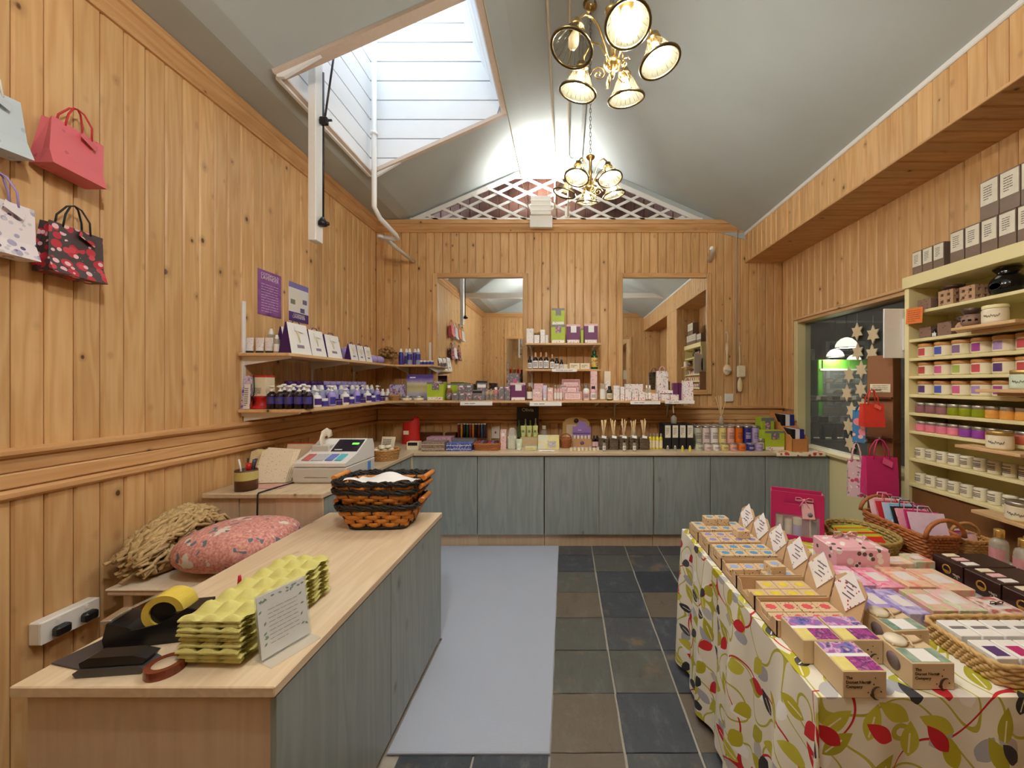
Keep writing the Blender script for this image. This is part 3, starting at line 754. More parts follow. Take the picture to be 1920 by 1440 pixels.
# ---- base units along the back wall
WT = .875
def unit(label, x0, x1, group=None, doors=None, y=3.49):
    t = thing('base_unit', label, 'cabinet', ((x0+x1)/2, y, 0), 0, group)
    w = x1-x0
    obj('carcass', MB().box(-w/2+.002,.02,.115,w/2-.002,.55,.84), pale_v, t)
    obj('plinth', MB().box(-w/2,.05,0,w/2,.07,.118), pale_v, t)
    ds = doors or [(-w/2, w/2)]
    for a, bq in ds: obj('door', MB().box(a+.0025,0,.125,bq-.0025,.018,.838,.0015), green_v, t)
def ux(px): return (px-PX)*3.49/FPX
edges = [773, 895, 1020, 1226, 1332, 1435, 1556]
names = ['sage-green base unit with one door in the left corner of the back counter', 'sage-green base unit with one door below the floral box stacks', 'wide sage-green base unit with two doors below the reed diffusers',
         'sage-green base unit with one door below the black cartons', 'sage-green base unit with one door below the coloured tins', 'sage-green base unit with one door beside the shop window']
for i in range(6):
    a, bq = ux(edges[i]), ux(edges[i+1])
    if i == 2: m = ux(1123)-(a+bq)/2; unit(names[i], a+.004, bq-.004, doors=[(-(bq-a)/2+.004, m),(m, (bq-a)/2-.004)])
    else: unit(names[i], a+(.001), bq-.001)
tag(obj('worktop', MB().box(-1.379, 3.468, WT-.028, XR-.055, YW-.035, WT, .004), top_x), 'long pale pine worktop over the base units along the back wall', 'worktop')
# left leg under the till
tl = thing('base_unit', 'pale-ended sage-green base unit under the cash till', 'cabinet', (-1.75, 2.20, 0))
obj('end_panel', MB().box(-.34,.0,.0,-.13,.018,.846), pale_v, tl); obj('end_panel', MB().box(-.126,.004,.0,.08,.02,.846), pale_v, tl); obj('end_panel', MB().box(.084,.0,.0,.35,.018,.846), pale_v, tl)
obj('carcass', MB().box(-.34,.03,.08,.335,1.25,.845), pale_v, tl)
for i in range(3): obj('door', MB().box(.336,.02+i*.416,.10,.353,.02+(i+1)*.416-.005,.838,.0015), green_v, tl)
obj('corner_post', MB().box(.325,1.27,.0,.36,1.29,.84), pale_v, tl)
tag(obj('worktop', MB().box(XL+.035, 2.175, WT-.028, -1.382, YW-.035, WT, .004), top_y), 'pale pine worktop along the left wall under the cash till', 'worktop')
# ---- serving counter in the foreground
CX0, CX1, CY0, CY1, CZ = -1.378, -.72, .946, 2.235, .75
ct = thing('counter', 'low serving counter with pale pine top and sage-green side panels', 'counter', ((CX0+CX1)/2, (CY0+CY1)/2, 0))
cx, cy = (CX0+CX1)/2, (CY0+CY1)/2
obj('worktop', MB().box(CX0-cx, CY0-cy, CZ-.028, CX1-cx, CY1-cy, CZ, .003), top_y, ct)
obj('end_panel', MB().box(CX0+.02-cx, CY0+.02-cy, 0, CX1-.022-cx, CY0+.038-cy, CZ-.028), pale_v, ct)
obj('end_panel', MB().box(CX0+.02-cx, CY1-.038-cy, 0, CX1-.022-cx, CY1-.02-cy, CZ-.028), pale_v, ct)
mid = 1.588
for a, bq in ((CY0+.012, mid-.002), (mid+.002, CY1-.008)):
    obj('side_panel', MB().box(CX1-.02-cx, a-cy, .03, CX1-.004-cx, bq-cy, CZ-.034, .0015), green_v, ct)
obj('inner_panel', MB().box(CX0+.04-cx, CY0+.04-cy, .0, CX0+.055-cx, CY1-.04-cy, CZ-.028), pale_v, ct)
obj('carcass', MB().box(CX0+.06-cx, CY0+.04-cy, .0, CX1-.03-cx, CY1-.04-cy, CZ-.03), dark_back, ct)
# ---- cream shelf unit on the right
RX, RY0, RY1 = 2.15, 1.60, 2.395
SHZ = [1.947,1.777,1.66,1.55,1.435,1.323,1.21,1.04,.883]
ru = thing('shelf_unit', 'tall cream painted shelf unit packed with candle jars', 'shelf unit', (RX, RY0, .80))
def rb(nm, x0,y0,z0,x1,y1,z1,c=.002,m=None): return obj(nm, MB().box(x0-RX,y0-RY0,z0-.80,x1-RX,y1-RY0,z1-.80,c), m or cream_paint, ru)
rb('side_panel', RX,RY1,.0,XR-.002,RY1+.03,2.10); rb('side_panel', RX,RY0-.02,.0,XR-.002,RY0,2.10)
rb('back_panel', XR-.020,RY0,.80,XR-.011,RY1,2.10); rb('top_board', RX-.012,RY0-.02,2.10,XR-.002,RY1+.034,2.17)
for z in SHZ: rb('shelf_board', RX+.002,RY0,z-.018,XR-.020,RY1,z)
rb('lower_panel', RX+.02,RY0,.0,RX+.035,RY1,.865,m=mat('brown_board', (128,84,44), .6))
# small tester ledges
def ledge(label, y, z):
    t = tag(obj('tester_ledge', MB().box(-.075,-.19,-.014,.055,.19,0,.002), shelf_y, None, (RX, y, z)), label, 'ledge')
# ---- table with leaf-print cloth
TX_0, TX_1, TY_0, TY_1, TZ = .628, 1.95, .952, 2.06, .72
tb = thing('display_table', 'display table standing under a leaf-print cloth', 'table', ((TX_0+TX_1)/2, (TY_0+TY_1)/2, 0))
tx, ty = (TX_0+TX_1)/2, (TY_0+TY_1)/2
obj('table_top', MB().box(TX_0+.01-tx, TY_0+.01-ty, TZ-.03, TX_1-.01-tx, TY_1-.01-ty, TZ-.004), top_x, tb)
for a in (TX_0+.05, TX_1-.05):
    for bq in (TY_0+.05, TY_1-.05): obj('leg', MB().box(a-.025-tx, bq-.025-ty, 0, a+.025-tx, bq+.025-ty, TZ-.03), pale_v, tb)
def cloth(b):
    W, D, H2 = TX_1-TX_0, TY_1-TY_0, TZ-.035
    N = 24
    b.surf(lambda u, v: (TX_0+W*u, TY_0+D*v, TZ), 8, 8, False, lambda u, v: (TX_0+W*u, TY_0+D*v))
    # hanging skirt with gentle folds, going round left and near sides and the far side
    per = [('L', D), ('N', W), ('F', W), ('Rt', D)]
    def fold(s, t): return (.016*math.sin(s*19)+.011*math.sin(s*41+1))*min(1, t*2.2)+.016*t
    def left(u, v):
        y = TY_0+D*u; o = fold(y, v)*(1-.7*max(0, 1-u*8))+.01*v
        return (TX_0-o, y, TZ-H2*v)
    def near(u, v):
        x = TX_0+W*u; o = fold(x+4, v)*(1-.7*max(0, 1-u*8))+.01*v
        return (x, TY_0-o, TZ-H2*v)
    def far(u, v): x = TX_0+W*u; o = fold(x+9, v); return (x, TY_1+o, TZ-H2*v)
    def rgt(u, v): y = TY_0+D*u; o = fold(y+2, v); return (TX_1+o, y, TZ-H2*v)
    b.surf(left, 90, 14, True, lambda u, v: (TX_0-H2*v, TY_0+D*u))
    b.surf(near, 110, 14, True, lambda u, v: (TX_0+W*u, TY_0-H2*v))
    b.surf(far, 60, 8, True, lambda u, v: (TX_0+W*u, TY_1+H2*v))
    b.surf(rgt, 60, 8, True, lambda u, v: (TX_1+H2*v, TY_0+D*u))
    # the corner where the two drops meet, a soft pleat
    def corner(u, v):
        a = u*PI/2; r0 = .004+.03*v+.03*math.sin(PI*u)*v
        return (TX_0-.012*v-r0*math.cos(a)*.8, TY_0-.012*v-r0*math.sin(a)*.8, TZ-H2*v)
    b.surf(corner, 10, 14, True, lambda u, v: (TX_0-H2*v*.5+u*.1, TY_0-H2*v))
cb_ = MB(); cloth(cb_)
tag(obj('tablecloth', cb_.mesh('tablecloth'), cloth_m), 'off-white cloth printed with red, olive and charcoal leaves draped over display table', 'tablecloth')
TZ += .0015
# ================================================================== cafe seen through the window
cafe_wall = pine('cafe_brown_boarding', 'z', (126,96,74), (98,72,56), knots=.2)
slab('floor_cafe', XR+.14, 1.0, -.06, 7.0, 7.4, -.01, mat('cafe_floor', (90,80,70), .6))
slab('ceiling_cafe', XR+.14, 1.0, 2.9, 7.0, 7.4, 2.95, mat('cafe_ceiling', (88,84,86), .8))
slab('wall_cafe_far', XR+.14, 7.3, -.05, 7.0, 7.4, 2.95, cafe_wall)
slab('wall_cafe_side', 6.9, 1.0, -.05, 7.0, 7.4, 2.95, cafe_wall)
slab('wall_cafe_near', XR+.14, .95, -.05, 7.0, 1.05, 2.95, cafe_wall)
slab('wall_cafe_end', XR+.14, YB+.1, -.05, XR+.2, 7.3, 2.95, cafe_wall)
slab('trim_cafe_beam', 2.6, 5.55, 2.42, 6.9, 5.75, 2.56, mat('cafe_beam', (120,116,124), .6))
frame_w = mat('white_frame', (214,208,198), .5)
def chalk(label, px0, px1, py0, py1, Y):
    x0, _, z1 = P(px0, py0, Y); x1, _, z0 = P(px1, py1, Y); w, h = x1-x0, z1-z0
    t = thing('menu_board', label, 'board', ((x0+x1)/2, Y, z0))
    obj('board_face', MB().box(-w/2+.05,-.02,.05,w/2-.05,-.01,h-.05), mat('chalkboard', (58,46,38), .7, var=.2), t)
    for a in ((-w/2,-.035,0,-w/2+.07,0,h),(w/2-.07,-.035,0,w/2,0,h),(-w/2+.07,-.035,0,w/2-.07,0,.07),(-w/2+.07,-.035,h-.07,w/2-.07,0,h)): obj('frame_rail', MB().box(*a,.006), frame_w, t)
    obj('chalk_writing', cm(('chalk', round(w,2)), lambda b: lines(b, w*.7, h*.75, 8, -.021, 5, th=.22)), mat('chalk', (200,196,188), .9), t, (0,0,h*.12))
chalk('narrow white-framed menu board in the cafe beyond the window', 1490, 1526, 655, 735, 7.299)
chalk('wide white-framed menu board in the cafe behind the display counter', 1547, 1626, 640, 735, 7.299)
k = NT('lit_pendant'); k.b.inputs['Base Color'].default_value = (.9,.88,.84,1); k.b.inputs['Emission Color'].default_value = (1,.9,.76,1); k.b.inputs['Emission Strength'].default_value = .75
pend_m = k.m
for (px, py, Y, r), lb in zip(((1587,641,5.2,.13),(1566,659,5.6,.11),(1601,668,6.2,.10)), ('large white dome pendant lamp lit in the cafe', 'middle-sized white dome pendant lamp lit in the cafe', 'small white dome pendant lamp half behind a wooden star')):
    x, _, z = P(px, py, Y)
    t = thing('pendant_lamp', lb, 'lamp', (x, Y, z-.08), 0, 'cafe pendant lamps')
    obj('dome_shade', cm(('dome', r), lambda b: b.lathe([(r,0),(r*.97,r*.3),(r*.8,r*.65),(r*.5,r*.95),(r*.15,r*1.08),(0,r*1.1)], 20, cap=False)), pend_m, t)
    obj('shade_lip', cm(('domelip', r), lambda b: b.tube([(r*math.cos(2*PI*i/20), r*math.sin(2*PI*i/20), 0) for i in range(20)], .006, 5, True)), steel_dark, t)
    obj('flex', cm(('flex', round(z,2)), lambda b: b.tube([(0,0,r*1.1),(0,0,2.9-z+.08)], .005, 5)), black, t)
    l = bpy.data.lights.new('pendant_bulb', 'POINT'); l.energy = 9; l.color = (1,.86,.7); l.shadow_soft_size = .05
    o = bpy.data.objects.new('pendant_bulb', l); COL.objects.link(o); o.parent = t; o.location = (0,0,.02)
lime = mat('lime_green', (78,150,40), .5)
dx, _, dz = P(1565, 700, 5.9)
t = thing('display_counter', 'cafe display counter with bright green canopy and glass front', 'counter', (dx, 5.9, 0))
obj('canopy', MB().box(-.38,-.25,1.72,.40,.25,1.86,.01), lime, t)
obj('side_post', MB().box(-.42,-.25,.9,-.34,.25,1.86,.01), lime, t)
obj('canopy_lip', MB().box(-.40,-.27,1.70,.42,-.24,1.725), mat('pale_strip', (220,230,226), .4), t)
obj('cabinet_base', MB().box(-.55,-.3,0,.9,.35,1.02,.01), mat('cafe_cabinet', (70,56,46), .6), t)
obj('glass_front', MB().box(-.36,-.27,1.02,.42,-.262,1.70), glassy('display_glass', (200,215,215), .12), t)
for i in range(3): obj('display_shelf', MB().box(-.34,-.2,1.15+i*.18,.40,.2,1.165+i*.18), steel, t)
cake = [mat('cake_'+str(i), c, .6) for i, c in enumerate(((190,110,40),(214,180,90),(120,70,40),(226,220,200),(160,60,40)))]
for i in range(3):
    for j in range(5):
        tag(obj('cake', cm('cake', lambda b: b.lathe([(.05,0),(.052,.03),(.045,.05),(.02,.062),(0,.064)], 12)), cake[(i*2+j) % 5], None, (dx-.26+j*.14, 5.85, 1.166+i*.18)), 'small cake on a display shelf under the green canopy', 'cake', 'cakes in the cafe display')
rx_, _, _ = P(1550, 740, 4.9)
t = thing('cafe_rack', 'pale open cafe rack standing below the menu boards', 'rack', (rx_, 4.9, 0))
for sx_ in (-.52,.49): obj('upright', MB().box(sx_,.10,0,sx_+.03,.14,1.30), cafe_wall, t)
for i, z0 in enumerate((1.30,1.02,.80)):
    obj('shelf_board', MB().box(-.53,-.12,z0-.02,.53,.14,z0,.002), mat('pale_shelf', (178,168,156), .5), t)
    for j in range(6):
        xx = rx_-.38+j*.15
        if i == 2: tag(obj('bottle', cm('cafebottle', lambda b: b.lathe([(.03,0),(.032,.1),(.012,.14),(.012,.18),(0,.18)], 10)), black, None, (xx, 4.86, z0+.0005)), 'dark bottle on the lowest cafe shelf', 'bottle', 'dark bottles in the cafe')
        else: tag(obj('carton', cm(('cafecarton', i), lambda b: b.cb(.10,.08,.05+.02*i,.004)), white_plastic if (j+i) % 3 else mat('grey_carton', (150,146,146), .6), None, (xx, 4.86, z0+.0005)), ['flat carton on the top cafe shelf below the menu boards', 'thicker carton on the middle cafe shelf'][i], 'carton', ['flat cafe cartons','thicker cafe cartons'][i])
# ---- wooden stars strung in the window
star_m = pine('star_wood', 'z', (246,232,198), (234,214,172), knots=0)
def star(b):
    pts = []
    for i in range(12):
        a = 2*PI*i/12+PI/2; r = .066 if i % 2 == 0 else .036
        pts.append((r*math.cos(a), r*math.sin(a)*1.12))
    b.prism(pts, -.004, .004, 'yz')
for i, (px, py) in enumerate([(1607,622),(1637,627),(1608,660),(1635,663),(1615,693),(1592,703),(1614,730),(1588,737),(1597,770),(1618,762),(1591,799),(1594,831)]):
    X = XR+.03; Y = X*FPX/(px-PX); z = EYE-(py-PY)*Y/FPX
    t = thing('wooden_star', 'flat six-pointed pale wooden star hanging in the window', 'star', (X, Y, z-.074), 0, 'wooden stars strung in the window')
    obj('star_plate', cm('star', star), star_m, t, (0,0,.074)); obj('hanging_thread', cm('thread', lambda b: b.tube([(0,0,.07),(0,0,.15)], .0009, 3)), white_plastic, t, (0,0,.074))
# ================================================================== product kit
def prof_body(r, h, kind):
    if kind == 'pump': return [(0,0),(r*.94,0),(r,.04*h),(r,.56*h),(r*.92,.63*h),(r*.6,.69*h),(r*.38,.72*h),(r*.38,.75*h),(0,.75*h)]
    if kind == 'spray': return [(0,0),(r*.95,0),(r,.03*h),(r,.72*h),(r*.9,.76*h),(r*.55,.78*h),(0,.78*h)]
    if kind == 'drop': return [(0,0),(r*.95,0),(r,.04*h),(r,.52*h),(r*.8,.62*h),(r*.42,.68*h),(r*.42,.72*h),(0,.72*h)]
    return [(0,0),(r*.94,0),(r,.04*h),(r,.66*h),(r*.85,.74*h),(r*.5,.78*h),(r*.5,.81*h),(0,.81*h)]
def prof_cap(r, h, kind):
    if kind == 'pump': return [(r*.45,.74*h),(r*.45,.80*h),(r*.2,.81*h),(r*.2,.90*h),(r*.5,.905*h),(r*.55,.97*h),(r*.4,h),(0,h)]
    if kind == 'spray': return [(r*.62,.775*h),(r*.62,.86*h),(r*.42,.96*h),(r*.3,h),(0,h)]
    if kind == 'drop': return [(r*.46,.715*h),(r*.5,.8*h),(r*.42,.9*h),(r*.4,.98*h),(0,h)]
    return [(r*.58,.805*h),(r*.58,.98*h),(r*.5,h),(0,h)]
def band(b, r, z0, z1, a=PI*.42, seg=10):
    b.surf(lambda u, v: (r*math.sin(-a+2*a*u), -r*math.cos(-a+2*a*u), z0+(z1-z0)*v), seg, 1)
def bottle(label, loc, h, r, bm_, cap_, lab=None, kind='cap', group=None, rz=0.0, lz=(.1,.5), full=False, seg=14, name='bottle', cat='bottle', txt=False):
    t = thing(name, label, cat, loc, rz, group); r = round(r,4); h = round(h,4)
    obj('glass_body' if name == 'bottle' else 'body', cm(('bb', r, h, kind), lambda b: b.lathe(prof_body(r,h,kind), seg, cap=False)), bm_, t)
    def cap(b):
        b.lathe(prof_cap(r,h,kind), 10, cap=False)
        if kind == 'pump': b.box(-r*.12, -r*1.05, h*.93, r*.12, 0, h*.97, .001)
    obj({'pump':'pump','spray':'spray_cap','drop':'dropper_cap'}.get(kind,'cap'), cm(('bc', r, h, kind), cap), cap_, t)
    if lab:
        a = PI if full else PI*.42
        obj('label', cm(('bl', r, h, lz, full), lambda b: band(b, r*1.015, lz[0]*h, lz[1]*h, a, 16 if full else 8)), lab, t)
        if txt: obj('print', cm(('bp', r, h, lz), lambda b: [band(b, r*1.03, (lz[0]+(lz[1]-lz[0])*f)*h, (lz[0]+(lz[1]-lz[0])*(f+.09))*h, a*.55, 6) for f in (.25,.45,.65)]), ink, t)
    return t
def jar(label, loc, r, h, bm_, lid_, lab=None, group=None, rz=0.0, lidf=.26, lid_r=1.0, lab2=None, labf=(.12,.92), seg=18, name='candle_jar', cat='jar', stripe=None, ang=PI*.5):
    t = thing(name, label, cat, loc, rz, group); r = round(r,4); h = round(h,4); hb = h*(1-lidf)
    obj('jar_body', cm(('jb', r, h, lidf), lambda b: b.lathe([(0,0),(r*.9,0),(r*.98,hb*.06),(r,hb*.15),(r,hb*.85),(r*.95,hb*.97),(r*.95,hb),(0,hb)], seg, cap=False)), bm_, t)
    if lid_: obj('lid', cm(('jl', r, h, lidf, lid_r), lambda b: b.lathe([(0,hb*.98),(r*lid_r*.97,hb*.98),(r*lid_r,hb*1.02),(r*lid_r,h*.96),(r*lid_r*.95,h),(0,h)], seg, cap=False)), lid_, t)
    if lab: obj('label', cm(('jlab', r, h, labf, round(ang,2)), lambda b: band(b, r*1.012, hb*labf[0], hb*labf[1], ang, 12)), lab, t)
    if stripe: obj('colour_label', cm(('jst', r, h), lambda b: band(b, r*1.02, hb*.2, hb*.85, PI*.15, 4)), stripe, t)
    return t
def panel(b, w, h, x=0.0, z=0.0, y=0.0): b.box(x-w/2, y-.0008, z-h/2, x+w/2, y, z+h/2)
def carton(label, loc, w, d, h, m, parts=(), group=None, rz=0.0, name='carton', cat='box', c=.0015, txt=0, txt_m=None, txt_area=(.8,.5,.5)):
    """box with front panels: parts = (part name, width frac, height frac, x frac, z frac, material)"""
    t = thing(name, label, cat, loc, rz, group); w, d, h = round(w,4), round(d,4), round(h,4)
    obj('carton_body', cm(('cb', w, d, h, c), lambda b: b.cb(w,d,h,c)), m, t)
    for ip, (nm, fw, fh, fx, fz, pm) in enumerate(parts):
        obj(nm, cm(('cp', w, d, h, fw, fh, fx, fz, ip), lambda b: panel(b, w*fw, h*fh, w*fx, h*fz, -d/2-.0002-.0006*ip)), pm, t)
    if txt: obj('print', cm(('ct', w, h, d, txt, txt_area), lambda b: lines(b, w*txt_area[0], h*txt_area[1], txt, -d/2-.0022, 2, th=.3)), txt_m or ink, t, (0,0,h*(txt_area[2]-txt_area[1]/2)))
    return t
def giftbag(label, loc, w, d, h, m, hm, tagm=None, rz=0.0, group=None, handle=.11, flare=0.0, name='gift_bag', rot=None, tag_at=(.25,.86), tagrot=.5):
    t = thing(name, label, 'bag', loc, rot if rot else rz, group); w, d, h = round(w,4), round(d,4), round(h,4)
    def body(b):
        tw, td = w*.98, d*.55
        lo = [(-w/2,-d/2-flare,0),(w/2,-d/2-flare,0),(w/2,d/2,0),(-w/2,d/2,0)]
        md = [(-w/2,-d/2*.9,h*.3),(w/2,-d/2*.9,h*.3),(w/2*.94,0,h*.3),(w/2,d/2,h*.3),(-w/2,d/2,h*.3),(-w/2*.94,0,h*.3)]
        hi = [(-tw/2,-td/2,h),(tw/2,-td/2,h),(tw/2*.88,0,h*.985),(tw/2,td/2,h),(-tw/2,td/2,h),(-tw/2*.88,0,h*.985)]
        lo6 = [lo[0],lo[1],(w/2,0,0),lo[2],lo[3],(-w/2,0,0)]
        o = b.add(lo6+md+hi, [(5,4,3,2,1,0)]+[(i,(i+1)%6,6+(i+1)%6,6+i) for i in range(6)]+[(6+i,6+(i+1)%6,12+(i+1)%6,12+i) for i in range(6)])
        b.add([(x*.97,y*.9,z-.004) for x,y,z in hi], [(0,1,2,3,4,5)])
    obj('bag_body', cm(('gb', w, d, h, flare), body), m, t)
    td = d*.55
    for s in (-1, 1):
        obj('handle', cm(('gh', w, d, h, s, handle), lambda b: b.tube([(-w*.25,s*td/2,h*.95),(-w*.22,s*td/2,h+handle*.45),(-w*.1,s*td*.2,h+handle*.9),(0,0,h+handle),(w*.1,s*td*.2,h+handle*.9),(w*.22,s*td/2,h+handle*.45),(w*.25,s*td/2,h*.95)], .0035, 5)), hm, t)
    if tagm:
        obj('gift_tag', cm(('gt', w, h), lambda b: b.box(-w*.17,-.0035,-w*.11,w*.17,-.002,w*.11)), tagm, t, (w*tag_at[0]*.6,-d*.36-.004,h*tag_at[1]), (R(-25),tagrot,0))
    return t
def per_pt(t, w, d, n):
    a = 2*PI*t; c, s = math.cos(a), math.sin(a)
    q = (abs(c)**n+abs(s)**n)**(-1/n); return (w/2*q*c, d/2*q*s)
def basket(label, loc, w, d, h, m, flare=1.15, rows=7, n=6, stakes=28, r=.005, rz=0.0, group=None, rim=True, handles=None, bottom=True, cat='basket', rim_m=None):
    t = thing('wicker_basket', label, cat, loc, rz, group)
    def weave(b):
        for i in range(rows):
            z = (i+.5)/rows*h; k_ = 1+(flare-1)*z/h; ph = PI*(i % 2)
            pts = []
            N = stakes*2
            for q in range(N):
                x, y = per_pt(q/N, w*k_, d*k_, n); L = math.hypot(x, y)
                o = r*.75*(1 if (q+i) % 2 else -1); pts.append((x*(1+o/L), y*(1+o/L), z))
            b.tube(pts, h/rows*.55, 5, True)
        for q in range(stakes):
            x, y = per_pt((q+.5)/stakes, w, d, n); b.tube([(x,y,.002),(x*flare,y*flare,h)], r*.6, 4)
    stuff(obj('weave', cm(('weave', w, d, h, rows, stakes, n, flare), weave), m, t))
    if bottom: obj('base', cm(('bbase', w, d, n), lambda b: b.prism([per_pt(q/28, w*.98, d*.98, n) for q in range(28)], .001, .007, 'xy')), m, t)
    if rim: obj('rim', cm(('brim', w, d, h, n, flare), lambda b: [b.tube([(x*flare*(1+.012*math.sin(q*2.1+s*PI)), y*flare*(1+.012*math.sin(q*2.1+s*PI)), h+.004*math.cos(q*2.1+s*PI)) for q in range(56) for x, y in [per_pt(q/56, w, d, n)]], r*1.1, 5, True) for s in (0,1)]), rim_m or m, t)
    if handles == 'hoop': obj('handle', cm(('bhoop', w, h), lambda b: b.tube([(w/2*flare*math.cos(PI*q/14), 0, h+w*.5*math.sin(PI*q/14)) for q in range(15)], r*1.3, 6)), rim_m or m, t)
    if handles == 'ends':
        for s in (-1, 1): obj('handle', cm(('bend', w, d, h, s), lambda b: b.tube([(math.cos(PI*q/10)*d*.26, s*0+0, h+.075*math.sin(PI*q/10)) for q in range(11)], r*1.6, 6)), rim_m or m, t, (0, s*d/2*flare, 0) if d > w else (s*w/2*flare,0,0), (0,0,0) if d > w else (0,0,PI/2))
    return t
def tubepack(label, loc, w, h, m, cap_, group=None, rz=0.0, lab=None):
    t = thing('cosmetic_tube', label, 'tube', loc, rz, group); w, h = round(w,4), round(h,4)
    def f(b):
        def s(u, v):
            a = 2*PI*u; k_ = v; rx = w*.40*(1-k_)+w*.5*k_; ry = w*.30*(1-k_)+.0015*k_
            return (rx*math.cos(a), ry*math.sin(a), h*.16+h*.84*v)
        b.surf(s, 14, 5)
    obj('tube_body', cm(('tp', w, h), f), m, t)
    obj('cap', cm(('tpc', w, h), lambda b: b.lathe([(0,0),(w*.34,0),(w*.36,h*.02),(w*.36,h*.16),(0,h*.16)], 14, cap=False)), cap_, t)
    if lab: obj('label', cm(('tpl', w, h), lambda b: b.box(-w*.2,-w*.285,h*.42,w*.2,-w*.275,h*.62)), lab, t)
    return t
def dried(label, loc, r, m, n=130, seed=1, sq=.8):
    t = thing('dried_flower_bunch', label, 'dried flowers', loc)
    def f(b):
        q = random.Random(seed)
        for i in range(n):
            a = q.uniform(0, 2*PI); e = q.uniform(.15, PI/2); rr = r*q.uniform(.75,1.0)
            p = Vector((math.cos(a)*math.cos(e)*rr, math.sin(a)*math.cos(e)*rr, r*.45+math.sin(e)*rr*sq))
            c = Vector((0,0,r*.2)); mid = (p+c)/2+Vector((q.uniform(-1,1),q.uniform(-1,1),q.uniform(-1,1)))*r*.2
            b.tube([c, mid, p], r*.018, 3); o = len(b.v)
            b.lathe([(0,-1),(.75,-.5),(1,.1),(.6,.8),(0,1)], 5, m=Matrix.Translation(p) @ Matrix.Scale(r*q.uniform(.09,.15), 4))
    stuff(obj('flower_heads', cm(('dried', r, seed), f), m, t))
    obj('binding', cm(('dbind', r), lambda b: b.lathe([(r*.5,0),(r*.42,r*.15),(r*.34,r*.3),(r*.4,r*.5)], 12)), m, t)
    return t
def bow(parent, loc, s, m, rz=0.0, name='ribbon_bow'):
    def f(b):
        for k_ in (-1, 1):
            b.tube([(0,0,0),(k_*.5*s,-.1*s,.35*s),(k_*1.0*s,-.05*s,.3*s),(k_*1.0*s,0,-.1*s),(k_*.5*s,.05*s,-.12*s),(0,0,0)], .16*s, 5, flat=.25)
            b.tube([(0,0,0),(k_*.35*s,-.1*s,-.5*s),(k_*.6*s,-.12*s,-.95*s)], .13*s, 5, flat=.2)
        b.lathe([(0,-.2),(.18,-.1),(.18,.1),(0,.2)], 8, m=Matrix.Scale(s, 4))
    return obj(name, cm(('bow', round(s,4)), f), m, parent, loc, (0,0,rz))
# ================================================================== products: colours
def C_(n, c, **k): return mat(n, c, **k)
purple = C_('purple_card', (74,40,120), rough=.45); deep_purple = C_('deep_purple', (62,24,92), rough=.4); lilac = C_('lilac', (168,152,214), rough=.5); lilac_w = C_('lilac_white', (214,208,236), rough=.5)
white_card = C_('white_card', (240,238,234), rough=.5, var=.02); cream_card = C_('cream_card', (238,226,196), rough=.55, var=.03)
indigo = C_('indigo_label', (64,56,150), rough=.4); amber_dark = C_('dark_amber_glass', (34,20,24), rough=.12); navy = C_('navy_blue', (50,52,140), rough=.45)
lime_c = C_('lime_card', (176,200,50), rough=.5); grey_c = C_('grey_card', (126,124,124), rough=.5); plum = C_('plum_card', (112,48,98), rough=.5)
pinkp = spots('pink_print', (236,200,198), [(214,160,164),(186,176,168)], 60, .34); greyp = spots('grey_flower_print', (122,120,122), [(232,140,176),(176,170,170)], 34, .36)
whitep = spots('white_flower_print', (244,236,232), [(216,80,150),(120,140,90),(150,90,160)], 42, .26)
rose_c = C_('rose_card', (232,188,190), rough=.5); red_c = C_('red_card', (206,40,34), rough=.45)
straw = C_('straw', (186,146,84), rough=.8, var=.3, hv=.1); wick = C_('wicker', (196,146,84), rough=.55, var=.25, scale=60, hv=.08); wick_r = C_('red_brown_wicker', (176,106,56), rough=.55, var=.25, scale=60, hv=.08); wick_g = C_('grey_brown_wicker', (120,100,76), rough=.65, var=.3, scale=60)
dry = C_('dried_heads', (170,128,72), rough=.9, var=.4, scale=80)
clear_b = glassy('clear_bottle', (226,222,206), .35, .08); blue_b = glassy('blue_tint_bottle', (190,196,232), .6, .1)
yellow_b = C_('yellow_liquid', (226,214,60), rough=.2); green_b = C_('dark_green_glass', (22,80,44), rough=.15)
def bx(px0, px1, Y): return ((px0+px1)/2-PX)*Y/FPX, (px1-px0)*Y/FPX
def zat(py, Y): return EYE-(py-PY)*Y/FPX
def cart(label, px0, px1, pt, Y, zb, d, m, parts=(), **k):
    x, w = bx(px0, px1, Y); h = zat(pt, Y)-zb
    return carton(label, (x, Y+d/2, zb), w*.97, d, h, m, parts, **k)
def bott(label, px0, px1, pt, Y, zb, bm_, cap_, lab=None, kind='cap', **k):
    x, w = bx(px0, px1, Y); h = zat(pt, Y)-zb
    return bottle(label, (x, Y+w/2, zb), h, w*.48, bm_, cap_, lab, kind, **k)
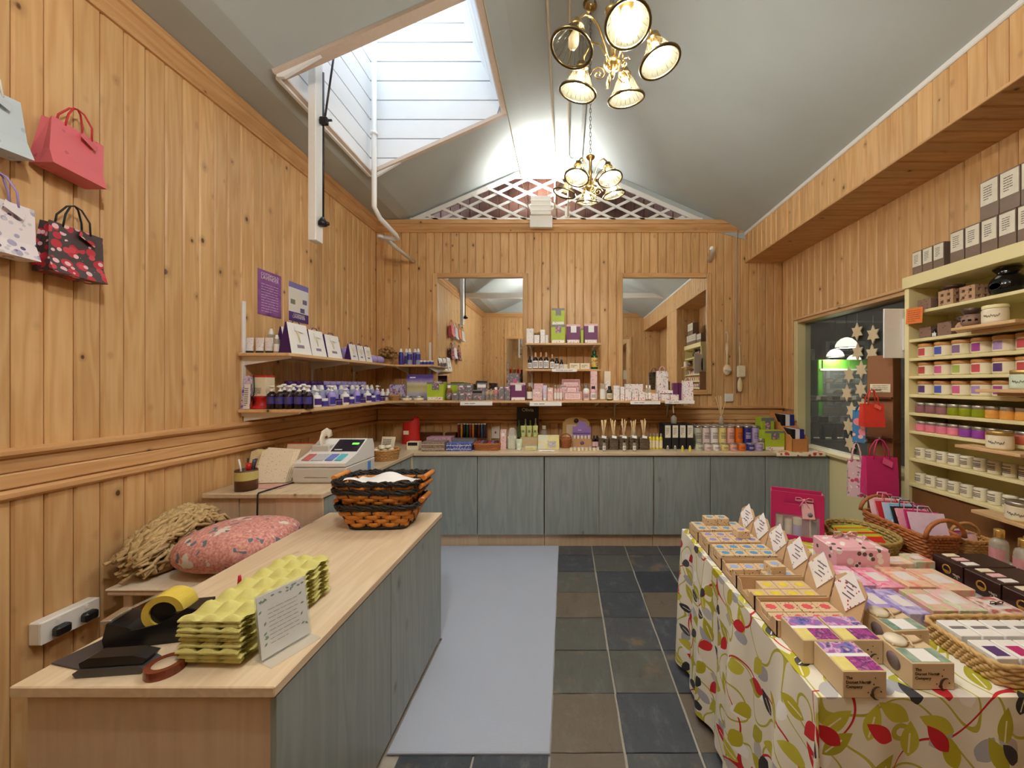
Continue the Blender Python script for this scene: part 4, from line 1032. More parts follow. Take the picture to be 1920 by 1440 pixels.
# ------------------------------------------------------------------ left wall: upper shelf
zt = SH_T+.0005
for i, (px0, px1) in enumerate(((459,477),(479,495),(497,512))):
    tubepack('pale flowered hand-cream tube on a black cap at the shelf end', (*[bx(px0,px1,2.52)[0]], 2.52, zt), .058, .105, spots('lilac_fleck', (236,230,232), [(176,160,200),(90,84,100)], 80, .2), black, 'hand-cream tubes at the shelf end')
bottle('clear spray bottle with white cap behind the hand-cream tubes', (-2.0, 2.60, zt), .175, .022, clear_b, white_plastic, white_card, 'spray')
bottle('slim clear bottle beside the largest purple gift bag', (-1.885, 2.50, zt), .12, .018, clear_b, white_plastic, white_card, 'spray')
def lavbag(label, y, w, h, d, x, group=None):
    t = thing('gift_bag', label, 'bag', (x, y, zt), PI/2, group); w, h, d = round(w,3), round(h,3), round(d,3)
    def body(b):
        b.add([(-w/2,-d/2,0),(w/2,-d/2,0),(w/2,d/2,0),(-w/2,d/2,0),(-w/2*.93,-.004,h),(w/2*.93,-.004,h),(w/2*.93,.004,h),(-w/2*.93,.004,h)], [(3,2,1,0),(4,5,6,7),(1,2,6,5),(2,3,7,6),(3,0,4,7)])
    obj('bag_body', cm(('lavb', w, h, d), body), deep_purple, t)
    obj('bag_front', cm(('lavf', w, h, d), lambda b: b.add([(-w/2,-d/2-.001,0),(w/2,-d/2-.001,0),(w/2*.93,-.005,h),(-w/2*.93,-.005,h)], [(0,1,2,3)])), white_card, t)
    s = -math.atan2(d/2-.004, h)
    def fp(b, zz, ww, hh, xx=0): 
        y0 = -d/2+(d/2-.004)*zz/h-.002; y1 = -d/2+(d/2-.004)*(zz+hh)/h-.002
        b.add([(xx-ww/2,y0,zz),(xx+ww/2,y0,zz),(xx+ww/2,y1,zz+hh),(xx-ww/2,y1,zz+hh)], [(0,1,2,3)])
    obj('name_label', cm(('lavl', w, h, d), lambda b: fp(b, h*.2, w*.34, h*.10)), C_('grey_mauve', (140,126,150)), t)
    obj('wheat_sprig', cm(('lavs', w, h, d), lambda b: b.tube([(.0,-d*.36,h*.38),(-.01,-d*.26,h*.62),(-.022,-d*.18,h*.74)], [.003,.009,.012], 5, flat=.4)), C_('pale_wheat', (226,214,178)), t)
    obj('gift_tag', cm(('lavt', w, h, d), lambda b: b.box(-w*.2,-.012,0,w*.2,-.010,h*.16)), white_card, t, (.0,-.012,h*.72), (R(-12),R(6),0))
    obj('cord', cm(('lavc', w, h), lambda b: b.tube([(-w*.2,0,h-.004),(-w*.12,0,h+.016),(w*.12,0,h+.016),(w*.2,0,h-.004)], .003, 5)), deep_purple, t)
lavbag('largest white gift bag with purple sides on the upper left shelf', 2.575, .20, .205, .085, -1.815)
lavbag('middle-sized white gift bag with purple sides, next to the largest', 2.765, .165, .185, .08, -1.815)
lavbag('white gift bag with purple sides standing before the lavender pouches', 2.955, .185, .175, .08, -1.815)
lavbag('white gift bag with purple sides tucked against the wall', 2.745, .19, .20, .08, -1.98)
for i, y in enumerate((3.235, 3.355, 3.475)): lavbag('small white gift bag with purple sides', y, .112, .135, .06, -1.81, 'small white and purple bags')
jar('small clear pot of grey pebbles beside the gift bags', (-1.86, 3.12, zt), .03, .10, clear_b, steel, None, name='glass_pot')
def pouch(label, loc, w, d, h, m, rz, group):
    t = thing('fabric_pouch', label, 'pouch', loc, rz, group)
    def f(b):
        b.surf(lambda u, v: (w/2*math.cos(2*PI*u)*(math.sin(PI*v)**.6), d/2*math.sin(2*PI*u)*(math.sin(PI*v)**.6), h*(.5-.5*math.cos(PI*v))+(.004*math.sin(9*u*2*PI)*math.sin(PI*v))), 18, 8)
    obj('padding', cm(('pouch', w, d, h), f), m, t); obj('tie', cm(('ptie', w, h), lambda b: b.tube([(math.cos(2*PI*q/12)*w*.2, math.sin(2*PI*q/12)*d*.2, h*.97) for q in range(12)], .003, 4, True)), white_plastic, t)
for i, (x, y) in enumerate(((-1.95,3.24),(-1.95,3.42),(-1.96,3.60),(-1.83,3.62),(-1.955,3.77),(-1.835,3.765))):
    pouch('lilac stuffed lavender pouch on the upper left shelf', (x, y, zt), .11, .10, .13 if i < 3 else .07, lilac, i, 'lavender pouches')
dried('ball of dried brown flowers in the shelf corner', (-1.825, 3.925, zt), .11, dry, 170, 2, 1.15)
# corner shelf: purple sprays
for i, px in enumerate((752,760,768,776,784)):
    x, w = bx(px-4.6, px+4.6, 4.02)
    bottle('purple-labelled spray bottle with white cap on the corner shelf', (x, 4.02+(i % 2)*.03, zt), .172, .024, blue_b if i % 3 else indigo, white_plastic, indigo, 'spray', 'purple sprays on the corner shelf', lz=(.08,.55) if i % 2 else (.3,.66), full=True, txt=False)
for i in range(4): jar('low blue and white pot on the corner shelf', (-1.52+i*.04, 4.03-.004*i, zt), .018, .045, lilac_w, white_plastic, indigo, 'low pots on the corner shelf', name='cream_pot')
# ------------------------------------------------------------------ left wall: lower shelf
zb_ = SH_B+.0005
t = thing('leaflet_holder', 'purple and white leaflet display at the end of the lower left shelf', 'leaflets', (-2.055, 2.462, zb_))
obj('leaflet', MB().box(-.036,-.001,0,.02,.004,.215), swirl('lavender_photo', [(84,52,128),(150,120,180),(220,214,230),(120,90,160)], 26), t, (0,0,.003), (R(-6),0,0)); obj('price_list', MB().box(-.008,-.014,0,.03,-.012,.16), white_card, t, (0,0,.002), (R(-4),0,0))
obj('print', cm('leafp', lambda b: lines(b, .032, .12, 9, -.0148, 4, x0=-.005)), ink, t, (0,0,.02), (R(-4),0,0))
t = thing('gift_set', 'red pedestal gift box under a cream card sleeve tied with black cord', 'gift box', (-2.018, 2.545, zb_))
obj('pedestal', cm('redped', lambda b: b.lathe([(.0,0),(.058,0),(.06,.006),(.052,.012),(.042,.03),(.04,.055),(.05,.075),(.055,.082),(0,.082)], 20)), red_c, t)
obj('side_bag', MB().box(-.068,-.05,0,-.048,-.015,.07,.004), C_('orange_card', (226,92,40)), t)
obj('card_sleeve', MB().cb(.11,.08,.125,.002,(0,0,.083)), cream_card, t); obj('lid', MB().cb(.112,.082,.012,.002,(0,0,.208)), red_c, t)
obj('cord', MB().tube([(-.02,-.043,.222),(-.015,-.044,.12),(-.024,-.046,.07),(-.03,-.062,.04)], .003, 5), black, t)
obj('print', cm('redprint', lambda b: lines(b, .09, .05, 5, -.0412, 8)), ink, t, (0,0,.09))
for i, px in enumerate((510,526,543,561,578)):
    x = (px-PX)*2.50/FPX
    bottle('dark amber pump bottle with white pump and purple label' if i else 'dark pump bottle with beige pump next to the red gift box', (x, 2.50, zb_), .155, .029, amber_dark, white_plastic if i else cream_card, indigo, 'pump', 'dark pump bottles along the shelf end' if i else None, lz=(.22,.52), txt=True)
for i, px in enumerate((533,551,569)):
    x = (px-PX)*2.585/FPX
    bottle('dark amber pump bottle standing in the second row', (x, 2.585, zb_), .165, .028, amber_dark, white_plastic, indigo, 'pump', 'dark pump bottles in the second row', lz=(.22,.5))
r7 = random.Random(3)
for i in range(12):
    y = 2.665+i*.086
    k_ = i % 4
    if k_ == 0: bottle('white pump bottle with purple label at the edge of the lower left shelf', (-1.735, y, zb_), .125, .032, white_plastic, white_plastic, purple, 'pump', 'white pump bottles on the shelf edge', PI/2, (.15,.5))
    elif k_ == 1: jar('small purple-labelled pot at the edge of the lower left shelf', (-1.735, y, zb_), .025, .06, lilac_w, white_plastic, indigo, 'small pots on the shelf edge', PI/2, name='cream_pot')
    elif k_ == 2: bottle('lilac pump bottle at the edge of the lower left shelf', (-1.735, y, zb_), .15, .027, lilac, white_plastic, indigo, 'pump', 'lilac pump bottles on the shelf edge', PI/2, (.1,.45))
    else: jar('low white jar with purple band on the lower left shelf', (-1.735, y, zb_), .027, .05, white_plastic, deep_purple, purple, 'low jars on the shelf edge', PI/2, name='cream_pot')
for i in range(12):
    y = 2.69+i*.082
    bottle('tall clear-blue bottle with purple label in the middle row', (-1.82, y, zb_), .155, .027, blue_b, white_plastic, indigo if i % 2 else lilac, 'pump' if i % 3 == 0 else 'spray', 'tall bottles in the middle row', PI/2, (.08,.5), True)
for i in range(13):
    y = 2.66+i*.08
    jar('tall tin canister with purple and white bands at the back of the shelf', (-1.92, y, zb_), .031, .185, indigo if i % 2 else lilac_w, deep_purple if i < 5 else lilac, white_card, 'tall canisters against the left wall', PI/2, lidf=.14, name='canister', labf=(.4,.72), cat='canister')
for i, px in enumerate((693,704,714,722)):
    bottle('white flat-capped bottle with violet stripe near the shelf corner', (-1.915+i*.045, 3.80+.01*i, zb_), .115, .021, white_plastic, white_plastic, purple, 'cap', 'white bottles near the shelf corner', lz=(.3,.42), full=True)
basket('small round wicker basket with hoop handle in the shelf corner', (-1.98, 3.86, zb_), .10, .10, .07, wick, 1.2, 5, 2, 16, .004, handles='hoop')
# ------------------------------------------------------------------ long shelf under the mirrors
Z = SH_B+.0005
t = cart('lavender picture box with small basket photo at the left of the long shelf', 730, 756, 721, 3.86, Z, .06, swirl('lavender_photo', [(84,52,128),(150,120,180),(220,214,230),(120,90,160)], 26))
basket('tiny wicker trug standing before the lavender picture box', (bx(729,750,3.80)[0], 3.80, Z), .085, .06, .05, wick, 1.25, 4, 2, 14, .004, handles='hoop')
lav = NT('lavender_field_print'); q_ = lav.objc(); sepz = lav.n('ShaderNodeSeparateXYZ'); lav.l(q_, sepz.inputs[0]); ra = lav.n('ShaderNodeValToRGB')
wv = lav.math('ADD', lav.math('MULTIPLY', sepz.outputs[2], 3.7), lav.math('MULTIPLY_ADD', lav.noise(q_, 30, 3), .12, -.06)); lav.l(wv, ra.inputs[0])
el = ra.color_ramp.elements; el[0].color = s2l((150,140,200)); el[1].position = 1; el[1].color = s2l((84,60,150))
for p_, c_ in ((.2,(186,182,214)),(.34,(206,196,150)),(.5,(190,176,120)),(.62,(216,206,170)),(.72,(160,140,196)),(.85,(92,66,156))): e_ = el.new(p_); e_.color = s2l(c_)
lav.l(ra.outputs[0], lav.b.inputs['Base Color'])
x, w = bx(762, 811, 3.98)
t = thing('picture_board', 'large lavender field picture board leaning behind the small tins', 'picture', (x, 3.98, Z)); obj('board_panel', MB().box(-w/2,0,0,w/2,.012,.262,.001), lav.m, t, (0,0,.001), (R(-4),0,0)); obj('title_strip', MB().box(-w/2+.03,-.003,.225,-w/2+.09,-.001,.238), white_card, t, (0,0,0), (R(-4),0,0)); obj('easel_back', MB().box(-.03,.012,.0,.03,.07,.01), kraft, t)
for px0, px1 in ((752,771),(774,793)):
    x, w = bx(px0, px1, 3.80); jar('low round tin with cream label below the lavender picture', (x, 3.82, Z), w/2, .045, steel, steel, cream_card, 'low tins below the lavender picture', name='tin', lidf=.35, cat='tin')
def gift_box(label, px0, px1, pt, Y, zb, d, m, top_m, tag_m, ribbon=True, group=None):
    t = cart(label, px0, px1, pt, Y, zb, d, m, [('lid_band',1.01,.12,0,.94,top_m),('gift_tag',.42,.36,.02,.74,tag_m),('flower_print',.9,.16,0,.1,whitep)], group=group, name='gift_box', cat='gift box')
    if ribbon:
        h = zat(pt, Y)-zb; bow(t, (.03,-d/2-.006,h*.98), .032, white_plastic)
    return t
gift_box('lime-green gift box with grey tag and bow beside the lavender picture', 800, 832, 716, 3.80, Z, .10, lime_c, grey_c, greyp)
bott('small brown bottle with white bow next to the lime gift box', 834, 846, 722, 3.82, Z, C_('brown_amber', (140,90,50), rough=.2), white_plastic, greyp)
cart('lime-topped box behind the grey flowered stack', 838, 866, 719, 4.0, Z, .10, lime_c, [('lid_band',1.01,.1,0,.95,grey_c)])
for px0 in (847,860,873): cart('small grey box with pink flower in the front row', px0, px0+12.4, 736, 3.78, Z, .06, greyp, group='small grey flowered boxes', txt=0, parts=[('white_title',.5,.12,0,.8,white_card)])
for px0 in (858,872): cart('grey box with pink flower standing behind the front row', px0, px0+14, 720, 3.87, Z, .06, greyp, group='grey flowered boxes behind', parts=[('white_title',.5,.1,0,.85,white_card)])
cart('dark-banded grey box beside the small flowered boxes', 886, 904, 731, 3.79, Z, .07, grey_c, [('dark_band',1.0,.2,0,.8,black),('flower_print',.9,.4,0,.28,greyp)])
cart('grey lattice box behind the dark-banded box', 894, 912, 718, 3.90, Z, .06, greyp, [('white_title',.9,.18,0,.82,white_card)])
for px in (905,912.5,920): bott('small grey pump vial with pink flower label', px-3.3, px+3.3, 729, 3.79, Z, clear_b, grey_c, greyp, group='grey vials')
bott('small pink bottle with white tag beside the grey boxes', 924, 934, 726, 3.80, Z, C_('rose_liquid', (206,130,140), rough=.2), white_plastic, greyp)
for px0 in (935,946): cart('tall grey box with pink flower beside the plum bag', px0, px0+10.5, 724, 3.80, Z, .06, greyp, group='tall grey boxes', parts=[('white_title',.5,.08,0,.9,white_card)])
t = cart('tall grey carton of red-capped bottles behind the plum gift box', 952, 974, 700, 4.02, Z, .09, greyp, [('pink_flower',.3,.12,.1,.72,C_('hot_pink', (232,96,160)))])
for q in (-.04,.0,.04): obj('bottle_neck', cm('neckred', lambda b: b.lathe([(.01,0),(.01,.035),(.013,.035),(.013,.055),(0,.055)],10)), red_c if q else C_('gold_foil',(206,170,90),rough=.3,metal=.8), t, (q,0,zat(700,4.02)-Z))
gift_box('plum gift box with white tag and bow on the long shelf', 957, 986, 718, 3.79, Z, .09, plum, rose_c, white_card)
bott('clear brown bottle with white tag next to the plum gift box', 987, 998, 718, 3.80, Z, C_('honey_glass', (120,74,40), rough=.15), clear_b, white_card)
cart('pale pink flowered box left of the pink bottles', 999, 1017, 730, 3.79, Z, .06, pinkp, [('white_title',.5,.15,0,.7,white_card)])
cart('small rose box on show behind the pale pink box', 1001, 1019, 719, 3.88, Z, .06, rose_c, [('flower_print',.7,.5,0,.6,pinkp)])
tubepack('tall pale tube standing between the pink boxes', (bx(1017,1026,3.8)[0], 3.80, Z), .045, .15, lilac_w, white_plastic, lab=pinkp)
cart('narrow pink carton right of the pale tube', 1026.5, 1037, 727, 3.80, Z, .05, pinkp, [('white_title',.6,.12,0,.8,white_card)])
for px in (1041,1046.5,1052): bott('small pink perfume bottle with silver cap', px-2.6, px+2.6, 722, 3.80, Z, rose_c, steel, white_card, group='pink perfume bottles')
for i, (a, b_, pt, Y, lb) in enumerate(((1056,1092,735,3.79,'wide pink soap box with three panels in front'),(1062,1082,723,3.87,'small pink soap box raised in the middle of the pink stack'),(1049,1089,722,3.96,'wide pink box behind the soap boxes'),(1053,1088,711,4.06,'tallest wide pink box against the wall'))):
    cart(lb, a, b_, pt, Y, Z, .07, pinkp, [('border_panel',.94,.9,0,.5,C_('rose_border', (196,140,142), rough=.5)),('flower_print',.82,.7,0,.5,C_('pale_rose_panel', (242,220,216), rough=.5)),('flower_print',.7,.5,0,.5,pinkp)])
bott('white lotion bottle with grey cap beside the pink stack', 1093, 1106, 722, 3.80, Z, white_plastic, grey_c, rose_c, txt=True)
cart('tall pink flowered carton behind the black-capped bottle', 1107, 1120, 696, 3.90, Z, .06, pinkp, [('white_title',.7,.1,0,.3,white_card)])
bott('pink bottle with black cap before the tall pink carton', 1107, 1119, 724, 3.80, Z, rose_c, black, white_card, txt=True)
jar('glass jar with white tag beside the cream carton', (bx(1125,1136,3.8)[0], 3.82, Z), .028, .165, C_('bath_salts', (214,186,140)), clear_b, white_card, name='glass_jar')
cart('tall cream carton with red flower behind the dark bottle', 1133, 1145, 696, 3.92, Z, .06, cream_card, [('flower_print',.6,.4,0,.45,whitep)])
bott('dark green bottle with black cap and cream label', 1138, 1149, 724, 3.79, Z, C_('olive_glass', (60,62,40), rough=.15), black, cream_card, txt=True)
cart('narrow white carton with black flowers', 1150, 1162, 723, 3.80, Z, .05, spots('bw_flower', (240,236,230), [(60,56,60),(150,130,170)], 70, .24))
for i, (a, b_, pt, Y) in enumerate(((1163,1171,725,3.80),(1172,1184,730,3.79),(1185,1197,735,3.79),(1198,1210,735,3.79),(1222,1234,738,3.79))): cart('small white box sprigged with pink flowers in the front row', a, b_, pt, Y, Z, .05, whitep, group='small white flowered boxes', parts=[('white_title',.6,.2,0,.7,white_card)])
cart('wide white box sprigged with pink flowers at the back of the shelf', 1172, 1206, 720, 3.98, Z, .08, whitep, [('white_title',.4,.1,0,.75,white_card)])
for px in (1213,1219): bott('slim clear bottle with flowered label', px-3, px+3, 722, 3.80, Z, clear_b, white_plastic, whitep, group='slim flowered bottles')
cart('square white flowered box with black band', 1236, 1262, 732, 3.83, Z, .08, whitep, [('black_band',.9,.1,.0,.66,black)])
cart('white flowered cube at the front of the shelf end', 1240, 1256, 739, 3.775, Z, .05, whitep, [('white_title',.5,.2,0,.6,white_card)])
cart('second white flowered cube beside the plum book', 1257, 1273, 740, 3.775, Z, .05, whitep, [('white_title',.5,.2,0,.6,white_card)])
giftbag('tall white flowered gift bag at the back of the shelf end', (bx(1232,1253,4.02)[0], 4.05, Z), .12, .07, .30, whitep, rose_c, white_card, handle=.05)
cart('plum-coloured book box standing at the shelf end', 1262, 1279, 718, 3.87, Z, .06, plum, [('spine_stripe',.2,1.0,.1,.5,C_('plum_dark', (86,30,70)))])
giftbag('white flowered gift bag at the very end of the long shelf', (bx(1281,1299,3.8)[0], 3.82, Z), .10, .06, .195, whitep, rose_c, None, handle=.03)
# ------------------------------------------------------------------ shelves between the mirrors
Z = 1.9245
for a, b_, pt in ((987,1000.5,616),(1001.5,1011.5,628),(1013,1022,618),(1022.5,1028,628)): cart('white carton with plum flowers on the upper middle shelf', a, b_, pt, 3.98, Z, .05, spots('plum_sprig', (242,238,234), [(120,50,96),(90,40,80)], 80, .2), group='white cartons on the upper middle shelf')
dried('ball of dried straw flowers on the upper middle shelf', (bx(992,1030,4.1)[0], 4.12, Z), .10, dry, 130, 5)
g1 = gift_box('lower lime-green tin with grey tag on the upper middle shelf', 1033, 1060, 609, 3.98, Z, .12, lime_c, grey_c, greyp, False)
gift_box('lime-green tin with grey tag stacked on another lime tin', 1034, 1059, 578, 3.985, zat(609,3.98)+.0005, .11, lime_c, grey_c, greyp, False)
gift_box('plum gift box with white tag next to the lime tins', 1062, 1088, 608, 3.98, Z, .12, plum, rose_c, white_card, False)
cart('thin lime-green carton between the plum boxes', 1089, 1094, 616, 3.99, Z, .10, lime_c, [('lid_band',1.01,.1,0,.95,grey_c)])
gift_box('plum gift box with white tag at the shelf end', 1095, 1121, 607, 3.98, Z, .12, plum, rose_c, white_card, False)
Z = 1.6545
orange_cap = C_('tan_cap', (206,160,110), rough=.4)
for i, (a, b_, pt) in enumerate(((989,997,668),(998,1009,660),(1009.5,1018,660),(1018.5,1029,660),(1031,1039.5,664),(1040,1048,671),(1049,1056,674))): bott('dark bottle with white label on the lower middle shelf', a, b_, pt, 3.99, Z, amber_dark, orange_cap if i in (1,2,3,4) else black, white_card, 'drop' if i in (1,2,3,4) else 'cap', group='dark bottles on the lower middle shelf', txt=True, lz=(.06,.5))
jar('low white pot on the lower middle shelf', (bx(1055,1065,3.99)[0], 4.01, Z), .026, .05, white_plastic, white_plastic, cream_card, name='cream_pot')
for a, b_ in ((1068,1087),(1088,1106)): cart('cream soap box on the lower middle shelf', a, b_, 681, 3.98, Z, .06, cream_card, group='cream soap boxes', txt=2)
bott('dark green bottle with blue and orange picture label', 1108, 1122, 657, 3.98, Z, green_b, green_b, swirl('picture_label', [(40,90,190),(240,140,40),(230,220,60),(40,120,190)], 40), lz=(.12,.62), full=True)
# wooden brushes and sockets on the wall
bw = pine('brush_wood', 'z', (248,232,196), (236,212,168), knots=0)
x, _, z = P(1364, 705, 4.2)
t = thing('bath_brush', 'long-handled wooden bath brush with round head hanging on the wall', 'brush', (x, 4.21, z)); obj('brush_head', cm('bh1', lambda b: b.lathe([(0,-.018),(.05,-.016),(.062,0),(.05,.014),(0,.016)], 18, sx=.72, m=Matrix.Translation((0,0,.07)) @ Matrix.Rotation(PI/2,4,'X'))), bw, t); obj('handle', MB().tube([(0,0,.12),(0,0,.24),(0,0,.30),(0,0,.36)],[.012,.011,.018,.013],8), bw, t); obj('hanging_loop', MB().tube([(0,0,.36),(.008,-.005,.44),(-.006,-.01,.49),(-.02,-.008,.475)], .005, 5), white_plastic, t); obj('strap', MB().box(-.036,-.03,.055,.036,-.016,.075,.003), white_card, t)
x, _, z = P(1388, 735, 4.2)
t = thing('bath_brush', 'wooden back brush with pale pad hanging beside the grey cable', 'brush', (x, 4.21, z)); obj('bristle_head', cm('bh2', lambda b: b.lathe([(0,0),(.022,.01),(.03,.05),(.028,.10),(.012,.15),(.01,.17)], 14, sy=.5)), bw, t); obj('pad', MB().cb(.095,.03,.13,.01,(.012,-.005,.16)), C_('pale_pad', (240,228,200), rough=.9), t); obj('handle', MB().tube([(0,0,.28),(0,0,.40),(-.004,0,.50)],[.007,.006,.007],8), bw, t); obj('hanging_loop', MB().tube([(-.004,0,.50),(.006,0,.54),(-.012,0,.55)], .004, 5), white_plastic, t)
def socket(label, px0, px1, py0, py1, Y, switch=True):
    x0, _, z1 = P(px0, py0, Y); x1, _, z0 = P(px1, py1, Y); w, h = x1-x0, z1-z0
    t = thing('wall_socket', label, 'socket', ((x0+x1)/2, Y, z0)); obj('face_plate', MB().box(-w/2,-.012,0,w/2,0,h,.003), white_plastic, t); obj('rocker', MB().box(-.008,-.017,h*.42,.008,-.012,h*.58,.001), white_plastic if switch else red_c, t)
socket('square white socket plate at the foot of the grey cable', 1358, 1374, 738, 753, 4.238)
socket('white switch plate on the dado behind the wicker tray', 922, 937, 799, 822, 4.238, False)
# ================================================================== back worktop
Z = WT+.0005
def wy(py): return (EYE-WT)*FPX/(py-PY)
soap_y = C_('yellow_soap', (232,212,140), rough=.4); cello = glassy('cellophane', (240,238,230), .3, .15)
def soaps(label, n, cx_, cy_, z0, spread, m, seed, group, r=.028):
    q = random.Random(seed)
    for i in range(n):
        m_ = n-3; top = i >= m_; a = 2*PI*(i-m_)/3+.5 if top else 2*PI*i/m_; rr = r*1.2 if top else spread*.9
        t = tag(obj('soap', cm(('soap', r), lambda b: b.lathe([(0,0),(r*.7,r*.08),(r,r*.45),(r*.75,r*.9),(0,r)], 12)), m, None, (cx_+math.cos(a)*rr, cy_+math.sin(a)*rr, z0+(r*.95 if top else 0)), (q.uniform(-.12,.12),q.uniform(-.12,.12),0)), label, 'soap', group)
basket('shallow round wicker basket of wrapped soaps on the corner worktop', (-1.50, 3.16, Z), .20, .17, .085, wick, 1.2, 6, 2, 24, .006)
soaps('cream soap in cellophane lying in the round wicker basket', 9, -1.50, 3.16, Z+.062, .068, C_('cream_soap', (236,224,196), rough=.3), 1, 'soaps in the round basket', .029)
basket('small wicker basket of yellow soaps behind the till', (-1.56, 2.905, Z), .15, .14, .09, wick, 1.2, 6, 2, 20, .006)
soaps('yellow soap heaped in the small basket behind the till', 8, -1.56, 2.905, Z+.068, .053, soap_y, 2, 'yellow soaps', .026)
basket('low wicker basket of yellow bath melts by the left wall', (-1.82, 3.10, Z), .20, .18, .08, wick, 1.15, 5, 2, 22, .006)
soaps('round yellow bath melt in the low basket by the left wall', 8, -1.82, 3.10, Z+.058, .07, soap_y, 3, 'yellow bath melts', .031)
t = thing('price_card', 'cream price card propped up in the round soap basket', 'card', (-1.52, 3.26, Z+.075)); obj('card', MB().box(-.065,-.001,0,.065,.001,.10), cream_card, t, (0,0,0), (R(-15),0,R(-12))); obj('print', cm('pcp', lambda b: lines(b,.10,.07,5,-.0018,6)), ink, t, (0,0,.012), (R(-15),0,R(-12)))
t = cart('cream display box with black lining at the worktop corner', 762, 785, 829, 3.62, Z, .08, cream_card, [('black_opening',.8,.4,.0,.75,black)])
x, w = bx(758, 792, 4.08)
t = thing('tote_bag', 'red cloth drawstring bag with cream label leaning on the dado', 'bag', (x, 4.02, Z))
obj('bag_body', cm('redbag', lambda b: b.surf(lambda u, v: (w/2*math.cos(2*PI*u)*(1-.12*v), .06*math.sin(2*PI*u)*(1-.25*v), (.235+.03*math.cos(2*PI*u))*v), 20, 6)), red_c, t); obj('flap', MB().box(.02,-.03,.21,.085,.03,.285,.02), red_c, t); obj('name_label', MB().box(-.055,-.063,.10,.0,-.0605,.14), cream_card, t); obj('inside', cm('redin', lambda b: b.prism([(w/2*.86*math.cos(2*PI*i/16), .043*math.sin(2*PI*i/16)) for i in range(16)], .10, .106, 'xy')), red_c, t)
woodbox = pine('dark_carved_wood', 'x', (112,66,34), (80,44,22), knots=0)
cart('long dark wooden box behind the floral boxes', 772, 826, 812, 4.12, Z, .09, woodbox, [('added_lid_strip',1.0,.05,0,.72,woodbox)])  # raised lid strips on both boxes are added to stand for a shadow line
cart('short dark wooden box beside the tube rack', 834, 855, 812, 4.12, Z, .09, woodbox, [('added_lid_strip',1.0,.05,0,.72,woodbox)])
flor = spots('dark_floral', (150,130,116), [(70,80,70),(206,190,180),(160,90,100)], 90, .36); florp = spots('mauve_floral', (206,160,184), [(110,100,120),(236,210,220)], 90, .34)
zb2 = Z
h1 = .042
for lv in range(2):
    x, w = bx(791, 834, 3.56); carton(['bottom floral notecard box of the dark stack on the worktop', 'upper floral notecard box of the dark stack on the worktop'][lv], (x, 3.62, Z+lv*(h1+.0005)), w, .14, h1, flor, [('box_edge',1.0,.1,0,.5,cream_card)])
x, w = bx(800, 846, 3.80); carton('mauve floral box behind the dark floral stack', (x, 3.86, Z), w, .13, .095, florp, [('box_edge',1.0,.06,0,.5,cream_card)])
blup = spots('blue_floral', (70,86,170), [(220,226,240),(40,50,120)], 90, .38)
for lv in range(2):
    x, w = bx(837, 884, 3.57); carton(['bottom blue patterned box on the worktop', 'upper blue patterned box on the worktop'][lv], (x, 3.63, Z+lv*.0355), w, .14, .035, blup, [('box_edge',1.0,.12,0,.5,white_card)])
x, w = bx(848, 890, 3.82); carton('flat grey box behind the blue patterned boxes', (x, 3.86, Z), w, .12, .075, grey_c, [('dark_band',.9,.3,0,.6,black)])
# incense tubes in a rack
x, w = bx(856, 912, 4.08)
t = thing('tube_rack', 'open wooden rack holding a row of incense tubes', 'rack', (x, 4.10, Z)); obj('rack_base', MB().cb(w,.06,.05,.003), woodbox, t); obj('rack_back', MB().box(-w/2,.02,.05,w/2,.03,.19,.002), woodbox, t)
tc_ = [(120,40,40),(210,160,50),(40,44,60),(40,90,60),(150,50,60),(206,140,40),(30,34,40),(110,46,40),(70,110,150),(60,50,70)]
for i in range(10): 
    tt = tag(obj('incense_tube', cm('inct', lambda b: b.lathe([(0,0),(.0125,0),(.0125,.135),(.0115,.14),(0,.14)], 10)), C_('incense_%d' % i, tc_[i], rough=.4), None, (x-w/2+.02+i*(w-.04)/9, 4.09, Z+.0505)), ['dark red','mustard','black-blue','green','crimson','amber','black','rust','pale blue','grey-violet'][i]+' incense tube standing in the wooden rack', 'tube', 'incense tubes'); obj('tube_cap', cm('incc', lambda b: b.lathe([(0,.141),(.013,.141),(.013,.152),(0,.153)], 10)), white_plastic, tt)
x, w = bx(888, 936, 3.6)
basket('shallow red-brown wicker tray of small packets on the worktop', (x, 3.66, Z), .22, .14, .06, wick_r, 1.08, 4, 8, 20, .006)
for i in range(6): tag(obj('packet', cm('packt', lambda b: b.cb(.03,.10,.045,.004)), C_('packet_%d' % (i % 3), ((150,60,56),(110,96,120),(90,44,40))[i % 3]), None, (x-.085+i*.034, 3.66, Z+.03), (R(8),0,0)), ['brick-red','mauve-grey','dark brown'][i % 3]+' small packet filed in the red-brown wicker tray', 'packet', 'packets in the wicker tray')
cart('pink flowered tall carton beside the cellophane bag', 938, 949, 806, 3.66, Z, .05, pinkp, [('white_title',.6,.15,0,.75,white_card)])
x, w = bx(950, 968, 3.64)
t = thing('wrapped_gift', 'white gift pack gathered in cellophane on the back worktop', 'gift', (x, 3.68, Z)); obj('pack', MB().cb(.078,.06,.13,.008), C_('pale_green_pack', (222,230,206)), t); obj('wrapping', cm('cello', lambda b: b.surf(lambda u, v: ((.05*(1-v)**.5+.022*v)*math.cos(2*PI*u)*(1+.12*math.sin(10*PI*u)), (.04*(1-v)**.5+.02*v)*math.sin(2*PI*u), .205*v), 20, 7)), cello, t)
tubepack('pale green cream tube standing alone before the dark poster', (bx(967,979,3.62)[0], 3.62, Z), .06, .105, C_('pale_green', (206,226,190), rough=.4), white_plastic, lab=white_card)
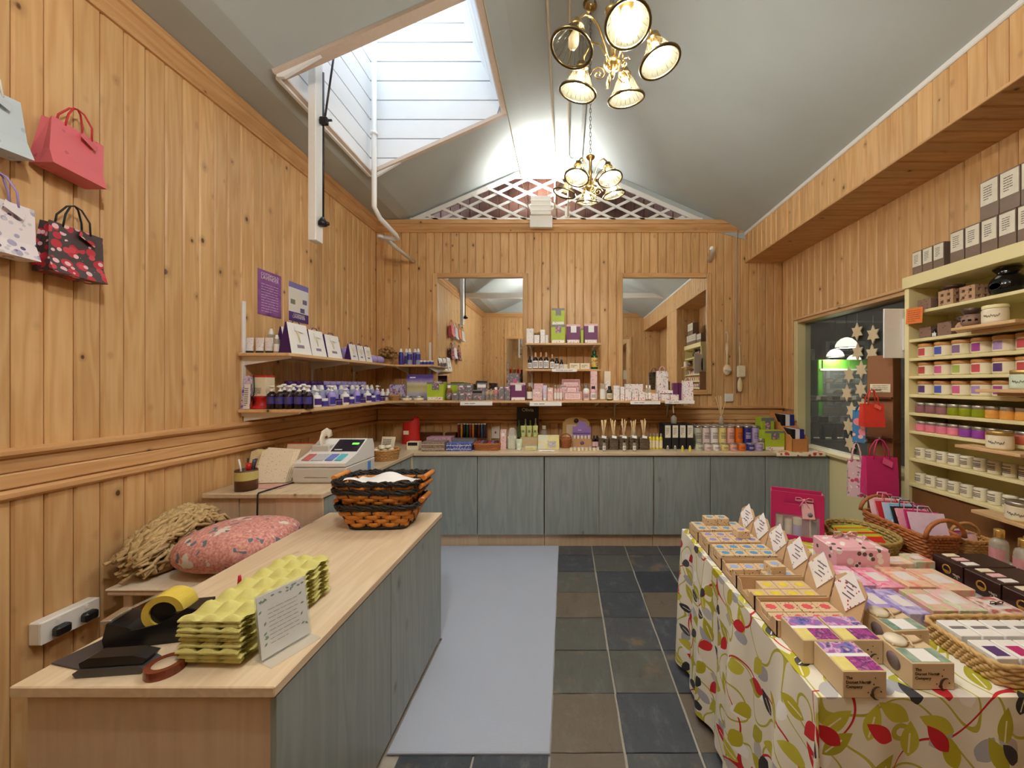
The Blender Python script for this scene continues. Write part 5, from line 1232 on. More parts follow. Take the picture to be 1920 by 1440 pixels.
# olive poster and its tube display
x, w = bx(969, 1010, 4.12); h = zat(763,4.12)-Z
t = thing('poster_stand', 'dark show card picturing glass bottles of olive oil', 'poster', (x, 4.12, Z)); obj('card', MB().box(-w/2,0,0,w/2,.008,h,.001), C_('poster_black', (22,22,30), rough=.3), t)
for i, (bx_, hh, c_) in enumerate(((-.4,.62,(90,100,50)),(-.1,.66,(176,180,130)),(.12,.62,(140,136,50)),(.36,.68,(190,186,160)))):
    obj('pictured_bottle', cm(('pbot', i), lambda b: b.prism([(bx_*w-.022,.05),(bx_*w+.022,.05),(bx_*w+.022,h*hh*.62),(bx_*w+.007,h*hh*.8),(bx_*w+.007,h*hh),(bx_*w-.007,h*hh),(bx_*w-.007,h*hh*.8),(bx_*w-.022,h*hh*.62)], -.0015, 0, 'xz')), C_('picture_olive_%d' % i, c_), t)
obj('lettering', text_mesh('Olivia', .055), C_('poster_white', (226,224,214)), t, (0,-.001,h*.87), (PI/2,0,0))
x, w = bx(975, 1008, 3.80)
t = thing('display_box', 'beige card step carrying the green cream tubes', 'display', (x, 3.86, Z)); obj('step', MB().cb(w,.09,.09,.003), C_('beige_card', (206,180,140)), t); obj('back_card', MB().box(-w/2,.04,.09,w/2,.045,.13), C_('beige_card', (206,180,140)), t)
for i in range(3): tubepack('olive-green cream tube standing on the beige card step', (x-.06+i*.06, 3.85, Z+.0905), .055, .115, C_('olive_pale', (196,206,130), rough=.4), C_('olive_pale', (196,206,130), rough=.4), 'green tubes on the card step', lab=grey_c)
cart('mint green pack of three soaps on the worktop edge', 984, 1007, 838, 3.60, Z, .06, C_('mint', (200,226,196)), [('soap_window',.26,.7,-.3,.5,soap_y),('soap_window',.26,.7,0,.5,soap_y),('soap_window',.26,.7,.3,.5,soap_y)])
cart('cream gift carrier printed with a yellow ribbon and pansies', 1008, 1049, 817, 3.66, Z, .06, swirl('cream_floral_card', [(236,234,208),(226,230,214),(240,236,214),(234,226,130)], 9, dist=2.0), [('pansy_print',.4,.5,.15,.35,swirl('pansy', [(236,236,236),(176,160,180),(220,220,210),(140,150,120)], 40))])
cart('flat white packet lying at the worktop edge', 1010, 1040, 845.5, 3.53, Z, .05, white_card, [('blue_print',.6,.3,0,.5,blup)])
bottle('glass bottle with a frosted stopper behind the cream carrier', (bx(1013,1027,4.0)[0], 4.0, Z), .19, .035, clear_b, C_('frost', (230,226,214), rough=.3), None)
basket('little round basket with hoop handle on the worktop', (bx(1049,1072,3.72)[0], 3.76, Z), .09, .085, .09, wick_r, 1.2, 6, 2, 16, .005, handles='hoop')
# arched kraft display with purple header
x, w = bx(1055, 1106, 4.02)
t = thing('display_stand', 'arched kraft card display with dark round badge', 'display', (x, 4.06, Z)); hb = zat(795,4.02)-Z; hp = zat(782,4.02)-Z
obj('back_card', MB().prism([(-w/2,0),(w/2,0),(w/2,hb)]+[(w/2*math.cos(PI*i/10), hb+(hp-hb)*math.sin(PI*i/10)) for i in range(1,10)]+[(-w/2,hb)], 0, .012, 'xz'), C_('kraft_gold', (206,168,104), rough=.6), t)
obj('badge', cm('badge', lambda b: b.lathe([(0,-.002),(.026,-.002),(.026,.0),(0,0)], 20, m=Matrix.Translation((0,-.002,hb+.03)) @ Matrix.Rotation(PI/2,4,'X'))), C_('badge_brown', (60,40,34)), t); obj('inner_sheet', MB().box(-w*.36,-.003,.02,w*.4,-.001,hb-.01), C_('inner_cream', (232,212,178)), t)
x2, w2 = bx(1074, 1109, 3.80)
t = thing('display_stand', 'purple header counter display on a kraft step', 'display', (x2, 3.86, Z)); obj('step', MB().cb(w2,.11,.075,.002), C_('kraft_mid', (196,152,110)), t); obj('header', MB().prism([(-w2/2,.12),(w2/2,.12),(w2/2,.19),(w2*.3,.19),(w2*.22,.235),(0,.25),(-w2*.22,.235),(-w2*.3,.19),(-w2/2,.19)], .03, .04, 'xz'), C_('header_violet', (146,116,178)), t); obj('header_leg', MB().box(-w2/2,.03,.07,w2/2,.04,.125), C_('header_violet', (146,116,178)), t)
obj('badge', cm('badge2', lambda b: b.lathe([(0,-.001),(.02,-.001),(.02,0),(0,0)], 18, m=Matrix.Translation((0,-.056,.037)) @ Matrix.Rotation(PI/2,4,'X'))), C_('badge_mauve', (120,80,110)), t); obj('print', cm('hdrp', lambda b: lines(b,.08,.02,1,.0285,3)), white_card, t, (0,0,.145))
cand = C_('ivory_wax', (240,228,190), rough=.4)
for i in range(5): jar('ivory tea-light cup on the kraft step of the purple display', (x2-w2/2+.02+i*(w2-.04)/4, 3.84, Z+.0755), .014, .032, cand, white_plastic, None, 'ivory cups on the kraft step', name='candle_cup', cat='candle', seg=12)
for i in range(8): jar('ivory tea-light cup on the worktop before the purple display', (bx(1068+i*7.2,1074+i*7.2,3.58)[0], 3.58+.03*(i % 2), Z), .014, .03, cand, lilac_w if i % 2 else cand, None, 'ivory cups on the worktop', name='candle_cup', cat='candle', seg=12)
for px in (1114, 1120): bott('dark little bottle with black cap beside the purple display', px-3.5, px+3.5, 817, 3.75, Z, amber_dark, black, rose_c, group='dark little bottles')
# reed diffusers in grey baskets
reed = C_('reed', (226,196,148), rough=.7)
for i, (a, b_) in enumerate(((1124,1141),(1143,1160),(1162,1179),(1181,1198),(1200,1217))):
    x, w = bx(a, b_, 3.62)
    basket('square grey-brown wicker basket holding a reed diffuser', (x, 3.66, Z), .078, .078, .11, wick_g, 1.04, 8, 8, 14, .004, group='grey diffuser baskets')
    t = thing('reed_diffuser', 'reed diffuser bottle standing in a square grey basket', 'diffuser', (x, 3.66, Z+.008), 0, 'reed diffusers in grey baskets')
    obj('bottle_body', cm('rdb', lambda b: b.lathe([(0,0),(.028,0),(.028,.10),(.014,.115),(.014,.135),(0,.135)], 12)), clear_b, t); obj('label_tag', cm('rdt', lambda b: b.box(-.022,-.002,-.012,.022,0,.012)), white_card, t, (.0,-.05,.115), (R(-30),R(12),0))
    q = random.Random(i)
    for j in range(4): obj('reed', cm(('reed', i, j), lambda b: b.tube([(0,0,.09),(-.024+.016*j+q.uniform(-.006,.006),q.uniform(-.012,.012),.275+.02*q.uniform(-1,1))], .0055, 5)), reed, t)
    if i in (0,2,3): bott('small tester bottle with black cap standing before a grey basket', a+6, a+12.5, 826, 3.54, Z, clear_b, black, white_card, group='tester bottles', txt=True)
for px in (1168,1189): bott('dark bottle with black stopper behind the grey baskets', px-6, px+6, 798, 3.92, Z, C_('brown_amber', (140,90,50), rough=.2) if px < 1180 else clear_b, black, cream_card, group='stoppered bottles')
for i in range(4): bott('yellow bottle with frosted cap beside the black cartons', 1217+i*6.6, 1223.4+i*6.6, 813, 3.66, Z, yellow_b, clear_b, cream_card, 'cap', group='yellow bottles', lz=(.1,.55))
cream_lab = C_('cream_label', (232,226,206), rough=.6)
for i, (a, b_) in enumerate(((1246,1259),(1260,1273),(1274,1287),(1288,1301))):
    for j in range(3):
        x, w = bx(a, b_, 3.66); carton('black diffuser carton with cream label in the front row' if j == 0 else 'black diffuser carton in the rows behind', (x, 3.70+j*.075, Z), w*.97, .07, .235, black, [('cream_label',.82,.5,0,.72,cream_lab)], group='front black cartons' if j == 0 else 'rear black cartons', txt=4, txt_area=(.6,.3,.74))
    bott('tiny sample vial before the black cartons', a+4, a+9, 836, 3.56, Z, clear_b if i < 2 else yellow_b, white_plastic, group='sample vials')
t = thing('reed_diffuser', 'glass diffuser with two sticks standing on the black cartons', 'diffuser', (bx(1258,1271,3.75)[0], 3.77, Z+.2355)); obj('bottle_body', cm('rdb2', lambda b: b.lathe([(0,0),(.03,0),(.03,.06),(.012,.075),(.012,.09),(0,.09)], 12)), clear_b, t); obj('collar', cm('rdc', lambda b: b.lathe([(.014,.085),(.014,.1),(0,.1)], 10)), black, t)
for j in (0,1): obj('reed', cm(('reed2', j), lambda b: b.tube([(0,0,.05),(-.014+.006*j,.0,.235)], .004, 5)), reed, t)
# coloured tins
tins = [('pale grey-green',(206,208,186)),('shell pink',(234,214,208)),('white',(240,232,226)),('butter yellow',(232,216,140)),('salmon pink',(236,178,166)),('orange',(226,110,20)),('navy blue',(58,52,140)),('lilac',(186,166,214))]
for i, (nm, c_) in enumerate(tins):
    m = C_('tin_'+nm.replace(' ','_').replace('-','_'), c_, rough=.4); a = 1301+i*15.4
    x, w = bx(a, a+14.6, 3.86)
    for j in range(3):
        t = jar(f'tall {nm} tin with silver rim' + (' in the front rank' if j == 0 else ' in the ranks behind'), (x, 3.86+j*.083, Z), w*.49, .205, m, steel, None, f'{nm} tall tins'+('' if j == 0 else ' behind'), name='tin', lidf=.08, cat='tin')
        if j == 0: obj('print', cm(('tinp', round(w,3)), lambda b: [band(b, w*.49*1.02, z_, z_+.006, PI*.22, 5) for z_ in (.08,.095,.11,.13)]), ink if i != 6 else white_card, t)
    x, w = bx(1304+i*15.9, 1304+i*15.9+14.8, 3.60)
    t = jar(f'short {nm} candle tin at the worktop edge', (x, 3.60, Z), w*.48, .068, m, steel, None, None, name='tin', lidf=.12, cat='tin')
    obj('print', cm(('tinp2', round(w,3)), lambda b: [band(b, w*.48*1.02, z_, z_+.004, PI*.2, 5) for z_ in (.02,.03)]), ink if i != 6 else white_card, t)
t = thing('reed_diffuser', 'clear glass reed diffuser with five splayed sticks on the tall tins', 'diffuser', (bx(1350,1362,3.9)[0], 3.95, Z+.2055)); obj('bottle_body', cm('rdb3', lambda b: b.lathe([(0,0),(.026,0),(.028,.05),(.016,.07),(.016,.085),(0,.085)], 14)), clear_b, t)
for j, (dx_, hh) in enumerate(((-.06,.29),(-.03,.30),(-.01,.30),(.05,.26),(.0,.29))): obj('reed', cm(('reed3', j), lambda b: b.tube([(-dx_*.25,0,.03),(dx_,0,hh)], .004, 5)), reed, t)
def limebox(label, px0, px1, pt, Y, d): return gift_box(label, px0, px1, pt, Y, Z, d, lime_c, grey_c, greyp, False)
limebox('lime-green gift box with grey tag standing behind another by the file holders', 1427, 1452, 783, 3.86, .12)
limebox('lime-green gift box with grey tag at the front beside the tins', 1434, 1472, 808, 3.60, .12)
jar('small dark jar squeezed between the tins and the lime boxes', (bx(1424,1434,3.6)[0], 3.62, Z), .026, .11, amber_dark, steel, white_card)
mdf = C_('mdf_orange', (206,140,80), rough=.6)
for i, (px0, Y, ph, lb) in enumerate(((1484,3.52,803,'low scalloped brown file holder at the front of the worktop'),(1465,3.83,774,'tall scalloped brown file holder behind the lime box'))):
    x, w = bx(px0, px0+30, Y); h = zat(ph, Y)-Z
    t = thing('file_holder', lb, 'file holder', (x, Y+.10, Z))
    for s in (0, 1): obj('side_cheek', MB().prism([(-.11,0),(.11,0),(.11,h),(.06,h*1.02),(.02,h*.9),(-.03,h*.72),(-.07,h*.7),(-.11,h*.55)], -.004+(-w/2 if s == 0 else w/2), .004+(-w/2 if s == 0 else w/2), 'yz'), mdf, t)
    obj('front_panel', MB().box(-w/2,-.11,0,w/2,-.104,h*.55), mdf, t); obj('back_panel', MB().box(-w/2,.104,0,w/2,.11,h), mdf, t)
    for j in range(3): tag(obj('notebook', cm(('nbk', i), lambda b: b.cb(w*.26,.17,h*.93,.002)), (black, white_card, navy)[j], None, (x-w*.28+j*w*.28, Y+.11, Z+.002)), ['black','white','navy'][j]+' notebook filed in the '+('low' if i == 0 else 'tall')+' scalloped brown holder', 'notebook')
b = MB(); x0, x1 = ux(1452), XR-.06
b.surf(lambda u, v: (x0+(x1-x0)*u, 3.455+.16*v if v > .12 else 3.455, Z+.0015 if v > .12 else Z+.0015-.03*(1-v/.12)), 12, 9)
tag(obj('runner_cloth', b, spots('red_spot_cloth', (240,226,190), [(206,60,60)], 26, .42)), 'cream cloth strip with red spots along the window end of the worktop', 'cloth')
# ================================================================== till end of the left worktop
t = thing('cash_register', 'white electronic cash register with raised display hood', 'cash register', (-1.545, 2.40, Z))
tw, td = .34, .36
till_w = C_('till_white', (228,226,220), rough=.35, var=.02); till_g = C_('till_grey', (206,202,192), rough=.4, var=.02)
obj('drawer_case', MB().box(-tw/2,0,0,tw/2,td,.098,.004), till_g, t); dr = obj('drawer_front', MB().box(-tw/2+.012,-.006,.010,tw/2-.012,0,.035).box(-tw/2+.012,-.006,.041,tw/2-.012,0,.088).box(-tw/2+.012,-.006,.035,-.09,0,.041).box(.06,-.006,.035,tw/2-.012,0,.041), till_g, t)
obj('lock', cm('tlock', lambda b: b.lathe([(0,-.002),(.009,-.002),(.009,.002),(0,.002)], 12, m=Matrix.Translation((.125,-.008,.05)) @ Matrix.Rotation(PI/2,4,'X'))), steel, dr)
obj('upper_case', MB().prism([(.0,.104),(.03,.104),(td,.104),(td,.19),(.34,.235),(.27,.245),(.14,.168),(.0,.125)], -tw/2+.005, tw/2-.005, 'yz'), till_w, t)
an = math.atan2(.043,.14)
for i, (a, bq, c_) in enumerate(((-.135,-.085,(206,110,110)),(-.075,.0,(196,196,198)),(.012,.062,(110,130,200)),(.075,.12,(90,190,200)))):
    kb = obj('key_block', MB().box(a,.0,0,bq,.085,.005,.0015), C_('till_key_%d' % i, c_, rough=.4), t, (0,.032,.1365), (an,0,0))
an2 = math.atan2(.077,.13)
obj('display_panel', MB().box(-.02,.012,.0,.155,.135,.003), C_('till_dark', (40,36,52), rough=.2), t, (0,.14,.1685), (an2,0,0))
obj('green_digits', MB().box(.09,.08,.003,.135,.098,.0045), C_('lcd_green', (90,190,60), emit=1.0), t, (0,.14,.1685), (an2,0,0))
obj('white_mark', MB().box(.0,.022,.003,.05,.03,.0042), white_card, t, (0,.14,.1685), (an2,0,0))
obj('printer_well', MB().box(-.15,.15,.15,-.03,.28,.215,.006), till_g, t, (0,0,0))
obj('paper_roll', MB().tube([(-.10,.20,.20),(-.10,.185,.25),(-.10,.20,.285),(-.10,.235,.295),(-.10,.27,.28),(-.10,.275,.255)], .032, 6, flat=.06), C_('receipt', (240,226,206)), t)
obj('blue_sticker', MB().box(tw/2+.0005,.26,.03,tw/2+.0015,.30,.085), C_('sticker_blue', (70,140,210)), t)
b = MB(); b.tube([(-1.70,2.43,Z+.006),(-1.725,2.30,Z+.006),(-1.74,2.19,Z+.006),(-1.742,2.171,Z+.0052),(-1.743,2.166,Z-.004),(-1.745,2.165,Z-.15),(-1.77,2.16,Z-.4)], .0045, 6)
tag(obj('power_lead', b, black), 'black power lead trailing from the till over the worktop edge', 'cable')
t = thing('pen_pot', 'round pot with a cream band and brown base holding pens', 'pot', (-1.885, 2.26, Z)); obj('pot_body', cm('penpot', lambda b: b.lathe([(0,0),(.055,0),(.056,.06),(.056,.10),(.056,.12),(.052,.12),(.05,.01),(0,.01)], 22)), C_('pot_brown', (96,58,34), rough=.4), t); obj('cream_band', cm('penband', lambda b: b.lathe([(.0572,.062),(.0572,.112)], 22, cap=False)), C_('pot_cream', (200,186,112), rough=.4), t)
for i, (dx_, dy, c_, nm) in enumerate(((.012,.0,(206,36,30),'red handle'),(.03,.01,(30,32,60),'navy pen'),(.038,-.008,(60,60,70),'grey pen'),(-.03,.0,(230,228,220),'white pen'),(-.01,.02,(30,30,34),'black pen'))):
    tag(obj('pen', cm(('pen', i), lambda b: b.tube([(dx_*.75,dy*.75,.012),(dx_*1.1,dy*1.2,.12),(dx_*1.5,dy*1.6,.18 if i else .155)], [.005,.005,.008 if i in (1,2) else .005] if i else [.006,.012,.02], 7)), C_('pen_%d' % i, c_, rough=.35), None, (-1.885,2.26,Z)), nm+' stuck upright in the brown and cream pot', 'pen')
flp = spots('bag_floral', (240,226,200), [(206,120,130),(90,120,100),(226,190,150)], 60, .16)
for i, (x, y, rx, rz_, w_, h_, m, lb) in enumerate(((-1.985,2.47,-12,6,.13,.185,C_('cream_paper', (232,214,164)),'plain cream paper bags stacked upright against the wall'),(-1.86,2.40,-26,4,.20,.205,flp,'flowered cream paper bags leaning behind the till'),(-1.82,2.60,-18,2,.22,.22,C_('red_edge_paper', (232,208,176)),'red-edged cream paper bags leaning at the back'))):
    t = thing('paper_bag_stack', lb, 'paper bags', (x, y, Z+.003), R(rz_))
    for j in range(4 if i < 2 else 1): obj('paper_bag', cm(('pbag', i), lambda b: b.box(-w_/2,-.003,0,w_/2,.003,h_,.001)), m, t, (.004*j,.011*j,w_/2*math.sin(R(1.5*j))), (R(rx+2*j),R(1.5*j),0))
    if i == 2: obj('red_edge', MB().box(-w_/2,-.004,h_-.006,w_/2,.004,h_), red_c, t, (0,0,0), (R(rx),0,0))
t = tag(obj('pink_paper', MB().box(-.10,-.05,0,.10,.05,.003,.001), C_('pink_sheet', (216,160,150)), None, (-1.80, 2.325, Z), (0,0,R(5))), 'flat sheet of pink paper lying on the till worktop', 'paper')
# ================================================================== serving counter
Z = CZ+.0005
egg = C_('egg_tray_green', (208,200,120), rough=.85, var=.12, scale=30, bump=.3)
def eggtray(b):
    nx, ny = 24, 54
    def f(u, v):
        x, y = -.085+.17*u, -.185+.37*v
        z = .021*abs(math.sin(PI*(u*3)))**1.2*abs(math.cos(PI*(v*6)))**1.2-.006*math.sin(PI*(v*6))**2
        e = min(u, 1-u)*18; e2 = min(v, 1-v)*36
        k_ = min(1, e, e2); return (x, y, .016+z*max(0, k_)+.004*math.sin(v*38)*(1-k_))
    b.surf(f, nx, ny); b.surf(lambda u, v: tuple(Vector(f(u, v))-Vector((0,0,.003))), nx, ny)
def lerp(a, b_, t): return a+(b_-a)*t
for i in range(9):
    tag(obj('egg_tray', cm('eggtray', eggtray), egg, None, (-.935+.002*math.sin(i*2.3), 1.19+.003*math.cos(i*1.7), Z+.002+i*.0135), (R(.6*math.sin(i)),R(.5*math.cos(i*1.3)),R(-1.5+.5*math.sin(i*1.9)))), 'moulded yellow-green card egg tray in the stack on the counter', 'egg tray', 'egg trays stacked on the counter')
t = thing('sign_holder', 'clear acrylic sign holder with a leaf-bordered notice on the counter', 'sign', (-.788, 1.084, Z), math.atan2(.12,.053))
acr = glassy('acrylic', (238,242,242), .16, .05)
tl_ = R(-10)
obj('front_sheet', MB().box(-.066,-.004,0,.066,-.001,.168,.0008), acr, t, (0,0,.006), (tl_,0,0)); obj('back_sheet', MB().box(-.066,.004,0,.066,.006,.168,.0008), acr, t, (0,0,.006), (tl_,0,0)); obj('foot', MB().box(-.066,-.045,0,.066,.035,.004,.001), acr, t)
nt = obj('notice', MB().box(-.063,.0005,0,.063,.0025,.163), white_card, t, (0,0,.007), (tl_,0,0))
obj('print', cm('notp', lambda b: lines(b,.085,.10,9,-.0002,12,fill=.95,th=.16)), C_('notice_ink', (150,150,152)), nt, (0,0,.025))
q = random.Random(5)
def leaves(b):
    for i in range(26):
        x = q.choice((-1,1))*q.uniform(.045,.06) if i % 2 else q.uniform(-.06,.06); z = q.uniform(.02,.15) if i % 2 else q.uniform(.145,.158)
        a = q.uniform(0,PI); b.add([(x+.006*math.cos(a),-.0004,z+.006*math.sin(a)),(x-.003*math.sin(a),-.0004,z+.003*math.cos(a)),(x-.006*math.cos(a),-.0004,z-.006*math.sin(a)),(x+.003*math.sin(a),-.0004,z-.003*math.cos(a))], [(0,1,2,3)])
obj('leaf_border', cm('leafb', leaves), C_('leaf_green', (70,120,104)), nt)
# tape dispenser
t = thing('tape_dispenser', 'black desk tape dispenser with a wide roll of yellow tape', 'tape dispenser', (-1.195, 1.135, Z), R(12))
obj('base', MB().prism([(-.11,0),(.10,0),(.115,.04),(.11,.085),(.05,.085),(.03,.05),(-.03,.04),(-.06,.06),(-.105,.075),(-.115,.03)], -.04, .04, 'xz'), black_plastic, t)
obj('side_cheek', MB().prism([(-.05,.03),(.11,.03),(.12,.09),(.09,.10),(.02,.06),(-.05,.05)], -.046, -.040, 'xz'), black_plastic, t); obj('cutter', MB().box(-.125,-.035,.07,-.10,.035,.082,.002), steel, t)
rl = obj('tape_roll', cm('troll', lambda b: b.lathe([(.034,-.03),(.052,-.03),(.052,.03),(.034,.03),(.034,-.03)], 40, smooth=False, cap=False, m=Matrix.Rotation(PI/2,4,'X'))), C_('yellow_tape', (222,196,84), rough=.15), t, (.02,0,.082)); obj('hub', cm('thub', lambda b: b.lathe([(0,-.024),(.0338,-.024),(.0338,.024),(0,.024)], 24, smooth=False, m=Matrix.Rotation(PI/2,4,'X'))), black_plastic, rl); obj('tape_tail', MB().tube([(-.03,0,.043),(-.125,0,.0)], .026, 4, flat=.02, smooth=False), glassy('clear_tape', (230,226,200), .4, .1), rl)
tag(obj('pen', MB().tube([(0,0,0),(.0,.002,.06),(.002,.003,.10),(.002,.003,.125)], [.006,.006,.006,.004], 8), C_('pen_red', (190,20,36), rough=.3), None, (-1.065, 1.245, Z)), 'red ballpoint pen standing beside the tape dispenser', 'pen')
t = thing('hole_punch', 'black stapler-like hole punch lying on the counter', 'hole punch', (-1.175, 1.005, Z), R(6)); obj('base', MB().prism([(-.075,0),(.075,0),(.082,.012),(.07,.02),(-.07,.02),(-.082,.012)], -.025, .025, 'xz'), C_('grey_plastic', (70,68,70), rough=.4), t); obj('lever', MB().prism([(-.07,.022),(.075,.022),(.085,.036),(.05,.046),(-.05,.046),(-.072,.034)], -.02, .02, 'xz'), black_plastic, t); obj('punch_pin', MB().cb(.014,.014,.006,.001,(.02,0,.0195)), steel, t)
t = tag(obj('tape_reel', cm('reel', lambda b: b.lathe([(.027,0),(.041,0),(.041,.022),(.027,.022),(.027,0)], 32, smooth=False, cap=False)), C_('brown_tape', (128,62,40), rough=.2), None, (-1.045, 1.0, Z)), 'roll of brown parcel tape lying flat on the counter', 'tape'); obj('card_core', cm('reelc', lambda b: b.lathe([(.0,.001),(.0268,.001),(.0268,.0205),(0,.0205)], 24)), C_('core_card', (222,200,170)), t)
tag(obj('desk_mat', MB().box(-.075,-.055,0,.075,.055,.004,.0015), C_('dark_mat', (74,66,64), rough=.7), None, (-1.29, 1.06, Z), (0,0,R(-12))), 'dark grey card mat at the wall corner of the counter', 'mat')
# nested splint baskets
splint = C_('orange_splint', (206,130,44), rough=.45, var=.3, scale=40, hv=.1); blk_w = C_('black_willow', (34,30,26), rough=.5, var=.3, scale=60); bamboo = pine('bamboo_rod', 'y', (226,150,70), (196,112,40), knots=0)
def splint_basket(label, loc, w, d, h, rz):
    t = thing('splint_basket', label, 'basket', loc, rz, None); fl_ = 1.42
    nst = 26
    def ring(zf, off, N=nst*2, amp=.004, par=0):
        pts = []
        for q in range(N):
            k_ = 1+(fl_-1)*zf; x, y = per_pt(q/N, w*k_, d*k_, 7); L = math.hypot(x, y); o = amp*(1 if ((q//2)+par) % 2 else -1)+off
            pts.append((x*(1+o/L), y*(1+o/L), .01+(h-.02)*zf))
        return pts
    for i in range(4):
        obj('splint', cm(('spl', w, d, h, i), lambda b: strip_ring(b, ring(.14+.19*i, 0, par=i), h*.095)), splint, t)
    stk = MB()
    for q in range(nst):
        x0_, y0_ = per_pt((q+.25)/nst, w, d, 7); stk.tube([(x0_,y0_,.006),(x0_*fl_,y0_*fl_,h)], .004, 4)
    stuff(obj('stake_cage', stk, blk_w, t))
    obj('rim', cm(('sprim', w, d, h), lambda b: [b.tube([(x*(1+.018*math.sin(i*1.9+s*2.1)), y*(1+.018*math.sin(i*1.9+s*2.1)), z+.008*math.cos(i*1.9+s*2.1)+.003*s) for i, (x, y, z) in enumerate(ring(zf, 0, 64, 0))], .0055, 5, True) for zf in (.9,1.0) for s in (0,1,2)]), blk_w, t)
    obj('base_coil', cm(('spbase', w, d), lambda b: [b.tube(ring(zf, .002, 48, .001), .006, 5, True) for zf in (0.0,.035)]), blk_w, t)
    obj('base', cm(('spfl', w, d), lambda b: b.prism([per_pt(q/28, w*.98, d*.98, 7) for q in range(28)], .002, .008, 'xy')), blk_w, t)
    for s in (-1, 1): obj('rod_handle', cm(('sprod', d), lambda b: b.tube([(0,-d*.36,0),(0,-d*.1,.0),(0,d*.1,.0),(0,d*.36,0)], .014, 8)), bamboo, t, (s*(w/2*fl_+.012),0,h+.006))
    return t
def strip_ring(b, pts, hh):
    n = len(pts); vs = []; fs = []
    for x, y, z in pts:
        L = math.hypot(x, y); ux_, uy_ = x/L, y/L
        for o, dz in ((.0022,-hh),(.0022,hh),(-.0015,hh),(-.0015,-hh)): vs.append((x+ux_*(o+dz*.35), y+uy_*(o+dz*.35), z+dz))
    for i in range(n):
        j = (i+1) % n
        for k_ in range(4): fs.append((i*4+k_, j*4+k_, j*4+(k_+1) % 4, i*4+(k_+1) % 4))
    b.add(vs, fs, True)
bx0, by0 = -.975, 2.06
splint_basket('bottom orange splint basket of the nested pile on the counter', (bx0, by0, Z), .29, .19, .135, R(2))
splint_basket('middle orange splint basket nested in the pile', (bx0-.004, by0, Z+.098), .305, .195, .115, R(-2))
splint_basket('top orange splint basket lined with white paper', (bx0+.003, by0, Z+.140), .31, .20, .115, R(1))
b = MB(); b.surf(lambda u, v: (-.17+.34*u, -.10+.2*v, .085+.022*math.sin(u*7+1)*math.cos(v*4)+.012*math.sin(v*9+u*3)), 18, 10)
tag(obj('tissue_paper', b, white_card, None, (bx0+.003, by0, Z+.150)), 'crumpled white paper lying in the top splint basket', 'paper')
# ================================================================== stool with cushion and plaited straw
t = thing('stool', 'pale wooden stool pushed behind the counter', 'stool', (-1.72, 1.86, 0))
obj('seat', MB().box(-.30,-.18,.565,.30,.23,.59,.008), pale_v, t); obj('seat_pad', MB().box(-.30,-.185,.590,.30,.225,.60,.004), C_('canvas_pad', (232,216,190), rough=.9), t)
for a in (-.24,.24):
    for bq in (-.13,.17): obj('leg', MB().box(a-.02,bq-.02,0,a+.02,bq+.02,.575,.004), pale_v, t)
def cushion(b):
    w_, d_, h_ = .23, .22, .205
    def f(u, v):
        a = 2*PI*u; e = -PI/2+PI*v; ce, se = math.cos(e), math.sin(e)
        n_ = 3.0; q_ = (abs(math.cos(a))**n_+abs(math.sin(a))**n_)**(-1/n_)
        return (w_*q_*math.cos(a)*abs(ce)**.55, d_*q_*math.sin(a)*abs(ce)**.55, h_*.5+h_*.5*se*(1 if se > 0 else .95))
    b.surf(f, 36, 14)
cu = NT('kilim_cushion'); p_, _ = cu.pos(); nz = cu.noise(p_, 16, 2); nf = cu.noise(p_, 90, 3); nb_ = cu.noise(cu.vm('ADD', p_, (5,3,2)), 22, 1)
c0 = cu.mix(cu.ss(nf, .3, .7), s2l((192,120,112)), s2l((226,170,156))); c0 = cu.mix(cu.ss(nz, .60, .63), c0, s2l((222,216,204))); c0 = cu.mix(cu.ss(nb_, .64, .66), c0, s2l((104,116,126)))
cu.l(c0, cu.b.inputs['Base Color']); cu.b.inputs['Roughness'].default_value = .9; cu.bump(nf, .5, .004)
tag(obj('cushion', cm('cushion', cushion), cu.m, None, (-1.612, 1.905, .606), (R(-2),R(-1),0)), 'pink patterned cushion lying on the stool behind the counter', 'cushion')
t = thing('plaited_straw_hank', 'bundle of plaited straw draped over the stool by the wall', 'straw plait', (-1.955, 1.86, .6005))
def plait(b):
    q = random.Random(4)
    for i in range(120):
        ph = q.uniform(0,6); xo = q.uniform(-.09,.09); pts = []; rr = []
        y0_, y1_ = -.17+q.uniform(0,.12), q.uniform(.12,.24)
        for s in range(13):
            u = s/12; y = y0_+(y1_-y0_)*u; w_ = (y+.17)/.41
            top = .02+.25*math.sin(PI*min(1,max(0,.10+w_*.62)))**.9*math.sqrt(max(0,1-(xo/.13)**2))
            pts.append((xo*(.75+.35*w_)+.035*(w_-.4)+.010*math.sin(s*2.1+ph), y+.012*math.sin(s*1.7+ph), max(.012, top*(q.uniform(.82,1.04) if i < 85 else q.uniform(.15,.8)))))
            rr.append(.008+.006*abs(math.sin(s*1.4+ph)))
        b.tube(pts, rr, 5, flat=.6)
stuff(obj('plaits', cm('plait', plait), C_('straw_plait', (208,178,126), rough=.85, var=.45, scale=70), t))
obj('bundle_core', cm('plcore', lambda b: b.lathe([(0,0),(.07,.01),(.08,.05),(.06,.11),(0,.14)], 16, sx=1.0, sy=1.5)), C_('straw_core', (150,116,70), rough=.9), t)
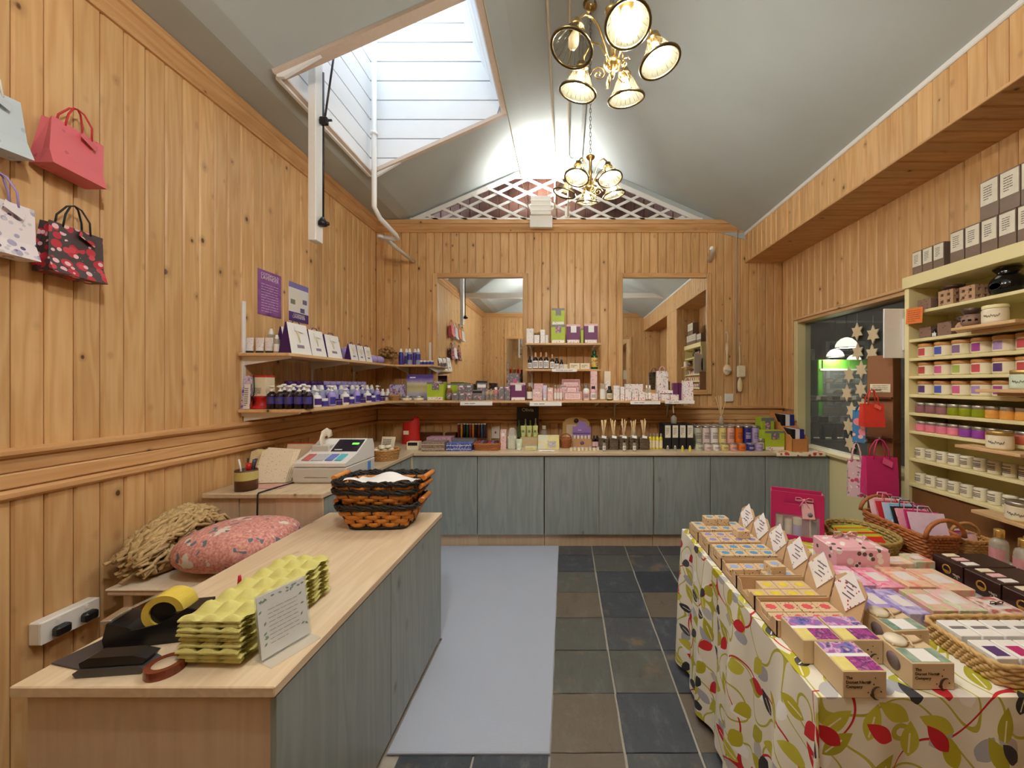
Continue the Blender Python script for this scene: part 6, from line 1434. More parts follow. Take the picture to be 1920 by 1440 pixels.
# ================================================================== left wall: bags, posters, socket
def wbag(label, y, ztop, w, h, d, m, hm, tagm, tilt=0, handle=.10):
    return giftbag(label, (XL+.012+d/2+.006, y, ztop-h), w, d, h, m, hm, tagm, handle=handle, flare=.02, rot=(R(0),R(tilt),PI/2))
flow_red = spots('red_flower_bag', (70,56,56), [(190,36,54),(206,60,76),(232,190,196)], 24, .46); flow_lil = spots('lilac_flower_bag', (232,222,224), [(170,164,190),(96,84,130),(200,196,206)], 26, .34)
coral = spots('coral_bag', (220,110,118), [(190,90,100)], 22, .14); iceb = spots('ice_blue_bag', (196,208,214), [(172,188,200)], 20, .2)
wbag('coral pink paper gift bag hanging on the left wall', 1.575, 2.555, .175, .20, .075, coral, C_('red_cord', (200,40,50)), coral, 6)
wbag('pale blue paper gift bag hanging beside the coral one', 1.345, 2.545, .19, .21, .07, iceb, white_plastic, iceb, -3)
wbag('lilac flower-printed gift bag hanging below the pale blue one', 1.375, 2.17, .18, .20, .06, flow_lil, lilac, flow_lil, 2)
wbag('red and black flower-printed gift bag with black cord handles', 1.585, 2.145, .18, .205, .065, flow_red, black, flow_red, 3)
for i, (y, zt_) in enumerate(((1.08,2.56),(1.10,2.15),(.86,2.55))): wbag(['plain orange gift bag hanging further along the left wall','red flowered gift bag hanging under the plain orange one','ice blue gift bag hanging beyond the plain orange one'][i], y, zt_, .18, .2, .06, (C_('bag_orange',(226,120,60)), flow_red, iceb)[i], black, None); 
# posters (left wall)
def wall_sheet(label, pxa, pxb, pya, pyb, m):
    ya = XL*FPX/(pxa-PX); yb = XL*FPX/(pxb-PX); za = EYE-(pya-PY)*ya/FPX; zb3 = EYE-(pyb-PY)*ya/FPX
    w_, h_ = yb-ya, za-zb3
    t = thing('poster', label, 'poster', (XL+.004, (ya+yb)/2, zb3), PI/2)
    obj('sheet', MB().box(-w_/2,-.0015,0,w_/2,0,h_), m, t); return t, w_, h_
t, w_, h_ = wall_sheet('purple lavender poster with white lettering on the left wall', 482, 526, 502, 588, swirl('purple_poster', [(92,40,118),(120,60,140),(150,90,160),(86,34,110)], 9, dist=1.5))
wl_ = C_('lettering_white', (240,232,240))
obj('lettering', text_mesh('COTSWOLD', w_*.135), wl_, t, (0,-.0025,h_*.88), (PI/2,0,0)); obj('lettering', text_mesh('LAVENDER', w_*.155), wl_, t, (0,-.0025,h_*.80), (PI/2,0,0))
obj('small_print', cm('pprint', lambda b: lines(b, w_*.8, h_*.66, 11, -.0018, 9, fill=.95, th=.22)), C_('lettering_pale', (216,196,220)), t, (0,0,h_*.06))
t, w_, h_ = wall_sheet('poster with pale landscape, small photographs and violet foot', 540, 577, 526, 600, swirl('pale_poster', [(222,218,232),(236,228,214),(232,232,236),(210,214,232)], 6, dist=1.2))
obj('violet_foot', MB().box(-w_/2,-.002,0,w_/2,-.0016,h_*.24), purple, t); obj('sky_band', MB().box(-w_/2,-.002,h_*.86,w_/2,-.0016,h_), C_('sky_violet', (130,124,186)), t)
for a, bq, c_ in ((-.3,.5,(130,130,110)),(.3,.56,(110,110,130)),(.18,.32,(90,84,130))): obj('photograph', cm(('ph', a), lambda b: panel(b, w_*.22, h_*.12, a*w_, bq*h_, -.0016)), C_('photo_%d' % int(bq*100), c_), t)
obj('lettering', text_mesh('COTSWOLD', w_*.10), wl_, t, (0,-.003,h_*.155), (PI/2,0,0)); obj('lettering', text_mesh('LAVENDER', w_*.13), wl_, t, (0,-.003,h_*.085), (PI/2,0,0))
t = thing('power_socket', 'white surface-mounted double socket with two black plugs', 'socket', (XL+.004, 1.59, .475), PI/2); obj('back_box', MB().box(-.095,-.045,0,.095,0,.088,.004), white_plastic, t); obj('face_plate', MB().box(-.095,-.052,0,.095,-.045,.088,.003), white_plastic, t)
for a in (-.045,.045): pg = obj('plug', MB().box(a-.024,-.085,.015,a+.024,-.052,.055,.008), black_plastic, t); obj('switch_rocker', MB().box(a-.006,-.055,.064,a+.006,-.052,.08,.001), white_plastic, t)
# rear of the shop, seen in the mirrors: one shelf of bottles on the left wall
wall_shelf('wall_shelf', 'pine shelf of small bottles on the left wall towards the rear', XWL+.013, -1.0, -1.86, .2, 1.42, shelf_y, [(XWL+.012,-.9,.2),(XWL+.012,.1,.2)], PI/2)
for i in range(10): bottle('dark bottle with red-banded label on the rear wall shelf', (-1.93, -.9+i*.115, 1.4205), .15, .026, amber_dark, black, cream_card, 'cap', 'dark bottles on the rear wall shelf', PI/2)
# ================================================================== right shelf unit: jars
def ry(px, X=2.19): return X*FPX/(px-PX)
wax_cream = C_('cream_wax_glass', (236,226,184), rough=.25); woodlid = pine('jar_lid_wood', 'x', (214,160,100), (188,130,74), knots=0)
rowz = {i: SHZ[i]+.0006 for i in range(9)}
ROT = -PI/2
stripes = {'red':(206,84,92),'blue':(84,98,190),'grey-violet':(140,110,150),'magenta':(170,70,150),'lilac':(180,150,206),'pink':(214,100,150),'green':(170,190,90),'dark violet':(90,60,120),'brick':(196,80,76)}
rows_w = {2: [(1717,1745,'red'),(1745,1785,'blue'),(1785,1824,'grey-violet'),(1824,1876,'magenta'),(1886,1932,'lilac')],
          3: [(1720,1756,'brick'),(1756,1799,'pink'),(1799,1845,'green'),(1845,1900,'red'),(1903,1950,'dark violet')],
          4: [(1712,1743,'dark violet'),(1743,1780,'blue'),(1780,1824,'pink'),(1824,1878,'lilac'),(1880,1930,'magenta')]}
ordn = {2:'third',3:'fourth',4:'fifth'}
for rw, items in rows_w.items():
    ys = [RY1-.055-i*.103 for i in range(len(items)+2)]
    for i, y in enumerate(ys):
        col = items[i % len(items)][2]
        t = jar(f'cream candle jar with wooden lid and {col} label on the {ordn[rw]} shelf' if i < len(items) else f'{col}-labelled wooden-lidded candle jar at the pier end of the {ordn[rw]} shelf', (RX+.07, y, rowz[rw]), .046, .082 if rw > 2 else .085, wax_cream, woodlid, cream_card, None, ROT, lidf=.22, lid_r=1.03, stripe=C_('stripe_'+col.replace(' ','_').replace('-','_'), stripes[col]))
def small_row(rw, seq, lidm, h, r, pitch, x=RX+.05):
    y = RY1-.035
    for nm, c_, n in seq:
        for i in range(n):
            jar(f'small {nm} candle jar with silver lid on the cream shelf unit', (x, y, rowz[rw]), r, h, C_('wax_'+nm.replace(' ','_'), c_, rough=.25), lidm, None, f'small {nm} jars', ROT, lidf=.3, lid_r=.97); y -= pitch
small_row(5, [('mauve brown',(150,100,106),3),('moss green',(150,160,30),3),('apricot',(236,168,80),3),('mauve',(176,140,150),2)], steel, .062, .031, .066)
small_row(6, [('rose pink',(232,130,152),4),('violet',(150,70,170),2),('coral',(226,120,100),4)], steel, .062, .031, .066)
vot = C_('votive_white', (240,232,206), rough=.3)
for rw, n in ((7,11),(8,10)):
    for i in range(n):
        t = jar('white glass votive with grey print on the '+('eighth' if rw == 7 else 'lowest')+' shelf', (RX+.05, RY1-.03-i*.068, rowz[rw]), .028, .066, vot, None, None, 'white votives on the '+('eighth' if rw == 7 else 'lowest')+' shelf', ROT, lidf=.01, name='votive', cat='candle', seg=16)
        obj('print', cm('votp', lambda b: [band(b, .0288, z_, z_+.004, PI*.22, 5) for z_ in (.02,.028,.036,.050)]), ink, t)
# first two shelves: carved oil burners, black vase
soap_st = spots('carved_soapstone', (138,108,92), [(104,80,70)], 60, .3); soap_lt = spots('tan_soapstone', (186,150,118), [(120,86,66)], 60, .24)
def pierced(b, s, h):
    # block whose two seen faces have real pockets cut into them
    b.box(-s/2, s/2-.004, 0, s/2-.004, s/2, h); b.box(-s/2, -s/2, 0, -s/2+.004, s/2, h)
    b.quad((-s/2,-s/2,h),(s/2,-s/2,h),(s/2,s/2,h),(-s/2,s/2,h)); b.quad((-s/2,-s/2,0),(s/2,-s/2,0),(s/2,s/2,0),(-s/2,s/2,0))
    g = (0,.2,.38,.62,.8,1.0); d = s*.26
    for f in (lambda u, v, e: (-s/2+s*u, -s/2+e, h*v), lambda u, v, e: (s/2-e, -s/2+s*u, h*v)):
        for i in range(5):
            for j in range(5):
                u0, u1, v0, v1 = g[i], g[i+1], g[j], g[j+1]
                if i in (1,3) and j in (1,3):
                    q = [(u0,v0),(u1,v0),(u1,v1),(u0,v1)]
                    b.quad(*[f(a, c, d) for a, c in q])
                    for k_ in range(4): (a, c), (a2, c2) = q[k_], q[(k_+1) % 4]; b.quad(f(a,c,0), f(a2,c2,0), f(a2,c2,d), f(a,c,d))
                else: b.quad(f(u0,v0,0), f(u1,v0,0), f(u1,v1,0), f(u0,v1,0))
def open_lathe(b, prof, seg, skip):
    b.lathe(prof, seg, cap=False)
    keep = [k_ for k_ in range(len(b.f)) if not skip(k_//seg, (k_ % seg+.5)*2*PI/seg)]
    b.f = [b.f[k_] for k_ in keep]; b.sm = [b.sm[k_] for k_ in keep]
def burner(label, y, rw, s, m, holes=0, bowl=False, x=RX+.075, h=None):
    t = thing('oil_burner', label, 'oil burner', (x, y, rowz[rw]), ROT); h = h or s
    obj('stone_block', cm(('burn', s, h, holes), lambda b: pierced(b, s, h) if holes else b.cb(s,s,h,.004)), m, t)
    if bowl: obj('oil_bowl', cm(('bowl', s), lambda b: b.lathe([(s*.2,0),(s*.5,s*.12),(s*.58,s*.28),(s*.52,s*.28),(s*.4,s*.16),(0,s*.1)], 16)), C_('dark_stone', (74,52,44), rough=.3), t, (0,0,h))
    return t
burner('plain brown carved soapstone block at the end of the top shelf', RY1-.065, 0, .085, soap_st, h=.07)
burner('pierced tan soapstone burner with dark bowl on the top shelf', RY1-.20, 0, .09, soap_lt, 4, True, h=.09)
burner('pierced tan soapstone block beside the black vase', RY1-.315, 0, .085, soap_lt, 4, h=.085)
burner('plain brown soapstone cube on the second shelf', RY1-.065, 1, .075, soap_st, h=.072)
burner('carved brown soapstone cube next to the tan pot', RY1-.185, 1, .08, soap_st, h=.08)
bottle('tiny dark oil bottle with white label on the second shelf', (RX+.04, RY1-.128, rowz[1]), .05, .012, amber_dark, black, white_card, 'cap', None, ROT)
t = thing('vase', 'black glazed vase with white marbling on the top shelf', 'vase', (RX+.10, RY1-.45, rowz[0])); mar = swirl('marbled_black', [(14,14,16),(18,18,20),(22,22,26),(190,190,196),(16,16,18),(14,14,16)], 14, rough=.12, dist=2.0)
obj('vase_body', cm('vase', lambda b: open_lathe(b, [(0,0),(.038,0),(.062,.02),(.067,.032),(.07,.05),(.067,.066),(.062,.085),(.04,.108),(.036,.115),(.055,.14),(.05,.14),(.032,.117)], 32, lambda j_, a: j_ in (3,4) and abs(a-PI) < .42)), mar, t)
obj('tealight_mouth', cm('vasem', lambda b: b.tube([(-.0675-.0015*math.cos(q*2)*0+.004*(math.sin(2*PI*q/20)**2)*.8, .028*math.sin(2*PI*q/20), .049+.018*math.cos(2*PI*q/20)) for q in range(20)], .0028, 5, True)), mar, t)
def potburner(label, y, x, z, m):
    t = thing('oil_burner', label, 'oil burner', (x, y, z), ROT)
    obj('pot_body', cm('potb', lambda b: open_lathe(b, [(0,0),(.03,0),(.042,.02),(.043,.027),(.043,.038),(.042,.045),(.032,.062),(.026,.066),(0,.066)], 22, lambda j_, a: j_ == 3 and int(a/(2*PI)*22) % 2 == 0)), m, t); obj('oil_bowl', cm('pbowl', lambda b: b.lathe([(.024,.066),(.03,.07),(.044,.094),(.04,.096),(.02,.08),(0,.078)], 16)), C_('dark_stone', (74,52,44), rough=.3), t)
potburner('round pierced tan pot burner with brown bowl on the second shelf', RY1-.285, RX+.06, rowz[1], soap_lt)
# tester ledges with big jars
for (y, zi, lb, lj, c_, jl) in ((RY1-.50,1.795,'small pine tester ledge jutting from the second shelf','large white jar with script label on the second-shelf ledge',(238,232,226),cream_paint),
                                 (RY1-.62,1.475,'small pine tester ledge jutting from the fifth shelf','large pale green jar with script label on the fifth-shelf ledge',(226,234,206),C_('gold_lid', (206,176,110), rough=.3, metal=.8)),
                                 (RY1-.52,1.185,'small pine tester ledge jutting from the seventh shelf','large cream jar with script label and gold lid on the seventh-shelf ledge',(238,222,176),C_('gold_lid', (206,176,110), rough=.3, metal=.8)),
                                 (RY1-.60,.87,'small pine tester ledge jutting from the lowest shelf','large cream jar with script label on the lowest ledge',(240,230,180),steel)):
    t = thing('tester_ledge', lb, 'ledge', (RX-.035, y, zi)); obj('ledge_board', MB().box(-.075,-.16,-.016,.030,.13,0,.002), shelf_y, t); obj('ledge_cleat', MB().box(.012,-.14,-.034,.030,.11,-.016,.002), shelf_y, t)
    tj = jar(lj, (RX-.053, y-.03, zi+.0005), .047, .088, C_('jar_'+'_'.join(map(str,c_)), c_, rough=.3), jl, cream_card if c_[0] != 226 else C_('mint_label', (216,232,206)), None, ROT+R(25), lidf=.2, lid_r=1.0)
    obj('script', cm('script', lambda b: b.tube([(.049*math.sin(-.6+1.2*i/24), -.049*math.cos(-.6+1.2*i/24), .034+.006*math.sin(i*1.7)+.003*math.sin(i*.6)) for i in range(25)], .0011, 3)), ink, tj)
potburner('round pierced dark pot burner on the second-shelf ledge', RY1-.405, RX-.035, 1.7955, soap_st)
jar('bright yellow wax jar at the lowest ledge', (RX-.04, RY1-.715, .8705), .035, .07, C_('bright_yellow', (240,196,40), rough=.3), C_('yellow_lid', (226,190,60)), None, None, ROT)
# boxes on top of the unit
tanbox = C_('taupe_box', (128,108,92), rough=.4); greyside = C_('grey_box_side', (150,144,142), rough=.4)
def topbox(label, y, z, w_, h_, group):
    t = carton(label, (RX+.06, y, z), w_, .10, h_, tanbox, [('cream_label',.9,.60,0,.66,cream_lab)], group=group, rz=ROT, txt=6, txt_area=(.6,.38,.66)); return t
for i in range(3): topbox('small taupe carton with cream label on top of the shelf unit', RY1-.045-i*.068, 2.1708, .062, .145, 'small taupe cartons')
for i in range(6): topbox('taller taupe carton with cream label on top of the shelf unit', RY1-.285-i*.08, 2.1708, .074, .175, 'taller taupe cartons')
for i in range(3): topbox('taupe carton with cream label standing on the taller cartons', RY1-.445-i*.09, 2.3465, .086, .20, 'taupe cartons stacked on top')
# note, white panel, stars etc. on the unit
t = thing('notice_card', 'orange handwritten notice pinned to the shelf unit edge', 'notice', (RX-.016, RY1-.055, 1.87), ROT); obj('card', MB().box(-.055,-.002,0,.055,0,.095), C_('orange_note', (240,130,60), rough=.6), t, (0,0,0), (0,R(3),0)); obj('handwriting', cm('hw', lambda b: lines(b,.09,.075,6,-.0025,7,fill=.95,th=.22)), C_('note_ink', (120,50,30)), t, (0,0,.01), (0,R(3),0))
t = thing('white_panel', 'blank white board fixed to the end of the shelf unit', 'board', (RX+.025, RY1+.05, 1.665)); obj('sheet', MB().box(-.145,-.01,0,-.005,0,.315,.002), white_card, t); obj('batten', MB().box(-.03,-.022,.05,.01,0,.25), white_paint, t)
# ---- brown bag display stand
brown = C_('brown_hardboard', (150,100,62), rough=.6, var=.06, scale=10)
t = thing('display_stand', 'tall brown hardboard stand hung with gift bags', 'stand', (2.155, 2.585, 0), R(-58))
obj('post', MB().box(-.07,-.07,.02,.07,.07,1.69,.003), brown, t); obj('foot', MB().box(-.10,-.10,0,.10,.10,.02,.004), brown, t)
for i, z in enumerate((.80,1.13,1.40)): 
    obj('ledge', MB().box(-.09,-.10,z,.07,-.07,z+.014,.002), woodbox, t)
    obj('ledge', MB().box(-.10,-.07,z,-.07,.05,z+.014,.002), woodbox, t)
for (hx, hy, hz) in ((1.938,2.42,1.462),(1.955,2.38,1.156),(1.893,2.487,1.115),(1.92,2.50,1.357)):
    rm = Matrix.Rotation(R(58), 4, 'Z'); o_ = Vector((2.155,2.585,0))
    obj('hanging_peg', MB().tube([rm @ (Vector((2.12,2.56,hz))-o_), rm @ (Vector((hx,hy,hz))-o_), rm @ (Vector((hx-.008,hy-.008,hz+.012))-o_)], .004, 6), steel, t)
t = thing('notice_card', 'cream handwritten notice stuck on the brown stand', 'notice', (2.0950, 2.5450, 1.445), R(-58)); obj('card', MB().box(-.055,-.002,0,.055,0,.055), cream_card, t); obj('handwriting', cm('hw2', lambda b: lines(b,.09,.045,4,-.0025,17,fill=.95,th=.25)), ink, t, (0,0,.005))
hang_blue = spots('blue_hibiscus', (60,130,180), [(232,140,150),(240,180,180)], 16, .4)
pink_fl = spots('pink_blossom_bag', (226,196,200), [(206,70,110),(240,230,230),(150,120,130)], 30, .36)
def sbag(label, px0, px1, pt, pb, Y, d, m, hm, tg, handle=.1, rz=-24, **k):
    x, w_ = bx(px0, px1, Y); h_ = (pb-pt)*Y/FPX
    return giftbag(label, (x, Y, zat(pb, Y)), w_, d, h_, m, hm, tg, R(rz), handle=handle, **k)
sbag('bright red paper gift bag hanging on the brown stand', 1617, 1652, 757, 800, 2.42, .06, C_('bright_red', (220,60,44)), C_('bright_red', (220,60,44)), C_('coral_tag', (236,110,90)), .09, -10)
sbag('blue hibiscus-printed bag on the side of the brown stand', 1601, 1620, 769, 829, 2.50, .05, hang_blue, hang_blue, None, .03, -40)
sbag('magenta paper gift bag hanging low on the brown stand', 1622, 1676, 856, 927, 2.38, .07, C_('magenta_bag', (206,44,112)), C_('magenta_bag', (206,44,112)), C_('pink_tag', (226,90,140)), .11, -8)
sbag('pink blossom-printed gift bag hanging beside the magenta one', 1592, 1619, 862, 930, 2.487, .06, pink_fl, rose_c, pink_fl, .11, -30)
# ================================================================== display table
def tp(px, py, z=0.0): Y = (EYE-TZ-z)*FPX/(py-PY); return (px-PX)*Y/FPX, Y
kraft2 = C_('kraft_tray', (208,174,134), rough=.7, var=.05)
trays = [(1.942,'blue-labelled'),(1.802,'violet-labelled'),(1.662,'bright blue-labelled'),(1.522,'pale blue-labelled'),(1.382,'yellow-labelled'),(1.242,'red-labelled')]
tray_cols = [(96,152,196),(136,136,204),(74,150,206),(150,176,226),(232,208,60),(222,84,92)]
bodyp = [spots('kraft_dots_%d' % i, (216,188,148), [c_], 95, .25) for i, c_ in enumerate([(70,60,40),(150,50,40),(60,70,40),(110,90,60),(206,176,120),(170,30,36)])]
card_p = [spots('card_dots_%d' % i, (246,242,240), [c_], 70, .24) for i, c_ in enumerate([(130,150,180),(150,140,170),(120,130,150),(150,140,180),(190,170,150),(190,50,90)])]
TXa, TXb = .650, .900
for i, (yc, nm) in enumerate(trays):
    t = thing('display_tray', f'open kraft tray for {nm} soap boxes with a raised back flap', 'tray', ((TXa+TXb)/2, yc, TZ+.0005))
    L, D_ = (TXb-TXa)/2, .066; h_ = .05
    obj('tray_floor', MB().box(-L,-D_,0,L,D_,.003), kraft2, t)
    obj('tray_side', MB().box(-L,-D_,.003,L,-D_+.003,h_), kraft2, t); obj('tray_side', MB().box(-L,D_-.003,.003,L,D_,h_), kraft2, t)
    obj('tray_front', MB().prism([(-D_,.0),(D_,.0),(D_,h_),(D_*.6,h_),(D_*.35,h_*.45),(-D_*.35,h_*.45),(-D_*.6,h_),(-D_,h_)], -L, -L+.003, 'yz'), kraft2, t)
    fl2 = obj('back_flap', MB().prism([(-D_,.0),(D_,.0),(D_,.13),(D_*.5,.155),(-D_*.5,.155),(-D_,.13)], 0, .004, 'yz'), kraft2, t, (L-.004,0,.0), (0,R(14),0))
    cd = obj('header_card', MB().box(-.0025,-.046,-.046,-.0008,.046,.046), card_p[i], fl2, (-.001,-.002,.11), (R(40),0,0))
    obj('lettering', cm('hdrl', lambda b: [b.box(-.0034,-.026+.01*(q % 2),.022-.014*q,-.0026,.022-.008*(q % 3),.026-.014*q) for q in range(4)]), C_('card_ink', (120,110,130)), cd, (0,0,0), (R(-40),0,0))
    # soap boxes: three across, two deep, with gaps as sold
    bw_, bd_, bh_ = .058, .056, .034
    for ix in range(4):
        for iy in range(2):
            if i == 3 and ix < 2 and iy == 0: continue
            if i == 4 and ix == 0 and iy == 1: continue
            lev = 1 if (i in (0,) and ix in (1,2) and iy == 1) else 0
            lift = .024 if i < 3 else .0035
            for l_ in range(1+lev):
                o = thing('soap_box', f'{nm} soap box {("nearest","second from","third from","fourth from")[ix]} the aisle, row towards the '+('back counter' if iy else 'table front')+(', stacked on top' if l_ else ''), 'soap box', (TXa+.034+ix*.0600, yc-.03+iy*.06, TZ+.001+lift+l_*(bh_+.0005)), 0, None)
                obj('carton_body', cm('soapbox', lambda b: b.cb(bw_,bd_,bh_,.0012)), bodyp[i], o); obj('top_label', cm('soaplab', lambda b: b.prism([(.018*math.cos(a*PI/8)*(1 if a % 2 else .8), .016*math.sin(a*PI/8)*(1 if a % 2 else .8)) for a in range(16)] if True else [], 0, .0006, 'xy')), C_('soap_label_%d' % i, tray_cols[i]), o, (0,0,bh_))
for ix, iy, i, dz in ((2.4,.0,1,.035),(2.3,-.02,3,.035)):
    yc = trays[i][0]; o = thing('soap_box', 'kraft soap box set on top of the others in the '+trays[i][1]+' tray', 'soap box', (TXa+.034+ix*.0600, yc+iy, TZ+.005+dz+(.0205 if i < 3 else 0)), R(4)); obj('carton_body', cm('soapbox', lambda b: None), bodyp[i], o); obj('top_label', cm('soaplab', lambda b: None), C_('soap_label_%d' % i, tray_cols[i]), o, (0,0,.034))
# kraft gift boxes with printed tops at the near corner
pic = swirl('purple_photo', [(70,50,120),(120,130,200),(170,90,160),(220,190,220),(90,40,110)], 30); grn_p = swirl('green_photo', [(130,160,140),(160,180,160),(110,140,124)], 20)
dkink = C_('dark_brown_ink', (70,48,34), rough=.7)
def kraft_gift(label, x, y, rz=0.0, kind=0, group=None, text=True):
    t = thing('gift_box', label, 'gift box', (x, y, TZ+.0005), rz, group); w_, d_, h_ = .108, .112, .066
    obj('carton_body', cm('kgb', lambda b: b.cb(w_,d_,h_,.0012)), C_('kraft_pale', (216,190,150), rough=.65, var=.04), t)
    if kind == 0:
        obj('top_picture', cm('kgt', lambda b: b.box(-w_/2+.004,.008,h_,w_/2-.004,d_/2-.004,h_+.0007)), pic, t); obj('top_picture', cm('kgt2', lambda b: b.box(-.012,-d_/2+.004,h_,w_/2-.004,-.004,h_+.0007)), swirl('magenta_photo', [(110,40,110),(180,70,150),(90,40,100),(214,130,180)], 34), t)
        obj('yellow_label', cm('kgy', lambda b: b.box(-w_/2+.004,-d_/2+.004,h_,-.014,-.004,h_+.0007)), C_('pale_yellow_label', (234,218,130)), t); obj('white_band', cm('kgw', lambda b: b.box(-w_/2,-.004,h_,w_/2,.008,h_+.0009)), white_card, t)
    else:
        obj('top_picture', cm('kgt3', lambda b: b.box(-w_/2+.004,-d_/2+.004,h_,w_/2-.004,.0,h_+.0007)), grn_p, t); obj('white_label', cm('kgl3', lambda b: b.box(-.024,-d_/2+.006,h_,.024,-.002,h_+.0011)), white_card, t)
        obj('soap_slice', cm('kgs', lambda b: b.lathe([(0,0),(.024,0),(.027,.006),(.022,.012),(0,.013)], 16)), C_('cream_soap', (236,224,196), rough=.3), t, (-.026,.028,h_)); obj('raffia', cm('kgr', lambda b: b.tube([(-.05,.01,h_+.003),(-.01,.015,h_+.008),(.02,.02,h_+.004),(.05,.03,h_+.003)], .003, 5).tube([(0,.0,h_+.004),(.01,.03,h_+.01),(.015,.052,h_+.003)], .003, 5)), C_('raffia', (214,190,150)), t)
        obj('round_badge', cm('kgbad', lambda b: b.lathe([(0,0),(.022,0),(.022,.0008),(0,.0008)], 20, m=Matrix.Translation((-w_/2-.0006,0,.034)) @ Matrix.Rotation(-PI/2,4,'Y'))), C_('badge_grey', (120,104,104)), t)
    if text:
        for i_, s_ in enumerate(('The','Dorset Nectar','Company')): obj('lettering', text_mesh(s_, .0105, 'LEFT'), dkink, t, (-w_*.44,-d_/2-.0006,h_*.72-i_*.011), (PI/2,0,0))
    def orn(b):
        b.tube([(.032+.014*math.cos(1.2+a_*.28), -d_/2-.0006, .012+.016*math.sin(1.2+a_*.28)) for a_ in range(14)], [.0006+.0028*math.sin(PI*a_/13) for a_ in range(14)], 4, flat=1.0)
        for cx_, cz_, r_ in ((.018,.008,.005),(.012,.04,.0025),(.022,.034,.002),(.04,.016,.002),(.008,.014,.0018),(.026,.05,.0015)): b.lathe([(0,-.0006),(r_,-.0006),(r_,.0),(0,0)], 10, m=Matrix.Translation((cx_,-d_/2-.0004,cz_)) @ Matrix.Rotation(PI/2,4,'X'))
    obj('ornament', cm(('orn', kind), orn), dkink, t)
kraft_gift('kraft gift box with purple photo lid at the front corner of the table', .742, 1.003)
kraft_gift('kraft gift box with purple photo lid behind the front corner one, left', .715, 1.118, text=False)
kraft_gift('kraft gift box with purple photo lid behind the front corner one, right', .828, 1.118, text=False)
kraft_gift('kraft gift box with green label and round soap on the lid', .938, 1.03, 0, 1)
kraft_gift('kraft gift box with green label tied with raffia, beside the wicker tray', .998, 1.16, R(3), 1, text=False)
# soap cartons in the middle
lvl = [[('purple',(150,130,206)),('lilac pink',(214,150,200)),('pink',(236,130,170))],[('violet',(130,110,190)),('green and pink',(170,190,110)),('coral',(236,150,130))],[('pale green',(206,220,170)),('peach',(240,190,160)),('salmon',(236,170,150))]]
def midcarton(label, x, y, w_, d_, h_, cols, rz=0.0, top=True, bowm=None):
    m_ = swirl('wrap_'+'_'.join(str(v) for c_ in cols for v in c_), cols, 22); t = thing('soap_carton', label, 'soap box', (x, y, TZ+.0005), rz)
    obj('carton_body', cm(('mc', w_, d_, h_), lambda b: b.cb(w_,d_,h_,.0015)), m_, t)
    obj('window_label', cm(('mcl', w_, d_, h_), lambda b: b.box(-w_*.28,-d_*.22,h_,w_*.28,d_*.22,h_+.0007)), C_('frosted_label', (240,234,230), rough=.2), t)
    obj('kraft_edge', cm(('mce', w_, d_, h_), lambda b: b.box(-w_/2-.0008,-d_/2-.0008,0,w_/2+.0008,d_/2+.0008,h_*.35)), kraft, t)
    if bowm: bow(t, (0,0,h_+.006), .02, bowm)
mids = [('purple tissue-wrapped soap carton beside the red-labelled tray',1.045,1.295,.075,.15,.052,[(150,130,206),(180,160,220),(120,100,180)],3),
        ('violet and silver soap carton next to the purple one',1.125,1.285,.07,.15,.05,[(160,150,210),(206,196,226),(130,110,190)],3),
        ('pink and lilac soap carton with oval window',1.075,1.45,.085,.15,.055,[(236,130,170),(226,190,210),(240,120,160)],3),
        ('deep pink soap carton next to the pink box',1.175,1.445,.085,.15,.05,[(240,110,160),(236,160,180),(250,190,200)],3),
        ('green and pink flowered soap carton in the table middle',1.215,1.285,.08,.13,.055,[(206,210,150),(236,170,180),(190,200,130)],3),
        ('coral and peach flowered soap carton near the dark boxes',1.285,1.45,.10,.15,.05,[(240,160,140),(236,206,170),(230,130,120)],3),
        ('pale green cherry-printed soap carton in the table middle',1.31,1.29,.09,.13,.052,[(214,224,190),(236,190,190),(190,210,170)],3),
        ('salmon striped soap carton beside the chocolate boxes',1.405,1.44,.11,.16,.045,[(240,180,160),(226,206,170),(236,160,150)],3),
        ('red and cream ribboned soap carton by the wicker tray',1.42,1.26,.10,.10,.05,[(190,60,66),(240,220,210),(150,70,60)],3),
        ('peach long carton below the oval basket',1.375,1.605,.12,.07,.04,[(236,190,160),(240,214,190),(226,170,150)],3),
        ('multi-coloured bath bar carton behind the peach cartons',1.475,1.605,.08,.08,.05,[(236,130,110),(206,214,180),(120,160,170)],3)]
for lb, x, y, w_, d_, h_, cols, _ in mids: midcarton(lb, x, y, w_, d_, h_, cols, bowm=C_('brown_ribbon', (96,50,40)) if 'ribboned' in lb else None)
# swirl wrapped boxes
sw = swirl('retro_swirl', [(240,236,220),(120,190,90),(240,236,220),(190,80,150),(230,220,120),(150,110,190)], 10, dist=3.2)
for i, (x, y, w_, d_, h_, rz_, lb) in enumerate(((.995,1.665,.075,.13,.075,3,'swirl-wrapped box tied with a purple ribbon behind the trays'),(.998,1.47,.055,.10,.06,0,'smaller swirl-wrapped box close to the yellow-labelled tray'))):
    t = thing('wrapped_box', lb, 'gift box', (x, y, TZ+.0005), R(rz_)); obj('carton_body', MB().cb(w_,d_,h_,.004), sw, t); obj('ribbon_band', MB().cb(w_*.16,d_+.002,h_+.0015), deep_purple, t); bow(t, (0,0,h_+.008), .026, deep_purple)
